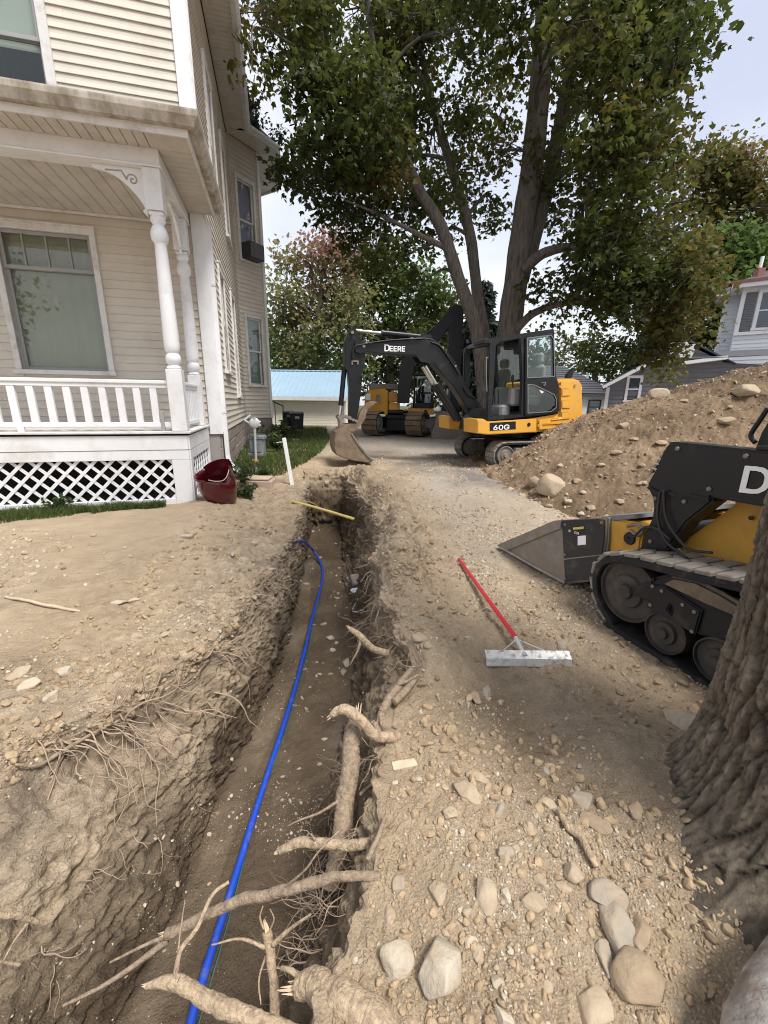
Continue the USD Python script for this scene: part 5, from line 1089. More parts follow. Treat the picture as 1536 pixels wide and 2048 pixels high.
for c in ((420, 345), (535, 482), (460, 1235), (430, 1225)):
    p = E.p(*C1(*c)); obj('pin', rod(E.w(*p, -.165), E.w(*p, .165), .026, 12), M_gry, ar, 40)
p, q = E.p(*C1(1180, 380)), E.p(*C1(440, 310)); cyl(E.w(*p), E.w(*q), .052, .027, .60, ex)
p, q = E.p(*C1(352, 690)), E.p(*C1(306, 1180)); cyl(E.w(*p), E.w(*q), .045, .026, .76, ex)
for s in (.085, -.085):
    p, q = E.p(*C2(170, 960)), E.p(*C1(1165, 680)); cyl(E.w(p[0], p[1], s), E.w(q[0], q[1], s), .058, .03, .66, ex)
lk = [C1(268, 1190), C1(300, 1172), C1(350, 1172), C1(410, 1190), C1(425, 1235), C1(398, 1225), C1(350, 1200), C1(322, 1215), C1(328, 1320), C1(300, 1320), C1(290, 1230)]
obj('bucket_link', E.plate(E.poly(lk), .11, .14, .006), M_gry, ex); obj('bucket_link', E.plate(E.poly(lk), -.14, -.11, .006), M_gry, ex)
th_ = [C1(690, 1048), C1(640, 1034), C1(585, 1052), C1(540, 1100), C1(505, 1150), C1(480, 1240), C1(440, 1290), C1(470, 1312), C1(525, 1270), C1(560, 1210), C1(570, 1150), C1(580, 1135), C1(585, 1110), C1(598, 1120), C1(602, 1090), C1(618, 1102), C1(622, 1075), C1(640, 1085), C1(648, 1062)]
obj('thumb', cat_(E.plate(E.poly(th_), .04, .075, .004), E.plate(E.poly(th_), -.075, -.04, .004), E.plate(E.poly([C1(480, 1230), C1(540, 1110), C1(560, 1120), C1(500, 1250)]), -.039, .039)), M_rust, ex)
bk = [C1(250, 1345), C1(300, 1312), C1(345, 1322), C1(390, 1345), C1(470, 1470), C1(560, 1580), C1(610, 1622), C1(560, 1640), C1(430, 1622), C1(320, 1592), C1(250, 1560), C1(228, 1500), C1(232, 1420)]
bpoly = E.poly(bk); HW = .31
from shapely.geometry import Polygon as PG
bkt = obj('bucket', E.plate(bpoly, HW - .018, HW, .003), M_rust, ex); obj('side_plate', E.plate(bpoly, -HW, -HW + .018, .003), M_rust, bkt)
shell = [C1(390, 1345), C1(345, 1322), C1(300, 1312), C1(250, 1345), C1(232, 1420), C1(228, 1500), C1(250, 1560), C1(320, 1592), C1(430, 1622), C1(560, 1640), C1(610, 1622)]
sp_ = LineString(E.poly(shell)).buffer(.011, cap_style=2); obj('bucket_shell', E.plate(list(sp_.exterior.coords)[:-1], -HW + .019, HW - .019), M_rust, bkt)
obj('bucket_ear', cat_(E.plate(E.poly([C1(290, 1318), C1(300, 1270), C1(350, 1265), C1(450, 1260), C1(480, 1300), C1(440, 1345), C1(380, 1345)]), .115, .145, .004), E.plate(E.poly([C1(290, 1318), C1(300, 1270), C1(350, 1265), C1(450, 1260), C1(480, 1300), C1(440, 1345), C1(380, 1345)]), -.145, -.115, .004)), M_rust, bkt)
lip_ = LineString(E.poly([C1(395, 1350), C1(470, 1470), C1(560, 1580), C1(606, 1618)])).buffer(.016, cap_style=2)
obj('side_cutter', E.plate(list(lip_.exterior.coords)[:-1], HW + .001, HW + .016, .003), M_gry, bkt); obj('side_cutter', E.plate(list(lip_.exterior.coords)[:-1], -HW - .016, -HW - .001, .003), M_gry, bkt)
ta, tb = E.p(*C1(575, 1632)), E.p(*C1(668, 1612))
for k in range(5):
    s = lerp(-HW + .05, HW - .05, k / 4); d = np.array([tb[0] - ta[0], tb[1] - ta[1]]); n_ = np.array([-d[1], d[0]]) / np.hypot(*d)
    pts = [E.w(*(ta + n_ * .022), s - .028), E.w(*(ta + n_ * .022), s + .028), E.w(*(ta - n_ * .022), s - .028), E.w(*(ta - n_ * .022), s + .028), E.w(*(ta + d * .55), s - .018), E.w(*(ta + d * .55), s + .018), E.w(*(ta + d * .85), s - .006), E.w(*(ta + d * .85), s + .006)]
    obj('bucket_tooth', hull(pts), M_gry, bkt)
for hs in ([(1150, 395), (900, 405), (700, 425), (560, 450), (470, 470), (440, 520), (442, 600)], [(520, 770), (560, 820), (590, 880), (580, 950), (540, 990)], [(1240, 430), (1330, 470), (1420, 590), (1530, 760)]):
    for s in (.14, .165): obj('hose', tube(smoothpath([E.w(*E.p(*C1(*c), s), s) for c in hs], 40), .011, 6), M_hose, ex, True)
obj('hose', tube(smoothpath([E.w(*E.p(*C2(*c), .16), .16) for c in [(230, 650), (270, 720), (330, 750), (370, 790), (400, 880)]], 24), .014, 6), M_hose, ex, True)
for s in (-.02, .03, .08): obj('hydraulic_line', tube(smoothpath([E.w(*E.p(x, y, 0), s + .02) for x, y in [(938, 785), (920, 757), (908, 731), (892, 709), (876, 692), (860, 681), (840, 678), (800, 680), (770, 683)]], 40), .011, 6), M_hose, bm, True)
for c in ((905, 735), (880, 699), (820, 681)): 
    p = E.p(*c); obj('clamp', E.box(p[0] - .03, p[0] + .03, -.03, .13, p[1] - .01, p[1] + .035, .005), M_gry, bm)
obj('step_decal', E.plate(E.poly([C1(1195, 560), C1(1225, 560), C1(1225, 566), C1(1195, 566)]), .131, .133), M_wht, bm)
obj('work_light', E.plate(E.poly([C1(412, 625), C1(485, 625), C1(485, 665), C1(470, 665), C1(470, 640), C1(428, 640), C1(428, 670), C1(412, 670)]), .106, .125, .002), M_gry, ar)
# swing post and house
obj('swing_post', cat_(E.plate(E.poly([C2(230, 960), C2(260, 880), C2(330, 850), C2(390, 900), C2(440, 960), C2(440, 1080), C2(260, 1110), C2(215, 1050)]), -.20, .20, .02)), M_blk, ex)
NS = .95
band = E.poly([C2(360, 955), C2(420, 950), C2(460, 975), C2(700, 962), C2(930, 945), C2(930, 1078), C2(460, 1102), C2(360, 1090)], NS)
hs_ = obj('lower_body', cat_(E.plate(band, .35, NS, .015), E.plate([(a, z) for a, z in band], -NS, -.35, .015), E.plate(E.poly([C2(470, 980), C2(1290, 940), C2(1290, 1050), C2(470, 1095)], NS), -.9, .34, .01)), M_yel, ex)
obj('model_plate', E.plate(E.poly([C2(477, 988), C2(727, 972), C2(727, 1048), C2(477, 1064)], NS), NS - .004, NS + .004, .001), M_blk, hs_)
p = E.p(*C2(502, 1056), NS); q = E.p(*C2(655, 1049), NS); uu = -E.h + HZ * ((q[1] - p[1]) / abs(q[0] - p[0]))
tmh = meshkit.text_mesh('60G', .082, .003, True); obj('lettering', lettering('60G', E.w(p[0], p[1], NS + .0045), uu, HZ, E.l, .082, .003, True, abs(q[0] - p[0]) / tmh.extents[0]), M_wht, hs_)
p = E.p(*C2(853, 1003), NS); obj('lock', lathe([(0, 0), (.035, 0), (.03, .012), (0, .012)], 16, E.w(*p, NS), E.l), M_blk, hs_)
rear = E.poly([C2(932, 940), C2(1140, 905), C2(1140, 580), C2(1170, 562), C2(1300, 562), C2(1350, 580), C2(1378, 625), C2(1384, 900), C2(1425, 905), C2(1340, 1035), C2(1290, 1052), C2(932, 1078)], NS)
cw = obj('engine_cover', E.plate(rear, -NS, NS, .05), M_yel, ex)
for rc in ([C2(1165, 660), C2(1225, 655), C2(1245, 675), C2(1245, 730), C2(1165, 735)], [C2(1165, 772), C2(1225, 766), C2(1245, 785), C2(1245, 850), C2(1165, 850)], [C2(1060, 965), C2(1075, 945), C2(1160, 935), C2(1165, 885), C2(1225, 880), C2(1245, 900), C2(1245, 950), C2(1060, 970)], [C2(980, 1010), C2(985, 995), C2(1200, 985), C2(1205, 1000)], [C2(1180, 615), C2(1180, 605), C2(1285, 600), C2(1285, 610)]):
    obj('panel_rib', E.plate(E.poly(rc, NS), NS - .01, NS + .014, .012), M_yel, cw)
for c in ((945, 962), (945, 1015), (1225, 993), (1150, 640), (1295, 625)):
    p = E.p(*C2(*c), NS); obj('latch', lathe([(0, 0), (.026, 0), (.022, .02), (0, .02)], 14, E.w(*p, NS), E.l), M_yel2, cw)
tail = E.poly([C2(1378, 640), C2(1384, 900)], NS)
for k in range(6):
    z = lerp(tail[0][1], tail[1][1], (k + .5) / 6); obj('tail_decal', E.box(tail[0][0] - .052, tail[0][0] - .044, .45, .85, z - .035, z + .03), M_wht, cw)
obj('exhaust_stack', E.plate(E.poly([C2(1205, 560), C2(1215, 520), C2(1278, 455), C2(1280, 490), C2(1255, 560)], .3), .25, .33, .01), M_blk, cw)
# cab
CABO = E.poly([C2(455, 975), C2(470, 600), C2(478, 260), C2(488, 215), C2(515, 180), C2(560, 158), C2(800, 125), C2(1010, 95), C2(1095, 82), C2(1105, 90), C2(1122, 500), C2(1145, 880), C2(1140, 900), C2(820, 932)], NS)
hole1 = E.poly([C2(545, 250), C2(585, 208), C2(772, 178), C2(792, 560), C2(778, 905), C2(545, 925), C2(500, 892), C2(528, 560)], NS)
hole2 = E.poly([C2(835, 180), C2(1060, 150), C2(1085, 190), C2(1092, 540), C2(838, 552)], NS)
hole3 = E.poly([C2(842, 622), C2(900, 628), C2(1090, 720), C2(1108, 760), C2(1108, 838), C2(1060, 876), C2(842, 890)], NS)
CI = -.08
cab = obj('cab', cat_(E.plate(CABO, NS - .09, NS - .02, .012, [hole1, hole2, hole3])), M_blk, ex)
far_hole = [(a, z) for a, z in hole1]; fh2 = E.poly([C2(835, 180), C2(1060, 150), C2(1085, 190), C2(1092, 800), C2(838, 800)], NS)
obj('cab_side', E.plate(CABO, CI - .07, CI, .012, [far_hole, fh2]), M_blk, cab)
zt, z0c = CABO[8][1], CABO[0][1]; af, arr = CABO[0][0], CABO[9][0]
obj('cab_roof', E.plate(E.poly([C2(500, 215), C2(520, 180), C2(560, 160), C2(800, 127), C2(1010, 97), C2(1100, 84), C2(1104, 140), C2(800, 172), C2(560, 205)], NS), CI + .001, NS - .091, .01), M_blk, cab)
obj('cab_floor', E.plate(E.poly([C2(470, 970), C2(480, 930), C2(820, 905), C2(1120, 880), C2(1120, 900), C2(820, 930)], NS), CI + .001, NS - .091), M_blk, cab)
obj('rear_panel', E.plate(E.poly([C2(1085, 540), C2(1118, 540), C2(1138, 890), C2(1100, 895)], NS), CI + .001, NS - .091), M_blk, cab)
obj('front_rail', cat_(E.plate(E.poly([C2(462, 970), C2(475, 850), C2(510, 850), C2(500, 930), C2(540, 945), C2(540, 968)], NS), CI + .001, NS - .091)), M_blk, cab)
do = E.poly([C2(818, 172), C2(840, 150), C2(1050, 130), C2(1075, 142), C2(1096, 185), C2(1112, 540), C2(1138, 610), C2(1143, 870), C2(1120, 888), C2(825, 922), C2(812, 905)], NS)
door = obj('cab_door', E.plate(do, NS - .018, NS + .012, .008, [hole2, hole3]), M_blk, ex)
M_seal = mat('grey_seal', (.16, .165, .17), 0.4)
for hq in (hole2, hole3):
    g = PG(hq); obj('seal', E.plate(list(g.buffer(.014).exterior.coords)[:-1], NS + .0125, NS + .020, .002, [list(g.buffer(-.002).exterior.coords)[:-1]]), M_seal, door)
    obj('pane', E.plate(hq, NS - .004, NS + .001), M_cglass, door)
obj('door_handle', E.plate(E.poly([C2(965, 600), C2(1010, 598), C2(1006, 628), C2(985, 632), C2(985, 622), C2(998, 620), C2(1000, 606), C2(968, 608)], NS), NS + .012, NS + .03, .002), M_gry, door)
obj('decal', E.plate(E.poly([C2(950, 672), C2(985, 680), C2(1000, 690), C2(975, 705)], NS), NS + .002, NS + .004), M_wht, door)
obj('pane', E.plate(fh2, CI - .05, CI - .045), M_cglass, cab)
obj('seat', cat_(E.box(-1.02, -.62, .25, .72, 1.42, 1.60, .05), E.box(-1.08, -.93, .25, .72, 1.55, 2.15, .06), E.box(-1.08, -.95, .36, .62, 2.17, 2.36, .04)), M_seat, cab)
obj('console', cat_(E.box(-.75, -.35, .62, .80, 1.40, 1.72, .04), E.box(-.62, -.35, .08, .30, 1.25, 1.75, .05), E.box(-.42, -.20, .30, .70, 1.20, 1.42, .04)), M_seat, cab)
for s in (.18, .72): obj('control_lever', cat_(rod(E.w(-.42, 1.68, s), E.w(-.38, 1.86, s), .014), lathe([(0, 0), (.025, .01), (.03, .06), (.02, .10), (0, .11)], 10, E.w(-.38, 1.84, s))), M_hose, cab, 40)
for s in (.38, .52): obj('travel_lever', rod(E.w(-.28, 1.2, s), E.w(-.22, 1.70, s), .012), M_hose, cab)
obj('head_equipment', cat_(E.box(-.75, -.42, .2, .6, 2.42, 2.56, .03), E.box(-.55, -.40, .62, .75, 2.30, 2.5, .02)), M_hose, cab)
hl_ = E.p(*C2(472, 205), NS); obj('cab_light', E.box(hl_[0] - .02, hl_[0] + .08, .5, NS - .03, hl_[1] - .03, hl_[1] + .05, .015), M_blk, cab)
gr = [C2(490, 360), C2(455, 362), C2(445, 390), C2(448, 660), C2(465, 680), C2(485, 680)]; obj('grab_rail', tube(smoothpath([E.w(*E.p(*c, NS - .05), NS - .05) for c in gr], 30), .012, 6), M_gry, cab, True)
# undercarriage
for s, nm in ((.74, 0), (-.74, 1)):
    za = .535; pth = [(a + .24, z) for a, z in []]
    t = np.linspace(-PI / 2, PI / 2, 14); r_ = .225
    loop = [(-.27 + r_ * math.cos(x), .515 + r_ * math.sin(x)) for x in t] + [(-1.0, .735 + .012), (-2.05 - r_ * 0, .74)] + [(-2.05 - r_ * math.cos(x), .515 + r_ * math.sin(-x) * -1 * -1) for x in t[1:]]
    q = belt(E, loop, .36, s, .035, .022, .10, M_rub, M_lug, ex)
    wheel(E, -.27, .515, s + .02, .17, .30, M_gry, q, 'idler', M_lug); wheel(E, -2.05, .515, s + .02, .17, .30, M_gry, q, 'sprocket', M_gry)
    obj('track_frame', E.box(-1.95, -.45, s - .13, s + .15, .40, .66, .03), M_gry, q)
    for k in range(4): wheel(E, -.55 - k * .36, .37, s + .01, .085, .26, M_gry, q, 'roller', M_blk, 16)
    for k in range(12):
        pz = E.w(rng.uniform(-1.9, -.05), .30, s + rng.uniform(-.1, .22)); 
    obj('caked_mud', xf(trimesh.creation.icosphere(2, .09), np.diag([1.2, .9, .7]), E.w(-.5, .34, s + .1)), M_mud, q, True)
obj('carriage', cat_(E.box(-1.6, -.55, -.56, .56, .48, .78, .04), lathe([(0, 0), (.45, 0), (.45, .12), (0, .12)], 28, E.w(-1.1, .785, 0))), M_blk, ex)

# ---------- the farther excavator
T = Plane(at(815, 800, 14.6), (.32, -.95))
ye = 14.6
bx = thing('large_excavator', 'bigger yellow excavator parked behind, its raised boom and stick beside the tree stems', 'excavator', at(800, 868, 14.6) * [1, 1, 0] + [0, 0, .36])
B2 = Plane(at(815, 800, 14.2), (.995, -.10))                    # plane of its boom, nearly across the view
boom2 = [(795, 806), (797, 772), (801, 735), (806, 718), (814, 712), (826, 716), (838, 705), (855, 672), (872, 652), (900, 622), (912, 612), (922, 622), (915, 640), (890, 664), (872, 690), (850, 712), (834, 726), (828, 735), (822, 765), (818, 806)]
bb = obj('boom', B2.plate(B2.poly(boom2), -.22, .22, .015), M_blk, bx)
stick = [(903, 616), (913, 610), (926, 617), (924, 680), (921, 745), (917, 800), (908, 826), (899, 815), (898, 745), (897, 670)]
st_ = obj('arm', B2.plate(B2.poly(stick), -.19, .19, .015), M_blk, bx)
for s in (.12,): 
    p, q = B2.p(853, 668), B2.p(906, 621); cyl(B2.w(*p, .34), B2.w(*q, .34), .07, .045, .3, bx)
    p, q = B2.p(801, 790), B2.p(812, 722); cyl(B2.w(*p, .32), B2.w(*q, .32), .085, .05, .45, bx); 
    p, q = B2.p(899, 690), B2.p(893, 830); cyl(B2.w(*p, .22), B2.w(*q, .22), .06, .04, .6, bx)
for hs in ([(858, 690), (880, 680), (900, 690), (905, 720)], [(812, 726), (830, 735), (846, 726), (858, 702)], [(870, 660), (892, 650), (900, 640)]):
    obj('hose', tube(smoothpath([B2.w(*B2.p(*c, .3), .3) for c in hs], 20), .022, 6), M_hose, bx, True)
bk2 = [(873, 828), (884, 822), (900, 826), (912, 838), (922, 850), (930, 868), (926, 880), (905, 882), (890, 881), (862, 878), (864, 862), (870, 845)]
HW2 = .55; pb2 = B2.poly(bk2); q2 = obj('bucket', B2.plate(pb2, HW2 - .03, HW2, .006), M_gry, bx); obj('side_plate', B2.plate(pb2, -HW2, -HW2 + .03, .006), M_gry, q2)
sp_ = LineString(B2.poly([(925, 880), (905, 882), (890, 881), (862, 878), (864, 862), (870, 845), (873, 828), (884, 822), (900, 826)])).buffer(.018, cap_style=2); obj('bucket_shell', B2.plate(list(sp_.exterior.coords)[:-1], -HW2 + .031, HW2 - .031), M_rust, q2)
for k in range(5): s = lerp(-HW2 + .08, HW2 - .08, k / 4); p = B2.p(926, 878); obj('bucket_tooth', hull([B2.w(p[0] - .02, p[1] + .03, s - .04), B2.w(p[0] - .02, p[1] + .03, s + .04), B2.w(p[0] - .02, p[1] - .03, s - .04), B2.w(p[0] - .02, p[1] - .03, s + .04), B2.w(p[0] + .16, p[1] - .01, s - .015), B2.w(p[0] + .16, p[1] - .01, s + .015)]), M_gry, q2)
obj('bucket_link', B2.plate(B2.poly([(880, 826), (888, 800), (896, 800), (910, 818), (905, 834)]), -.16, .16, .01), M_blk, bx)
# its body: engine side on the left, cab on the right of the boom, tracks below
def XB(x0, x1, y0, y1, v0, v1, bev=.03, m=None): 
    a, b = at(x0, v1, y0), at(x1, v0, y0); return box(a[0], b[0], y0, y1, a[2], b[2], bev)
hb = obj('engine_cover', hull([at(728, 826, 14.9), at(775, 829, 14.4), at(775, 782, 14.4), at(768, 777, 14.5), at(738, 779, 14.8), at(730, 786, 14.9), at(733, 826, 17.2), at(785, 828, 17.0), at(785, 780, 17.0), at(742, 780, 17.2)]), M_yel, bx)
obj('tank', XB(777, 800, 14.45, 15.6, 805, 823), M_yel, bx); obj('tank', XB(776, 796, 14.6, 15.8, 785, 804), M_yel, bx)
obj('deck', XB(738, 799, 14.7, 16.8, 768, 778, .01), M_gry, bx); obj('step_plate', XB(776, 808, 14.35, 15.4, 820, 827), M_blk, bx)
obj('lower_body', XB(822, 869, 14.35, 16.5, 817, 829), M_yel, bx)
obj('turntable', XB(772, 860, 14.6, 16.4, 829, 838), M_blk, bx)
obj('decal', XB(731, 741, 14.72, 14.74, 787, 800, 0), M_wht, bx); obj('decal', XB(752, 760, 14.40, 14.42, 789, 806, 0), M_gry, bx)
for x in (752, 762, 773):
    p = [at(x, 777, 15.2), at(x + 1, 742, 15.2), at(x + 7, 739, 15.2)]; obj('guard_rail', tube(smoothpath(p, 10), .018, 5), M_blk, bx)
obj('guard_rail', rod(at(750, 762, 15.2), at(772, 758, 15.2), .015, 5), M_blk, bx); obj('mirror', XB(741, 748, 15.1, 15.2, 750, 762, .03), M_gry, bx)
# cab
c0, c1 = 14.35, 15.9
cb = obj('cab', cat_(XB(826, 868, c0, c1, 745, 752, .03), XB(826, 830, c0, c0 + .1, 752, 816, .01), XB(864, 869, c0, c0 + .1, 752, 816, .01), XB(828, 832, c1 - .1, c1, 752, 816, .01), XB(864, 868, c1 - .1, c1, 752, 816, .01), XB(826, 868, c0, c1, 806, 816, .01), XB(836, 862, c1 - .6, c1 - .4, 775, 806, .05), XB(832, 846, c0 + .3, c0 + .7, 780, 806, .04)), M_blk, bx)
obj('pane', XB(831, 863, c0 + .04, c0 + .05, 753, 806, 0), M_cglass, cb); obj('pane', XB(866.2, 866.6, c0 + .1, c1 - .1, 753, 806, 0), M_cglass, cb)
p = at(851, 823, 14.335); obj('emblem', lathe([(0, 0), (.06, 0), (.06, .012), (0, .012)], 14, p, [0, -1, 0]), M_blk, bx)
# its two tracks run away from the camera, to the right
for k, px in enumerate((744, 831)):
    Tp = Plane(at(px, 850, 14.25 - .15 * k), (-.42, -.91)); t = np.linspace(-PI / 2, PI / 2, 12); r_ = .36
    zc = .36 + .385; loop = [(r_ * math.cos(x) - .1, zc + r_ * math.sin(x)) for x in t] + [(-3.0 - r_ * math.cos(x), zc - r_ * math.sin(x) * -1 * -1) for x in t]
    loop = [(r_ * math.cos(x) - .1, zc + r_ * math.sin(x)) for x in t] + [(-3.0 - r_ * math.cos(x), zc + r_ * math.sin(-x)) for x in t]
    q = belt(Tp, loop, .56, 0, .05, .03, .17, M_rub, M_rust, bx, lugw=.44)
    wheel(Tp, -.1, zc, 0, .28, .45, M_gry, q, 'idler', M_gry); wheel(Tp, -3.0, zc, 0, .28, .45, M_gry, q, 'sprocket', M_gry)
    obj('track_frame', Tp.box(-2.7, -.4, -.2, .2, zc - .2, zc + .18, .03), M_blk, q)
    for j in range(5): wheel(Tp, -.55 - j * .48, zc - .24, 0, .10, .4, M_gry, q, 'roller', None, 14)
obj('carriage', hull([at(756, 838, 14.9), at(826, 838, 14.7), at(756, 862, 14.9), at(826, 860, 14.7), at(776, 838, 16.9), at(846, 838, 16.7), at(776, 855, 16.9), at(846, 855, 16.7)]), M_blk, bx)

M_mud2 = mat('damp_caked_mud', (.15, .115, .08), .95, var=.35, scale=14, bump=.008, bscale=40)
# ---------- the track loader at the right
a_ = math.radians(20)
K = Plane([1.535, 2.41, 0], (-math.sin(a_), math.cos(a_)))
ld = thing('track_loader', 'yellow and black track loader with its bucket down, half out of frame', 'loader', K.w(-.4, 0, -.8))
WID = 1.62                                                # outer face to outer face; the near outer face is at offset 0
for s, near in ((-.18, True), (-WID + .18, False)):
    loop = [(-1.55, -.02), (-.02, -.005), (.10, .045), (.19, .115), (.245, .20), (.268, .29), (.262, .36), (.235, .42), (.185, .47), (.10, .508), (-.032, .536), (-.31, .572), (-.63, .622), (-1.05, .69), (-1.25, .72), (-1.36, .72), (-1.47, .66), (-1.53, .56), (-1.62, .35), (-1.70, .15), (-1.70, .06), (-1.65, 0.0)]
    t = smoothpath(loop + [loop[0]], 150)[:-1]
    q = belt(K, [tuple(p) for p in t], .36, s, .042, .026, .105, M_rub, M_lug, ld, lugw=.40, rows=2)
    wheel(K, .015, .30, s + .02, .20, .28, M_lwh, q, 'idler', M_lwh, 36); wheel(K, -1.36, .52, s + .02, .17, .26, M_lwh, q, 'sprocket', M_lwh)
    for a in (-.27, -.56, -.86, -1.16): wheel(K, a, .165, s + .04, .125, .26, M_lwh, q, 'roller', M_lwh)
    tf = K.poly([C4(510, 330), C4(650, 300), C4(900, 350), C4(1100, 450), C4(1330, 580)]) + [(-1.25, .50), (-1.25, .25), (-.62, .235)] + K.poly([C4(980, 850), C4(900, 830), C4(470, 560)])
    fr_ = obj('track_frame', K.plate(tf, s - .10, s + .155, .02), M_blk, q)
    obj('frame_guard', K.plate(K.poly([C4(520, 380), C4(640, 400), C4(960, 610), C4(900, 820), C4(480, 580)]), s + .156, s + .178, .008, [K.poly([C4(690, 560), C4(725, 590), C4(700, 640), C4(665, 600)])]), M_blk, fr_)
    obj('caked_mud', K.plate(K.poly([C4(700, 310), C4(900, 350), C4(1100, 450), C4(1320, 585), C4(1300, 720), C4(1000, 590), C4(560, 380)]), s + .02, s + .168, .02), M_mud2, fr_)
    obj('caked_mud', K.plate(K.poly([C4(1000, 600), C4(1290, 740), C4(1240, 800), C4(1150, 770), C4(1100, 880), C4(985, 850), C4(970, 700)]), s + .156, s + .172, .008), M_mud, fr_)
    obj('axle_arm', K.plate(K.poly([C4(280, 440), C4(320, 380), C4(430, 380), C4(520, 330), C4(560, 560), C4(430, 520), C4(330, 490)]), s + .12, s + .165, .012), M_blk, q)
# hull, arms, cab
yb = K.poly([C6(1500, 1310), C6(1000, 1232), C6(1060, 1120), C6(1245, 945)], -.38)
obj('hull', K.plate([(-.03, .40), (-.02, .60), (-.20, .82), (-.30, .96), (-.42, 1.02), (-1.75, 1.05), (-1.80, .45), (-1.6, .32), (-.25, .30)], -WID + .38, -.38, .012), M_yel2, ld)
AO, AI = -.22, -.36
arm_p = K.poly([C6(1010, 652), C6(1030, 650), C6(1536, 700)], AO) + [(-1.0, 1.235), (-1.75, 1.20), (-1.85, 1.05), (-1.1, .955)] + K.poly([C6(1536, 1003), C6(1235, 948), C6(1238, 970), C6(1100, 1080), C6(1040, 1165), C6(995, 1228), C6(845, 1232), C6(880, 1130), C6(915, 1055), C6(922, 1000), C6(918, 950), C6(890, 895), C6(892, 872), C6(935, 795), C6(975, 700)], AO)
for o0, o1 in ((AI, AO), (-WID - AO, -WID - AI)):
    q = obj('lift_arm', K.plate(arm_p, o0, o1, .012), M_blk, ld)
    if o1 == AO:
        web = K.poly([C6(930, 915), C6(1180, 940), C6(1225, 960), C6(1090, 1060), C6(1000, 1180), C6(930, 1190), C6(950, 1050)], AO); 
        obj('arm_rib', K.plate(K.poly([C6(892, 893), C6(910, 885), C6(960, 915), C6(1000, 912), C6(1060, 930), C6(1130, 925), C6(1230, 948), C6(1225, 966), C6(1130, 945), C6(1060, 948), C6(1000, 930), C6(940, 935)], AO), AO + .001, AO + .012, .004), M_blk, q)
        p = K.p(*C6(1365, 912), AO); p2 = K.p(*C6(1388, 775), AO); hD = abs(p2[1] - p[1])
        tv = HZ + K.h * (-(p2[0] - p[0]) / -hD) * 1.0 * 0
        u3 = -K.h + HZ * .07
        tmD = meshkit.text_mesh('D', hD, .003, True)
        M_out = mat('decal_black', (.008, .008, .009), .5)
        obj('lettering', lettering('D', K.w(p[0], p[1], AO + .004), u3, HZ, K.l, hD * .98, .003, True, 1.12), M_wht, q)
        g0 = K.p(*C6(1525, 912), AO); x0 = abs(g0[0] - p[0])
        obj('lettering', lettering('EERE', K.w(p[0], p[1], AO + .004) + u3 * x0, u3, HZ, K.l, hD * .80, .003, True, 1.12), M_wht, q)
        for k in range(7):
            c = lerp(np.array([1005, 660]), np.array([900, 810]), k / 6.); b = K.p(*C6(*c), AO); obj('bolt', rod(K.w(b[0] + .004, b[1], AO - .05), K.w(b[0] + .022, b[1] + .004, AO - .05), .013, 8), M_gry, q)
obj('cross_tube', rod(K.w(.03, .66, -WID - AO), K.w(.03, .66, AI), .05, 14), M_blk, ld, 40)
# coupler plate and bucket
cp = K.poly([C6(680, 1095), C6(700, 1060), C6(830, 1078), C6(868, 1100), C6(850, 1240), C6(690, 1247)], -.24)
obj('coupler', K.plate(cp, -WID + .24, -WID + .52, .012), M_yel2, ld); qq = obj('coupler', K.plate(cp, -.52, -.24, .012), M_yel2, ld)
p = K.p(*C6(800, 1165), -.24); obj('coupler_pin', lathe([(0, 0), (.045, 0), (.04, .012), (.015, .012), (0, .002)], 18, K.w(*p, -.239), K.l), M_blk, qq)
obj('coupler_lever', tube(smoothpath([K.w(*K.p(*C6(*c), -.23), -.23) for c in [(785, 1100), (830, 1090), (870, 1120), (840, 1150), (800, 1120)]], 20), .010, 6), M_gry, qq, True)
obj('top_cover', K.plate(K.poly([C6(640, 1058), C6(660, 1046), C6(830, 1036), C6(835, 1058), C6(690, 1076)], -.24), -WID + .24, -.24, .006), M_seal, ld)
BO = -.20
bp = K.poly([C6(95, 1202), C6(150, 1232), C6(455, 1402), C6(640, 1382), C6(672, 1170), C6(672, 1062), C6(640, 1056), C6(438, 1066), C6(400, 1070)], BO)
bu = obj('bucket', K.plate(bp, BO - .016, BO, .003), M_gry, ld); obj('side_wall', K.plate(bp, -WID - BO, -WID - BO + .016, .003), M_gry, bu)
shell = K.poly([C6(100, 1206), C6(150, 1236), C6(455, 1402), C6(640, 1382), C6(672, 1170), C6(672, 1062), C6(640, 1056)], BO)
sp_ = LineString(shell).buffer(.010, cap_style=2); obj('bucket_shell', K.plate(list(sp_.exterior.coords)[:-1], -WID - BO + .017, BO - .017), M_gry, bu)
M_bside = mat('scuffed_black_steel', (.014, .0155, .019), 0.45, metal=.1, var=.2, scale=6, dirt=(.20, .165, .125), dscale=6, damt=.5, dlo=.53, bump=.001, bscale=80)
obj('side_plate', K.plate(K.poly([C6(440, 1070), C6(640, 1060), C6(668, 1066), C6(668, 1170), C6(636, 1378), C6(458, 1396)], BO), BO + .001, BO + .010, .003), M_bside, bu)
obj('side_edge', K.plate(K.poly([C6(95, 1200), C6(150, 1230), C6(440, 1110), C6(436, 1066), C6(400, 1070)], BO), BO + .001, BO + .016, .004), M_gry, bu)
obj('weld_seam', K.plate(K.poly([C6(455, 1272), C6(650, 1250), C6(650, 1255), C6(455, 1278)], BO), BO + .010, BO + .013), M_lug, bu)
obj('decal', K.plate(K.poly([C6(528, 1152), C6(571, 1148), C6(571, 1197), C6(528, 1201)], BO), BO + .0105, BO + .012), M_wht, bu)
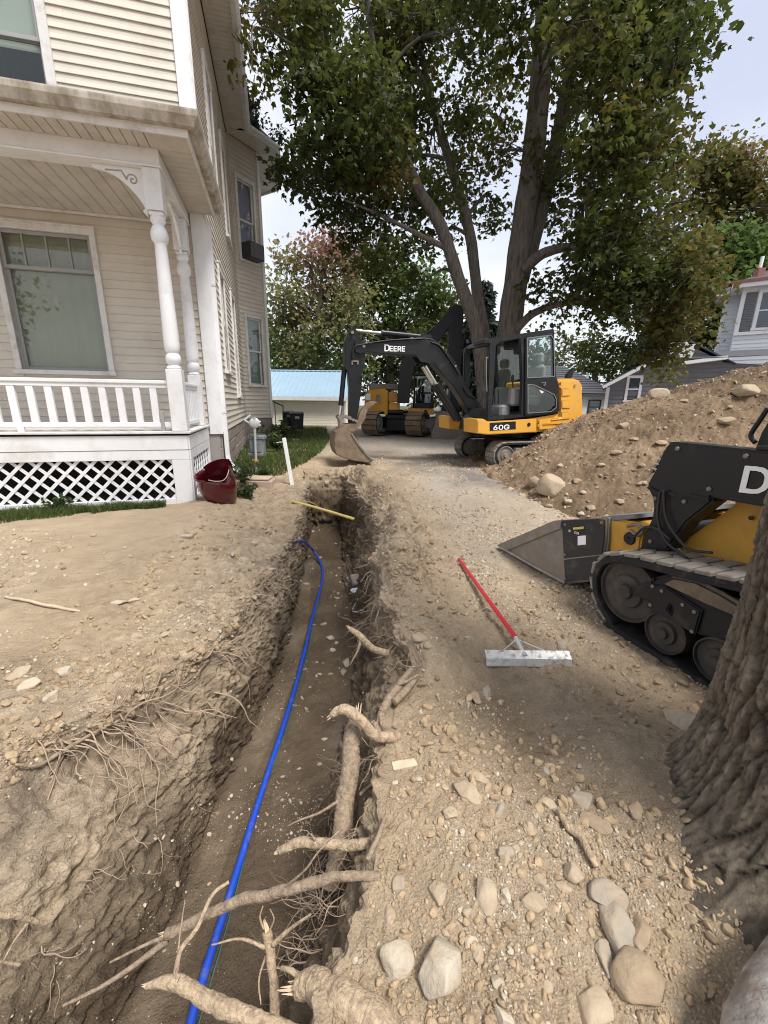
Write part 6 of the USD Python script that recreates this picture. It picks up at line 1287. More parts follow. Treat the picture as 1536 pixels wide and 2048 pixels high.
obj('decal', K.plate(K.poly([C6(478, 1105), C6(563, 1098), C6(563, 1135), C6(478, 1142)], BO), BO + .0105, BO + .0115), M_out, bu)
M_ydec = mat('yellow_decal', (.62, .50, .10), .5)
obj('decal', K.plate(K.poly([C6(503, 1106), C6(560, 1101), C6(560, 1113), C6(503, 1118)], BO), BO + .012, BO + .0128), M_ydec, bu)
p = K.p(*C6(508, 1137), BO); obj('lettering', lettering('C78', K.w(p[0], p[1], BO + .012), -K.h + HZ * .05, HZ, K.l, .018, .001, True), M_wht, bu)
p = K.p(*C6(484, 1124), BO); obj('emblem', lathe([(.006, 0), (.010, 0), (.010, .001), (.006, .001)], 12, K.w(p[0], p[1], BO + .012), K.l), M_wht, bu)
# hoses, bolts and grease points that catch the eye
for hs in ([(.02, .95), (-.02, .80), (-.10, .70), (-.20, .64), (-.32, .66)], [(.04, .93), (.02, .76), (-.06, .64), (-.20, .58)], [(.16, .60), (.10, .68), (.02, .70), (-.08, .66)]):
    obj('hose', tube(smoothpath([K.w(a, z, AO + .028) for a, z in hs], 30), .0085, 8), M_hose, ld, True)
for a, z in ((.06, .60), (-.02, .66), (.08, .88), (-.10, .90), (-.22, 1.00), (-.36, 1.20), (.0, 1.20)):
    obj('bolt', lathe([(0, 0), (.014, 0), (.014, .008), (.008, .012), (0, .012)], 6, K.w(a, z, AO + .001), K.l), M_gry, ld)
for c in ((540, 400), (900, 620), (520, 560), (880, 790), (620, 440), (800, 560)):
    b = K.p(*C4(*c)); obj('bolt', lathe([(0, 0), (.011, 0), (.011, .006), (0, .008)], 6, K.w(b[0], b[1], -.002), K.l), M_gry, ld)
for c in ((460, 1090), (460, 1250), (460, 1380), (655, 1080), (655, 1350)):
    b = K.p(*C6(*c), BO); obj('bolt', lathe([(0, 0), (.012, 0), (.012, .006), (0, .008)], 6, K.w(b[0], b[1], BO + .010), K.l), M_gry, bu)
obj('wear_edge', K.plate(list(LineString(K.poly([C6(100, 1203), C6(150, 1233), C6(300, 1318), C6(455, 1400)], BO)).buffer(.013, cap_style=2).exterior.coords)[:-1], BO + .001, BO + .012, .002), M_chr2, bu)
hpan = obj('hull_panel', K.plate([(-.20, .50), (-.34, .90), (-1.2, .94), (-1.2, .50)], -.379, -.368, .006), M_yel2, ld)
for a, z in ((-.26, .55), (-.37, .86), (-.62, .55), (-.62, .88)): obj('bolt', lathe([(0, 0), (.013, 0), (.013, .006), (0, .008)], 6, K.w(a, z, -.367), K.l), M_blk, hpan)
# cab, mostly out of the frame
ca = obj('cab', cat_(K.plate([(-.50, 1.22), (-.62, 1.95), (-.72, 2.02), (-.66, 1.93), (-.56, 1.24)], -.45, -.40, .006), K.plate([(-.50, 1.22), (-.62, 1.95), (-.72, 2.02), (-.66, 1.93), (-.56, 1.24)], -WID + .40, -WID + .45, .006), K.box(-1.7, -.60, -WID + .40, -.40, 1.96, 2.04, .03), K.box(-1.7, -1.6, -.46, -.40, 1.0, 1.95, .01), K.box(-1.7, -1.6, -WID + .4, -WID + .46, 1.0, 1.95, .01)), M_blk, ld)
obj('pane', K.plate([(-.60, 1.25), (-.70, 1.93), (-1.58, 1.93), (-1.58, 1.25)], -.43, -.425), M_cglass, ca)
obj('fender', K.box(-1.7, -.40, -.44, -.385, 1.02, 1.22, .01), M_blk, ld)
lp = K.p(*C6(1500, 655), AO); obj('arm_bracket', K.box(lp[0] - .12, lp[0] + .02, AI, AO, 1.235, 1.26, .006), M_blk, ld)
gr = [(1536, 470), (1490, 540), (1450, 600), (1448, 630), (1470, 655)]
obj('grab_rail', tube(smoothpath([K.w(*K.p(*C6(*c), -.40), -.40) for c in gr], 20), .012, 8), M_blk, ld, True)
obj('cab_door_frame', K.plate(K.poly([C6(1465, 690), C6(1500, 600), C6(1536, 540), C6(1600, 520), C6(1600, 700)], -.40), -.42, -.40, .006), M_blk, ld)
# ---------------------------------------------------------------- stones, roots, pipe, rake and the other small things
M_stone = [mat('tan_stone', (.36, .29, .205), .88, var=.2, scale=30, dirt=(.35, .265, .175), dscale=14, damt=.9, dlo=.42, bump=.004, bscale=90),
           mat('pale_stone', (.42, .365, .285), .88, var=.18, scale=30, dirt=(.36, .275, .185), dscale=14, damt=.85, dlo=.43, bump=.004, bscale=90),
           mat('grey_stone', (.29, .255, .205), .88, var=.2, scale=30, dirt=(.34, .26, .175), dscale=14, damt=.9, dlo=.42, bump=.004, bscale=90),
           mat('brown_stone', (.28, .21, .14), .88, var=.2, scale=30, dirt=(.33, .25, .16), dscale=9, damt=.7, dlo=.45, bump=.004, bscale=90)]
def stone(r, sub=3, ang=.5, flat=(1, 1, .6)):
    """an irregular stone: a ball cut by random planes, then worn"""
    m = trimesh.creation.icosphere(sub, 1.0); v = np.asarray(m.vertices).copy()
    for _ in range(int(5 + 9 * ang)):
        n = r.normal(0, 1, 3); n /= np.linalg.norm(n); d = r.uniform(.62, .95) - .18 * ang
        s = v @ n - d; v -= np.outer(np.maximum(s, 0) * .93, n)
    v *= 1 + .16 * nz(v + r.uniform(0, 50, 3), 1.8, 3, 3)[:, None] + .05 * nz(v + 9, 7, 4, 2)[:, None]
    v = v / np.abs(v).max(0); return tm(v * np.array(flat), m.faces)
def rrot(r, tilt=.35): return rot([0, 0, 1], r.uniform(0, 2 * PI)) @ rot([1, 0, 0], r.normal(0, tilt)) @ rot([0, 1, 0], r.normal(0, tilt))
rs = np.random.default_rng(3)
TONE = ['tan', 'pale', 'grey', 'brown']
def put_stone(px, py, w, h, mi, label=None, ang=.6, yaw=0.0, on=surf, sink=.36, group=None, name='stone', sub=3, tilt=0.0):
    """a stone w x h pixels across in the photograph, lying where that pixel's ground is"""
    P = on(px, py); P = P[0] if isinstance(P, tuple) else P; t = (P - EYE) @ _F
    d = (P - EYE); d /= np.linalg.norm(d); rw = w / 2 / FPX * t; el = abs(d[2]); rh = h / 2 / FPX * t
    dep = max(rh, .55 * rw) if el > .35 else rw * .9; zz = min(rh, rw) * (.75 if el > .35 else 1.0)
    m = stone(rs, sub, ang); sc = np.array([rw, dep, zz]) / np.array([1, 1, .6]); az = math.atan2(-d[0], d[1])
    m = xf(m, rot([0, 0, 1], az) @ rot([0, 0, 1], yaw) @ rot([1, 0, 0], rs.normal(0, .12)) @ rot([0, 1, 0], tilt) @ np.diag(sc))
    m = xf(m, None, P + np.array([0, 0, zz * (1 - 2 * sink)]) * .6)
    if group: label = TONE[mi] + ' ' + label; group = TONE[mi] + ' ' + group
    q = obj(name, m, M_stone[mi], None, 38); return tag(q, label or 'loose tan stone lying on the dug soil', 'stone' if name == 'stone' else 'boulder', group)
for a in [(1100, 978, 54, 62, 0, 'large round tan boulder at the foot of the dirt pile', .2, 0, psurf), (1318, 790, 40, 24, 0, 'tan boulder on the ridge of the dirt pile in front of the grey house', .5, 0, psurf), (1490, 782, 46, 26, 0, 'long tan rock high on the right of the dirt pile', .8, .2, psurf), (1452, 842, 46, 22, 3, 'flat brown rock on the dirt pile above the loader arm', .8, .1, psurf),
          (1066, 965, 28, 26, 3, 'dark round rock just left of the large round boulder', .3, 0, psurf)]:
    put_stone(a[0], a[1], a[2], a[3], a[4], a[5], a[6], a[7], a[8], name='boulder', sink=.3)
BIG = [(793, 1925, 72, 76, 1, 'squarish pale stone beside the big angular slab at the lower edge', .8, .3), (886, 1938, 104, 122, 1, 'biggest pale angular slab low in the photo, right of the trench', 1.0, .4), (970, 1790, 46, 74, 0, 'tall tan stone standing right of the trench roots', .7, .2), (1069, 1808, 54, 40, 0, 'smooth oval tan stone alone on fine soil', .15, .1),
       (1148, 1746, 40, 44, 0, 'tan stone just below the short root on the right', .4, .3), (1216, 1796, 74, 62, 2, 'rounded grey-tan stone, upper one in the row by the tree trunk', .4, .5), (1240, 1868, 62, 118, 2, 'long smooth grey stone slanting beside the tree trunk', .3, .75), (1282, 1968, 112, 100, 3, 'large brown stone against the foot of the tree trunk', .7, .2), (1278, 1868, 50, 84, 3, 'dark brown stone wedged between long grey stone and tree trunk', .5, .3),
       (936, 1583, 68, 44, 0, 'flat oval tan stone on the mound right of the trench', .5, -.4), (958, 1556, 46, 22, 0, 'thin flat stone touching the flat oval one on the mound', .6, -.3), (1160, 1600, 44, 38, 2, 'small grey wedge stone above the short root on the right', 1.0, .2), (1190, 1650, 62, 32, 3, 'brown block stone right of the short root', .9, -.2), (1376, 1452, 100, 62, 1, 'wide flat pale stone next to the tree trunk, below the loader track', .8, -.5),
       (838, 1278, 38, 24, 0, 'flat oval stone on the bank above the forked roots', .3, 0), (857, 1292, 20, 20, 0, 'small round stone beside the flat oval one on the bank', .2, 0), (975, 1386, 24, 46, 2, 'grey slab on edge below the rake, the right one of two', .9, .2), (952, 1395, 22, 44, 3, 'brown slab on edge below the rake, the left one of two', .9, .2), (1123, 1290, 26, 32, 2, 'grey stone standing right behind the rake head', .7, .3),
       (240, 1206, 36, 16, 1, 'pale flat stone in the bare yard left of the trench', .9, 0), (268, 1201, 22, 14, 1, 'small pale stone right of the pale flat one in the yard', .6, 0), (1186, 2015, 74, 78, 0, 'tan rounded stone at the bottom edge near the tree', .5, .2), (1013, 2040, 60, 34, 1, 'pale stone cut off by the bottom edge of the photo', .5, 0), (1208, 1912, 34, 76, 2, 'narrow grey stone left of the large brown one', .8, .4),
       (878, 1790, 44, 48, 0, 'angular tan stone in the gravel left of the tall tan stone', .8, .3), (782, 1832, 26, 42, 0, 'upright tan stone at the trench lip low in the photo', .5, 0), (800, 1772, 34, 32, 2, 'grey-brown rounded stone at the trench lip', .4, 0), (957, 1905, 26, 40, 1, 'small angular stone right of the biggest slab', .9, .2), (940, 1885, 24, 28, 1, 'small pale stone touching the top right of the biggest slab', .7, .1), (1270, 1620, 30, 44, 3, 'brown stone leaning at the left foot of the tree trunk', .6, .2),
       (1032, 1700, 22, 18, 0, 'small tan stone left of the short root on the right', .5, 0), (1094, 1610, 34, 26, 0, 'round tan stone at the top of the short root', .3, 0), (1060, 1655, 22, 30, 0, 'narrow tan stone left of the short root top', .8, 0), (662, 1277, 20, 16, 1, 'pale stone on the trench floor right of the blue pipe', .8, 0), (666, 1302, 16, 14, 1, 'small pale stone on the trench floor below another', .8, 0), (692, 1326, 16, 26, 1, 'white stone against the right wall of the trench', .8, 0), (688, 1346, 14, 22, 2, 'grey stone low against the right wall of the trench', .8, 0),
       (130, 1345, 28, 26, 1, 'pale round stone in the left bank', .5, 0), (62, 1372, 46, 30, 1, 'flat pale stone at the left bank edge', .9, 0), (106, 1395, 36, 22, 1, 'pale flat stone below another in the left bank', .9, .3), (36, 1350, 44, 36, 0, 'tan slab at the left edge of the photo on the bank', .9, 0), (230, 1355, 34, 24, 0, 'round stone bedded in the left bank', .4, 0)]
for a in BIG: put_stone(*a[:8])
for a in [(1180, 1016, 26, 16, 1), (1160, 1024, 18, 12, 1), (1096, 1010, 22, 13, 1), (1212, 1030, 20, 12, 0), (1040, 990, 18, 12, 0), (1020, 976, 16, 10, 1), (1134, 1000, 22, 14, 0), (1240, 1000, 22, 12, 3), (1150, 960, 26, 12, 0), (1232, 905, 28, 12, 1), (1245, 850, 26, 14, 0), (1265, 878, 20, 10, 3), (1320, 885, 28, 12, 0), (1370, 800, 20, 10, 3), (1200, 930, 20, 10, 0), (1165, 985, 16, 10, 1), (1290, 965, 22, 12, 0), (1120, 930, 18, 9, 0), (1060, 1000, 16, 9, 1), (1280, 930, 18, 10, 2)]:
    put_stone(a[0], a[1], a[2] * .85, a[3] * .85, 3 if rs.uniform() < .5 else a[4], 'stone among the rubble on the slope and foot of the dirt pile', .6, rs.uniform(-1, 1), psurf, sink=.42, group='stones on the dirt pile', sub=2)
n_ = 0
while n_ < 115:
    px, py = rs.uniform(700, 1400), rs.uniform(1040, 2040)
    if px > 1180 and 1050 < py < 1400: continue
    if py > 1650 and px > 1300: continue
    P, N_ = surf(px, py); x_, y_ = P[0], P[1]
    if x_ < float(_k(_xr, y_)) - .02 or N_[2] < .4: continue
    if py < 1500 and rs.uniform() < .5: continue
    w = min(rs.pareto(2.4) * 9 + 9, 34) * (1.0 if py > 1500 else .7)
    put_stone(px, py, w, w * rs.uniform(.5, .9), int(rs.choice(4, p=[.45, .2, .15, .2])), 'loose stone on the dug soil to the right of the trench', rs.uniform(.3, 1), rs.uniform(-1.5, 1.5), group='loose stones right of the trench', sub=2); n_ += 1
n_ = 0
while n_ < 55:
    px, py = rs.uniform(0, 560), rs.uniform(1060, 1420); P, N_ = surf(px, py)
    if P[0] > float(_k(_xl, P[1])) + .05: continue
    w = min(rs.pareto(2.6) * 8 + 8, 26); put_stone(px, py, w, w * rs.uniform(.4, .8), int(rs.choice(4, p=[.5, .3, .05, .15])), 'loose stone on the bare yard to the left of the trench', rs.uniform(.4, 1), rs.uniform(-1.5, 1.5), group='loose stones left of the trench', sub=2); n_ += 1
n_ = 0
while n_ < 26:
    px, py = rs.uniform(560, 740), rs.uniform(1060, 1560); P, N_ = surf(px, py)
    if P[2] > -.3 or N_[2] < .6: continue
    w = rs.uniform(6, 15); put_stone(px, py, w, w * rs.uniform(.5, .8), int(rs.choice(4)), 'small stone on the floor of the trench', .8, 0, group='stones on the trench floor', sub=1); n_ += 1
# gravel and clods: countless, so one instancer each
def scatter(name, n, sel, size, protos, mats, label, seed, vec=0.0):
    r = np.random.default_rng(seed); pi = UsdGeom.PointInstancer.Define(stage, '/World/' + name); tag(pi, label, None, None, 'stuff')
    UsdGeom.Scope.Define(stage, f'/World/{name}/kinds'); paths = []
    for k, m in enumerate(protos):
        p = usdkit.mesh(stage, f'/World/{name}/kinds/{name}_{k:03d}', m, mats[k % len(mats)], 42); paths.append(p.GetPath())
    P, S, Q = [], [], []
    for q, s in sel(n, r, size): P.append(q); S.append(s * r.uniform(.7, 1.3, 3) * [1, 1, .8])
    for _ in P:
        q = r.normal(0, 1, 4); q /= np.linalg.norm(q); Q.append(Gf.Quath(*[float(x) for x in q]))
    pi.CreatePrototypesRel().SetTargets(paths); pi.CreateProtoIndicesAttr(r.integers(0, len(protos), len(P)).tolist())
    pi.CreatePositionsAttr(Vt.Vec3fArray.FromNumpy(np.array(P, np.float32))); pi.CreateScalesAttr(Vt.Vec3fArray.FromNumpy(np.array(S, np.float32))); pi.CreateOrientationsAttr(Vt.QuathArray(Q))
def at_pixels(zone):
    def f(n, r, size):
        out = []; tries = 0
        while len(out) < n and tries < 12:
            tries += 1; px = r.uniform(-60, 1600, n * 2); py = r.uniform(905, 2100, n * 2); d, i = _tpix.query(np.stack([px, py], 1), k=1); ix = _front[i]
            w = zone(TV[ix], TN[ix], TS[ix], r); keep = np.nonzero((r.uniform(0, 1, len(w)) < w) & (d < 9))[0]
            for k in keep:
                t = _pp[i[k], 2]; s = size(r) * t / FPX / 2; s = min(max(s, .0016), .024)
                jit = r.normal(0, .3, 3) * 4 * t / FPX; jit -= TN[ix[k]] * (jit @ TN[ix[k]])
                out.append((TV[ix[k]] + jit * .5 + TN[ix[k]] * s * r.uniform(-.35, .3), s))
                if len(out) >= n: break
        return out
    return f
rg = np.random.default_rng(5)
protos = [stone(rg, 1, a, (1, rg.uniform(.6, 1), rg.uniform(.45, .8))) for a in (.3, .6, .9, .5, .8, 1.0)]
def zone_gravel(P, N, S, r):
    right = (S > 8.05); floor = (S > 5) & (S < 6); left = S < 3.2; wall = ~(right | floor | left)
    lump = np.clip(.24 + 2.6 * nz(P, 2.3, 81, 3), .02, 1) * np.clip(.45 + 2.4 * nz(P, .9, 82, 2), .06, 1)
    w = np.where(right, .95, np.where(left, .50, np.where(floor, .10, .05))) * lump
    return np.where((P[:, 1] > 13) | ((P[:, 0] < -2.0) & (P[:, 1] > 3.9)), .0, w)
M_grav = [mat('gravel_tan', (.37, .30, .218), .92, var=.25, scale=40), mat('gravel_pale', (.45, .395, .315), .92, var=.2, scale=40), mat('gravel_brown', (.26, .203, .147), .92, var=.25, scale=40), mat('gravel_soil', (.32, .25, .178), .92, var=.25, scale=40)]
scatter('gravel', 46000, at_pixels(zone_gravel), lambda r: min(r.pareto(2.0) * 1.7 + 1.7, 10), protos, M_grav, 'small stones and grit strewn over the dug soil', 6)
M_rubd = mat('rubble_brown', (.19, .14, .095), .92, var=.3, scale=30)
M_clod = mat('soil_clod', (.36, .265, .165), .97, var=.3, scale=25, bump=.006, bscale=80, dirt=(.19, .135, .085), dscale=6, damt=.8, dlo=.48)
def zone_clod(P, N, S, r):
    lip = np.exp(-((S - 8.35) / .35) ** 2) * (P[:, 1] > 2.2); lt = ((S > 2.2) & (S < 3.4)) * .35; rest = (S > 8) * .16
    return np.clip(lip + lt + rest, 0, 1) * np.clip(.5 + 1.6 * nz(P, 3, 83, 2), .02, 1) * (P[:, 1] < 8)
pclod = [xf(stone(rg, 2, .2, (1, .9, .7))) for _ in range(4)]
for m in pclod: m.vertices *= 1 + .5 * nz(np.asarray(m.vertices) + rg.uniform(0, 20, 3), 3.2, 5, 3)[:, None]
scatter('soil_clods', 5200, at_pixels(zone_clod), lambda r: min(r.pareto(1.7) * 5 + 5, 22), pclod, [M_clod], 'crumbled clods of soil along the trench edges', 9)
def on_pile(n, r, size):
    w = pix(PV); ok = np.nonzero((w[:, 0] > 960) & (w[:, 0] < 1560) & (PV[:, 2] > grade(PV[:, 0], PV[:, 1]) - .05))[0]; ix = r.choice(ok, n)
    return [(PV[i] + r.normal(0, .01, 3) + [0, 0, -.002], min(max(size(r) * w[i, 2] / FPX / 2, .004), .05)) for i in ix]
scatter('rubble', 4600, on_pile, lambda r: min(r.pareto(2.0) * 2.2 + 1.8, 10), protos, [M_grav[2], M_grav[3], M_grav[2], M_grav[0], M_grav[2], M_rubd], 'small stones strewn over the dirt pile', 12)

# ---------------------------------------------------------------- blue water pipe with its tracer wire
M_blue = mat('blue_polyethylene', (.012, .060, .42), .38, var=.06, scale=4, dirt=(.22, .17, .12), dscale=16, damt=.5, dlo=.54)
pp = [(372, 2110), (385, 2046), (410, 1955), (446, 1850), (478, 1745), (508, 1640), (540, 1545), (562, 1475), (590, 1390), (610, 1310), (622, 1250), (635, 1200), (649, 1162), (646, 1132), (628, 1102), (603, 1084), (592, 1078)]
Pp = []
for x, y in pp: q = surf(x, y)[0]; Pp.append(q)
Pp = np.array(Pp); Pp[:, 2] = np.convolve(np.pad(Pp[:, 2], 1, mode='edge'), [.25, .5, .25], 'valid') + .030; Pp[:, 1] = np.convolve(np.pad(Pp[:, 1], 1, mode='reflect', reflect_type='odd'), [.25, .5, .25], 'valid'); Pp[:, 0] = np.convolve(np.pad(Pp[:, 0], 1, mode='reflect', reflect_type='odd'), [.25, .5, .25], 'valid')
path = smoothpath(Pp, 140)
bp_t = thing('water_pipe', 'bright blue plastic water pipe snaking along the trench floor', 'pipe', path[60])
obj('pipe', tube(path[:79], .0170, 14), M_blue, bp_t, True); obj('pipe', tube(path[76:], .0155, 14), M_blue, bp_t, True)
obj('coupling', tube(path[76:80], .0195, 14), M_blue, bp_t, 40)
tw = mat('green_wire', (.03, .16, .12), .5); wj = path + np.stack([.022 + .012 * np.sin(np.linspace(0, 15, 140)), 0 * path[:, 0], -.004 + .008 * np.sin(np.linspace(0, 21, 140))], 1)
thing1('tracer_wire', tube(wj[:95], .0022, 5), tw, 'thin green tracer wire running beside the blue pipe', 'wire', smooth=True)
# yellow gas line crossing the far end, white stake, plastic scraps
M_ylw = mat('yellow_gas_pipe', (.55, .42, .12), .5, var=.15, scale=12, dirt=(.3, .22, .13), dscale=8, damt=.5)
a, b = surf(600, 1006)[0], surf(696, 1040)[0]; b = at(696, 1038, a[1] - .25); 
yp = thing('gas_line', 'old yellow gas line crossing the far end of the trench', 'pipe', (a + b) / 2)
obj('pipe', tube(smoothpath([a + [-.1, 0, .02], lerp(a, b, .35) + [0, 0, .01], b + [.08, 0, -.0]], 20), .02, 10), M_ylw, yp, True); obj('wire', tube(smoothpath([a + [0, 0, .03], lerp(a, b, .25) + [0, 0, .06], lerp(a, b, .5) + [0, 0, .0]], 16), .004, 5), M_ylw, yp, True)
M_stake = mat('white_stake', (.72, .72, .70), .6, var=.08)
sb = surf(584, 968)[0]; st_top = at(568, 876, sb[1] + .1)
sk_ = thing('marker_stake', 'leaning white square stake at the far left corner of the trench', 'stake', sb)
d = (st_top - sb); L = np.linalg.norm(d); d /= L; u1 = np.cross(d, [0, 1, 0]); u1 /= np.linalg.norm(u1)
obj('post', boxf(sb, u1, np.cross(d, u1), d, -.026, .026, -.026, .026, -.15, L, .004), M_stake, sk_); obj('string', rod(sb + d * (L - .06), sb + d * (L - .07) - XA * .13, .005, 5), M_stake, sk_)
obj('string', tube(smoothpath([sb + d * .02, sb + [.05, -.1, -.2], sb + [.1, -.2, -.42]], 12), .007, 5), M_ylw, sk_, True)
M_film = mat('crumpled_film', (.55, .62, .68), .25, var=.2, scale=30, spec=.8)
P = surf(712, 1186)[0]; m = trimesh.creation.icosphere(3, .055); v = np.asarray(m.vertices); v = v * (1 + .9 * nz(v + 3, 60, 3, 3)[:, None]) * [1, .8, .45]; thing1('plastic_scrap', xf(tm(v, m.faces), None, P + [0, 0, .03]), M_film, 'crumpled clear plastic scrap at the right side of the trench floor', 'plastic')
wr = [surf(x, y)[0] + [0, 0, .012] for x, y in [(716, 1200), (708, 1215), (705, 1224), (716, 1226), (724, 1222)]]; thing1('string_scrap', tube(smoothpath(wr, 20), .006, 6), M_stake, 'short curl of white cord below the plastic scrap', 'cord', smooth=True)
M_redf = mat('red_ribbon', (.42, .02, .03), .6); P = surf(1412, 1420)[0]; thing1('red_ribbon', cat_(*[tube(smoothpath([P + [x * .01, 0, .01], P + [x * .02 + .01, .01, .03], P + [x * .03, .02 * x, .012]], 8), .004, 4) for x in (-1.5, -.5, .6, 1.6)]), M_redf, 'scrap of bright red ribbon on the soil beside the tree trunk', 'ribbon', smooth=True)
# planks and chips
M_wood = mat('pale_weathered_wood', (.46, .37, .26), .85, var=.2, scale=20, stretch=(1, 1, .3), bump=.003, bscale=60)
P = surf(712, 1162)[0]; thing1('brick_scrap', xf(box(-.055, .055, -.09, .09, -.03, .04, .012), rot([0, 0, 1], .3) @ rot([1, 0, 0], .3), P), M_block, 'broken brick on the trench floor above the plastic scrap', 'brick')
P = surf(800, 1532)[0]; thing1('wood_chip', xf(hull([[-.045, -.02, -.02], [-.045, .025, -.015], [-.04, -.015, .022], [-.042, .02, .018], [.06, -.03, -.03], [.07, .03, -.03], [.06, -.01, .03], [.05, .02, .028]]), rot([0, 0, 1], .15) @ rot([1, 0, 0], .3), P + np.array([.01, .0, -.01])), M_wood, 'pale cut end of wood poking from the right trench wall', 'wood')

# ---------------------------------------------------------------- rake
M_red = mat('red_handle', (.50, .020, .035), .35, var=.05, coat=.3); M_alu = mat('muddy_aluminium', (.58, .58, .56), .42, metal=.45, var=.10, scale=8, dirt=(.27, .20, .13), dscale=26, damt=.95, dlo=.50)
L_, R_ = surf(973, 1334)[0], surf(1144, 1336)[0]; R_ = at(1144, 1336, L_[1] * 1.01) if abs(R_[1] - L_[1]) > .15 else R_
dx = (R_ - L_); WB = np.linalg.norm(dx); dx /= WB; bk_ = np.cross(HZ, dx); bk_ /= np.linalg.norm(bk_); bk_[2] = 0; mid_ = (L_ + R_) / 2
rk = thing('lute_rake', 'aluminium lute rake with a bright red handle lying on the soil right of the trench', 'rake', mid_)
prof = [(0.0, .0), (.006, .0), (.020, .035), (.060, .062), (.058, .068), (.014, .042), (.0, .006)]
O3 = L_ + HZ * .004
obj('blade', prism([(a, b) for a, b in prof], O3, bk_, HZ, dx, 0, WB), M_alu, rk)
top = O3 + dx * WB * .46 + bk_ * .058 + HZ * .066; e1 = surf(918, 1124)[0] + HZ * .022; nk = lerp(top, e1, .09) + HZ * .012
obj('socket', rod(top - bk_ * .03 - HZ * .02, nk, .016, 12, .014), M_alu, rk, 40)
for s in (.20, .74): obj('brace', rod(O3 + dx * WB * s + bk_ * .05 + HZ * .062, nk - (nk - top) * .2, .005, 6), M_alu, rk)
hd = obj('handle', rod(nk - (nk - top) * .1, e1, .0155, 16, .0145), M_red, rk, 40); obj('grip_end', rod(lerp(nk, e1, .985), e1 + (e1 - nk) * .004, .0165, 12), M_red, hd, 40)

# ---------------------------------------------------------------- roots torn open by the trench
M_root = mat('peeled_root', (.43, .325, .215), .85, var=.4, scale=55, dirt=(.19, .135, .09), dscale=48, damt=.85, dlo=.47, bump=.010, bscale=120)
M_rootd = mat('dark_root', (.26, .195, .135), .9, var=.45, scale=60, dirt=(.42, .32, .22), dscale=40, damt=.75, dlo=.48, bump=.010, bscale=110)
M_split = mat('split_root_wood', (.62, .48, .32), .8, var=.2, scale=30, stretch=(1, 1, .3), bump=.004, bscale=80)
rr_ = np.random.default_rng(17)
def ray_at(px, py, t): return EYE + ray(px, py) * t
def depth(px, py): return float((surf(px, py)[0] - EYE) @ _F)
def root(label, pts, wid, m=None, name='root', end=True, branches=(), group=None, seed=1, rough=.16):
    """pts: (px, py, how far it stands out of the soil towards the eye); wid: pixel widths along it"""
    wid = [w * (.78 if max(wid) > 12 else .9) for w in wid]
    Q = []
    for p in pts:
        t = p[3] if len(p) > 3 else depth(p[0], p[1]) - p[2]; Q.append(ray_at(p[0], p[1], t))
    Q = np.array(Q); big = max(wid) > 12; n = max(14, (26 if big else 9) * len(Q)); S = smoothpath(Q, n); tt = (S - EYE) @ _F
    R = np.interp(np.linspace(0, 1, n), np.linspace(0, 1, len(wid)), wid) / 2 / FPX * tt * (.95 + .26 * nz(S, 16, seed, 3) + .16 * nz(S, 60, seed + 7, 2))
    S = S + (np.stack([nz(S, 11, seed + k, 3) for k in range(3)], 1)) * np.maximum(R[:, None], .006) * np.where(R[:, None] > .018, .8, 1.7)
    th = thing(name, label, 'root', Q[len(Q) // 2], group); 
    tb_ = tube(S, R, 18 if big else 7, True, 0, seed)
    if big:
        v = np.asarray(tb_.vertices).copy(); ax = np.vstack([np.repeat(S, 18, 0), S[0], S[-1]]); rr2 = np.concatenate([np.repeat(R, 18), [0, 0]])[:, None]
        dd = v - ax; k_ = .12 * nz(v, 30, seed + 1, 3) + .10 * (0.5 - np.abs(nz(v, 70, seed + 2, 3)) * 2) + .16 * nz(v, 160, seed + 3, 2); v = ax + dd * (1 + k_[:, None]); tb_ = tm(v, tb_.faces)
    obj('bark', tb_, m or M_root, th, True)
    if end:   # torn, splintered end
        d = S[0] - S[2]; d /= np.linalg.norm(d); f = []
        for k in range(13):
            o = rr_.normal(0, 1, 3); o -= d * (o @ d); o = o / np.linalg.norm(o) * R[0] * rr_.uniform(.1, .75); f.append(rod(S[0] + o - d * R[0], S[0] + o * .8 + d * R[0] * rr_.uniform(.3, 2.4), R[0] * .26, 4, R[0] * .03))
        obj('torn_end', cat_(*f), M_split, th)
    for bpts, bw in branches:
        Bq = np.array([ray_at(p[0], p[1], p[3] if len(p) > 3 else depth(p[0], p[1]) - p[2]) for p in bpts]); Sb = smoothpath(Bq, 8 * len(Bq)); tb = (Sb - EYE) @ _F
        obj('side_root', tube(Sb, np.interp(np.linspace(0, 1, len(Sb)), [0, 1], bw) / 2 / FPX * tb, 6, True, .15, seed + 5), m or M_root, th, True)
    return th
root('long slanting root across the trench over the blue pipe', [(330, 1872, 0, 1.36), (400, 1838, 0, 1.37), (480, 1800, 0, 1.37), (560, 1782, 0, 1.35), (640, 1762, 0, 1.33), (700, 1752, 0, 1.32), (760, 1748, .0)], [24, 25, 26, 27, 26, 24, 22], M_rootd, branches=[([(345, 1868, 0, 1.36), (290, 1890, 0, 1.35), (220, 1925, 0, 1.33)], (9, 4)), ([(335, 1880, 0, 1.36), (270, 1930, 0, 1.32), (200, 1975, 0, 1.27), (125, 2012, 0, 1.2)], (13, 6)), ([(560, 1782, 0, 1.34), (610, 1740, 0, 1.32), (640, 1700, 0, 1.33), (700, 1640, 0, 1.38)], (5, 3))], seed=2)
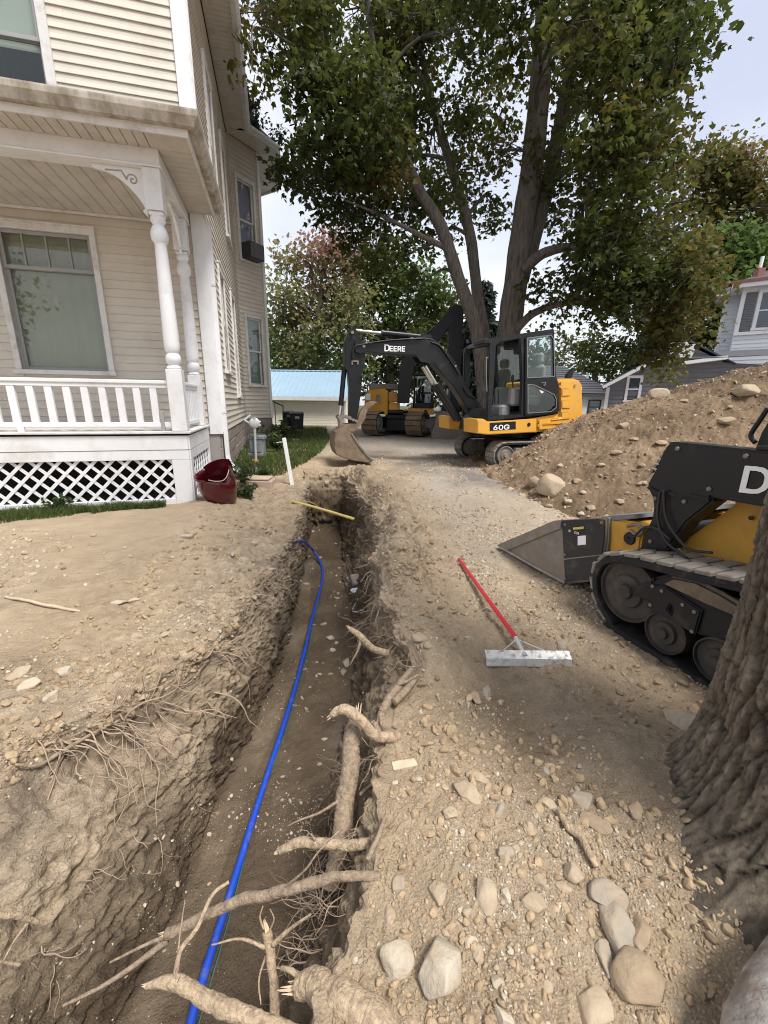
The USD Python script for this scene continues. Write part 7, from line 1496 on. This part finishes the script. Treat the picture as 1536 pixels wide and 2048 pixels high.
root('thick pale root with broken tip at the bottom of the photo, over the pipe', [(292, 1972, 0, 1.12), (345, 1964, 0, 1.13), (400, 1990, 0, 1.12), (470, 2022, 0, 1.10), (560, 2060, 0, 1.07), (640, 2100, 0, 1.04)], [14, 34, 38, 40, 42, 44], M_root, branches=[([(350, 1958, 0, 1.13), (362, 1900, 0, 1.17), (395, 1855, 0, 1.20), (425, 1790, 0, 1.25), (458, 1764, 0, 1.27)], (11, 7)), ([(352, 1950, 0, 1.13), (360, 1870, 0, 1.2), (370, 1800, 0, 1.24)], (5, 2))], seed=3)
root('thickest broken root stump standing against the right trench wall', [(712, 1438, 0, 1.90), (704, 1490, 0, 1.84), (697, 1560, 0, 1.76), (688, 1640, 0, 1.68), (675, 1705, 0, 1.62), (662, 1775, 0, 1.58)], [34, 46, 48, 50, 48, 44], M_rootd, branches=[([(720, 1590, 0, 1.74), (742, 1570, 0, 1.75), (770, 1548, 0, 1.72)], (9, 4)), ([(680, 1600, 0, 1.70), (640, 1625, 0, 1.68), (600, 1640, 0, 1.66), (575, 1652, 0, 1.64)], (7, 2))], seed=4)
root('curved pale root arching over the broken stump', [(664, 1432, 0, 1.80), (690, 1420, 0, 1.80), (722, 1440, 0, 1.79), (748, 1468, 0, 1.79), (778, 1474, 0, 1.80), (800, 1476, 0, 1.86)], [18, 28, 28, 27, 27, 24], M_root, seed=5)
root('short pale root sticking out of the right wall near the flat oval stone', [(700, 1256, 0, 2.42), (722, 1274, 0, 2.42), (745, 1296, 0, 2.44), (775, 1308, 0, 2.48)], [13, 17, 17, 17], M_root, seed=6, branches=[([(722, 1276, 0, 2.42), (716, 1300, 0, 2.42), (700, 1330, 0, 2.44)], (8, 2))])
root('forked root reaching into the hollow of the right bank', [(757, 1480, 0, 1.90), (760, 1440, 0, 1.95), (775, 1405, 0, 2.0), (800, 1370, 0, 2.08), (822, 1338, 0, 2.18)], [15, 19, 24, 20, 14], M_rootd, end=False, branches=[([(788, 1405, 0, 1.98), (812, 1380, 0, 2.04), (834, 1352, 0, 2.14)], (17, 14)), ([(795, 1370, 0, 2.06), (815, 1362, 0, 2.07), (836, 1350, 0, 2.12)], (8, 6))], seed=7)
root('horizontal pale root poking left out of the right trench wall', [(558, 1704, 0, 1.50), (585, 1690, 0, 1.50), (630, 1685, 0, 1.49), (690, 1690, 0, 1.47), (740, 1688, 0, 1.46), (790, 1690, 0, 1.50)], [18, 25, 24, 26, 26, 22], M_root, seed=8, branches=[([(630, 1680, 0, 1.48), (622, 1668, 0, 1.47)], (6, 3))])
root('upright broken root at the bottom of the trench mouth', [(535, 1862, 0, 1.30), (540, 1900, 0, 1.28), (545, 1960, 0, 1.24), (550, 2070, 0, 1.18)], [24, 24, 23, 26], M_root, branches=[([(530, 1895, 0, 1.28), (480, 1878, 0, 1.28), (424, 1890, 0, 1.28)], (8, 3)), ([(545, 1890, 0, 1.28), (580, 1858, 0, 1.28), (622, 1828, 0, 1.27)], (11, 4)), ([(532, 1910, 0, 1.28), (518, 1960, 0, 1.25), (522, 2010, 0, 1.22)], (5, 3)), ([(528, 1858, 0, 1.3), (520, 1835, 0, 1.31), (526, 1812, 0, 1.32)], (5, 2)), ([(540, 1860, 0, 1.3), (548, 1838, 0, 1.3), (540, 1818, 0, 1.3)], (4, 2))], seed=9)
root('very thick root half buried at the bottom edge, right of the trench', [(596, 1975, 0, 1.12), (640, 1976, 0, 1.10), (700, 2010, 0, 1.05), (760, 2060, 0, 1.01), (800, 2120, 0, 1.0)], [50, 74, 84, 88, 90], M_root, seed=10, branches=[([(600, 1955, 0, 1.13), (580, 1940, 0, 1.14), (562, 1936, 0, 1.15)], (12, 8))])
root('short bent root lying on the soil near the small grey wedge stone', [(1116, 1620, .02), (1140, 1650, .022), (1164, 1672, .022), (1178, 1705, .022), (1194, 1734, .015)], [12, 21, 20, 18, 14], M_root, seed=11)
root('thin straight stick leaning on the right trench wall', [(772, 1628, .03), (755, 1675, .05), (734, 1722, .04)], [11, 12, 12], M_rootd, seed=12, end=False, name='stick')
root('pale stick lying in the yard at the left edge', [(12, 1194, .015), (60, 1203, .025), (110, 1214, .02), (160, 1222, .01)], [6, 7, 8, 6], M_wood, seed=13, end=False, name='stick')
root('pale root end sticking out of the left wall at the photo edge', [(-20, 1832, .05), (40, 1836, .06), (92, 1848, .05)], [16, 15, 10], M_root, seed=14, branches=[([(60, 1840, .05), (30, 1880, .04), (5, 1925, .03)], (7, 3)), ([(40, 1930, .03), (20, 1926, .04), (-10, 1920, .04)], (7, 4))])
root('root along the left bank beneath the hanging tangle', [(120, 1505, .03), (80, 1530, .03), (30, 1528, .02)], [9, 9, 6], M_rootd, seed=15, end=False, branches=[([(120, 1505, .03), (180, 1470, .03), (240, 1440, .02)], (9, 5))])
# countless fine roots hanging from the cut soil
def hairs(spec, seed, label):
    r = np.random.default_rng(seed); ms = []
    for (x0, y0, x1, y1, n, ln, w0, dirs) in spec:
        for _ in range(n):
            a = r.uniform(); px, py = lerp(x0, x1, a) + r.normal(0, 12), lerp(y0, y1, a) + r.normal(0, 10); P, N_ = surf(px, py); t = (P - EYE) @ _F
            L = ln * r.uniform(.3, 1.0) * t / FPX; d = np.array(dirs, float) + N_ * .5 + r.normal(0, .55, 3); d /= np.linalg.norm(d); Q = [P - N_ * .01]; k = r.integers(5, 9)
            for q in range(k): d = d + r.normal(0, .32, 3) + np.array([0, 0, -.10]); d /= np.linalg.norm(d); Q.append(Q[-1] + d * L / k)
            R = w0 * r.uniform(.35, 1.0) / 2 / FPX * t; ms.append(tube(smoothpath(Q, 16), np.linspace(R, R * .3, 16), 4, False))
            for _b in range(r.integers(0, 4)):
                i = r.integers(1, k); d2 = d + r.normal(0, .9, 3); d2 /= np.linalg.norm(d2); B = [Q[i]]
                for q in range(4): d2 = d2 + r.normal(0, .3, 3); d2 /= np.linalg.norm(d2); B.append(B[-1] + d2 * L * .12)
                ms.append(tube(smoothpath(B, 9), np.linspace(R * .6, R * .2, 9), 3, False))
    tag(obj('fine_roots', cat_(*ms), M_rootf, None, True), label, None, None, 'stuff')
M_rootf = mat('fine_root', (.34, .255, .18), .9, var=.3, scale=25)
hairs([(70, 1490, 260, 1430, 24, 230, 5, (.8, -.25, -.1)), (240, 1440, 420, 1390, 24, 190, 4.5, (.7, -.3, -.3)), (60, 1500, 330, 1450, 14, 260, 6, (.9, -.1, .0)), (380, 1330, 470, 1290, 12, 150, 4, (.8, .2, .0)), (480, 1240, 560, 1150, 40, 70, 3, (.5, -.2, -.5)), (0, 1750, 120, 1950, 18, 160, 4, (.3, -.4, -.8)), (150, 1780, 330, 1600, 14, 110, 3.5, (.6, -.2, -.6))], 21, 'tangle of fine pale roots hanging from the left trench bank')
hairs([(720, 1240, 860, 1360, 60, 80, 3, (-.6, -.3, -.6)), (690, 1560, 780, 1480, 40, 90, 3, (-.7, -.2, -.5)), (640, 1700, 720, 1640, 34, 150, 4, (-.7, -.3, -.5)), (640, 1820, 720, 1720, 46, 170, 4, (-.6, -.3, -.7)), (620, 1950, 680, 1800, 50, 150, 4, (-.6, -.4, -.6)), (700, 960, 790, 1080, 40, 40, 2.5, (-.5, -.4, -.6)), (740, 1100, 760, 1230, 26, 60, 3, (-.6, -.3, -.5))], 22, 'fine roots and fibres hanging from the right trench wall')

# ---------------------------------------------------------------- by the house: pot, gas meter, weeds, slab
M_pot = mat('burgundy_glaze', (.055, .003, .007), .2, var=.3, scale=5, spec=.5, coat=.3, dirt=(.22, .15, .12), dscale=4, damt=.2, dlo=.58); M_clay = mat('broken_clay', (.42, .32, .26), .9, var=.15)
c = np.array([at(452, 1000, 5.02)[0], 5.02, .0]); c[2] = gz(c[0], c[1]) - .03
pt = thing('plant_pot', 'glossy burgundy ceramic pot with broken rim beside the porch corner', 'pot', c)
def pot_shell():
    prof = [(0, .0), (.145, .0), (.16, .02), (.195, .10), (.232, .20), (.252, .30), (.250, .37), (.232, .43), (.222, .455), (.240, .475), (.25, .49), (.245, .505), (.222, .50), (.205, .455), (.215, .42), (.228, .37), (.23, .30), (.21, .2), (.17, .1), (.13, .04), (0, .04)]
    m = lathe(prof, 56); v = np.asarray(m.vertices).copy(); th = np.arctan2(v[:, 1], v[:, 0]); cut = .508 - .085 * np.exp(-((np.angle(np.exp(1j * (th + .75)))) / .45) ** 2) - .05 * np.abs(np.sin(th * 3.3)) * (np.abs(th + .75) < 1.0)
    v[:, 2] = np.minimum(v[:, 2], cut); return tm(v, m.faces)
Rp = rot([0, 1, 0], -.20) @ rot([1, 0, 0], .30) * .88
obj('body', xf(pot_shell(), Rp, c), M_pot, pt, 50); obj('soil', xf(lathe([(0, .14), (.12, .14), (.17, .13)], 24), Rp, c), M_rootd, pt, True)
sh = lathe([(.25, .0), (.262, .08), (.262, .16), (.245, .17), (.238, .15), (.24, .08), (.228, .0)], 60); v = np.asarray(sh.vertices); th = np.arctan2(v[:, 1], v[:, 0]); keep = (np.abs(th) < .75)[np.asarray(sh.faces)].all(1)
obj('shard', xf(tm(v, np.asarray(sh.faces)[keep]), Rp @ rot([0, 0, 1], 1.9) @ rot([0, 1, 0], -.35), c + Rp @ np.array([.10, -.02, .36])), M_pot, pt, 50)
obj('broken_edge', xf(tube([(.235 * math.cos(a), .235 * math.sin(a), z) for a, z in [(-1.5, .497), (-1.2, .455), (-.95, .43), (-.75, .42), (-.5, .435), (-.25, .47), (-.05, .495)]], .006, 6), Rp, c), M_clay, pt, True)
my = 7.0; mt = thing('gas_meter', 'grey gas meter on its riser pipe beside the house corner', 'gas meter', at(510, 940, my))
M_meter = mat('grey_meter_paint', (.13, .15, .16), .45, var=.1, dirt=(.3, .27, .22), dscale=8, damt=.3); M_pipeg = mat('grey_pipe', (.42, .43, .43), .45, metal=.3, var=.1); M_brass = mat('brass_valve', (.42, .28, .10), .45, metal=.6, var=.15)
MB = lambda x0, x1, v0, v1, d0, d1, bev=.02: box(at(x0, v1, my)[0], at(x1, v0, my)[0], my + d0, my + d1, at(x0, v1, my)[2], at(x1, v0, my)[2], bev)
obj('case', cat_(MB(498, 526, 876, 910, -.02, .16, .03)), M_meter, mt); obj('cover', MB(496, 528, 871, 879, -.03, .17, .015), M_meter, mt); obj('face_plate', MB(502, 522, 884, 904, -.035, -.021, .008), M_meter, mt); obj('base', MB(497, 527, 906, 912, -.03, .16, .01), M_meter, mt)
obj('riser', rod(at(509, 853, my - .08), at(513, 944, my - .08), .022, 10), M_pipeg, mt, 40); obj('valve', cat_(lathe([(0, -.04), (.035, -.03), (.045, 0), (.035, .03), (0, .04)], 12, at(511, 922, my - .08)), rod(at(505, 921, my - .08), at(517, 922, my - .08), .018, 8)), M_brass, mt, 40)
obj('regulator', lathe([(0, -.03), (.06, -.03), (.085, -.012), (.085, .012), (.06, .03), (0, .03)], 20, at(509, 846, my - .08), [.3, -1, .1]), M_pipeg, mt, 40); obj('regulator_cap', lathe([(0, 0), (.03, 0), (.03, .06), (0, .06)], 12, at(509, 842, my - .08)), M_pipeg, mt, 40)
obj('pipe', tube(smoothpath([at(505, 850, my - .06), at(496, 845, my), at(488, 840, my + .05)], 10), .02, 8), M_pipeg, mt, True); obj('pipe', rod(at(488, 841, my + .05), at(500, 831, my + .35), .018, 8), M_pipeg, mt); 
for v_ in (843, 850): obj('pipe', rod(at(512, v_, my - .08), at(521, v_ + 1, my - .05), .018, 8), M_pipeg, mt)
sl_ = surf(520, 955)[0]; sc_ = at(519, 950, 6.35); sc_[2] = gz(sc_[0], 6.35) + .02
pv = thing('paving_slab', 'pinkish broken paving slab set on edge below the gas meter', 'slab', sc_)
M_slab = mat('pink_stone_slab', (.40, .29, .25), .9, var=.15, bump=.004, bscale=60)
obj('slab', xf(box(-.21, .21, -.14, .14, -.10, .07, .018), rot([0, 0, 1], .05), sc_), M_slab, pv); obj('cap', xf(box(-.20, .17, -.13, .13, .073, .11, .014), rot([0, 0, 1], .0), sc_), M_wood, pv)
def weed(P, h, n, seed, label, size=.05, tint=(.07, .11, .03), group=None):
    r = np.random.default_rng(seed); t = thing('weed', label, 'weed', P, group); st, LP = [], []
    for k in range(n):
        e = P + np.array([r.normal(0, .35), r.normal(0, .35), r.uniform(.5, 1)]) * h; q = smoothpath([P + r.normal(0, .03, 3) * [1, 1, 0], lerp(P, e, .5) + [0, 0, .1 * h], e], 9); st.append(tube(q, .003, 4, False)); LP.append(q[2:] + r.normal(0, .02, (7, 3))); LP.append(q[4:] + r.normal(0, .03, (5, 3)))
    obj('stem', cat_(*st), M_twig, t, True); LP = np.vstack(LP); C = np.array(tint) * r.uniform(.7, 1.5, (len(LP), 1)) * (1 + r.normal(0, .12, (len(LP), 3))); V, F, C = leaves(LP, size, r, np.clip(C, .01, .5), .1); tinted(obj('leaf_tuft', tm(V, F), M_leaf, t), C)
for i, (px, py, y, h, lb) in enumerate([(490, 960, 6.0, .42, 'leafy weed between the pot and the gas meter riser'), (492, 985, 5.4, .2, 'small bright green weed at the right foot of the burgundy pot'), (481, 915, 6.6, .30, 'weed under the downspout elbow'), (527, 935, 6.7, .18, 'low weed at the foot of the gas meter'), (548, 860, 10.5, .5, 'weed clump by the bay foundation'), (565, 855, 12.5, .6, 'leafy weed in front of the black bins'), (120, 1012, 4.45, .14, 'broad-leaved weed in the grass along the lattice'), (555, 868, 9.8, .35, 'low green weed on the grass bank beside the bay')]):
    P = at(px, py, y); P[2] = gz(P[0], P[1]) - .01; weed(P, h, 30 if h > .25 else 24, 50 + i, lb, .05 if y < 8 else .09, (.085, .125, .035))
# weeds growing in the house gutter
for i, v_ in enumerate((6.6, 7.2, 7.75)):
    P = H(WU + .62 if v_ < 7.1 else WU + .62 + (v_ - 7.1) * .9, v_, EAVE + .06); weed(P, .55, 14, 70 + i, ['weed sprouting from the upper gutter of the left house, nearest clump', 'weed sprouting from the gutter corner above the bay', 'weed at the tip of the bay gutter against the sky'][i], .09, (.06, .075, .035))
# grass
def grass(region, n, hgt, seed, label, dens=None):
    r = np.random.default_rng(seed); P = region(n, r); m = len(P); th = r.uniform(0, 2 * PI, m); hh = hgt * r.uniform(.35, 1.2, m); lean = r.normal(0, .5, (m, 2)) * hh[:, None]; wd = .0025 + .001 * (P[:, 1] - 3)
    s = np.stack([np.cos(th), np.sin(th), 0 * th], 1) * wd[:, None]; md = P + np.concatenate([lean * .35, (hh * .62)[:, None]], 1); tp_ = P + np.concatenate([lean, hh[:, None]], 1)
    V = np.stack([P - s, P + s, md - s * .7, md + s * .7, tp_], 1).reshape(-1, 3); F = (np.arange(m)[:, None, None] * 5 + np.array([[0, 1, 3], [0, 3, 2], [2, 3, 4]])[None]).reshape(-1, 3)
    pal = np.array([(.12, .20, .045), (.15, .22, .055), (.10, .16, .04), (.30, .27, .12), (.36, .31, .17)]); C = pal[r.choice(5, m, p=[.35, .25, .2, .12, .08])]
    g = obj('grass', tm(V, F), M_leaf, None, False); tag(g, label, None, None, 'stuff'); tinted(g, np.repeat(C, 5, 0))
def reg_porch(n, r):
    u = r.uniform(-3.2, -.25, n); v = -.12 - r.uniform(0, 1, n) ** 1.4 * np.interp(u, [-3.2, -1.9, -.8, -.25], [.55, .42, .20, .08]); k = meshkit.noise(np.stack([u * 3, v * 5, 0 * u], 1), 5) > .33
    q = np.array([H(a, b) for a, b in zip(u[k], v[k])]); _, i = _txy.query(q[:, :2]); q[:, 2] = _tz[i] - .005; return q
def reg_bank(n, r):
    y = r.uniform(6.9, 17, n); xa = np.interp(y, [6.9, 8, 10, 13, 17], [-1.75, -1.5, -1.5, -1.7, -2.4]); xb = np.interp(y, [6.9, 12.3, 13, 17], [-2.55, -4.1, -3.5, -5]); x = lerp(xb, xa, r.uniform(0, 1, n)); k = meshkit.noise(np.stack([x * 1.5, y * 1.5, 0 * y], 1), 8) > .25
    q = np.stack([x, y, 0 * x], 1)[k]; _, i = _txy.query(q[:, :2]); q[:, 2] = _tz[i] - .01; return q
grass(reg_porch, 9000, .085, 91, 'short ragged grass along the foot of the porch lattice')
grass(reg_bank, 16000, .13, 92, 'green grass bank between the house bay and the drive')
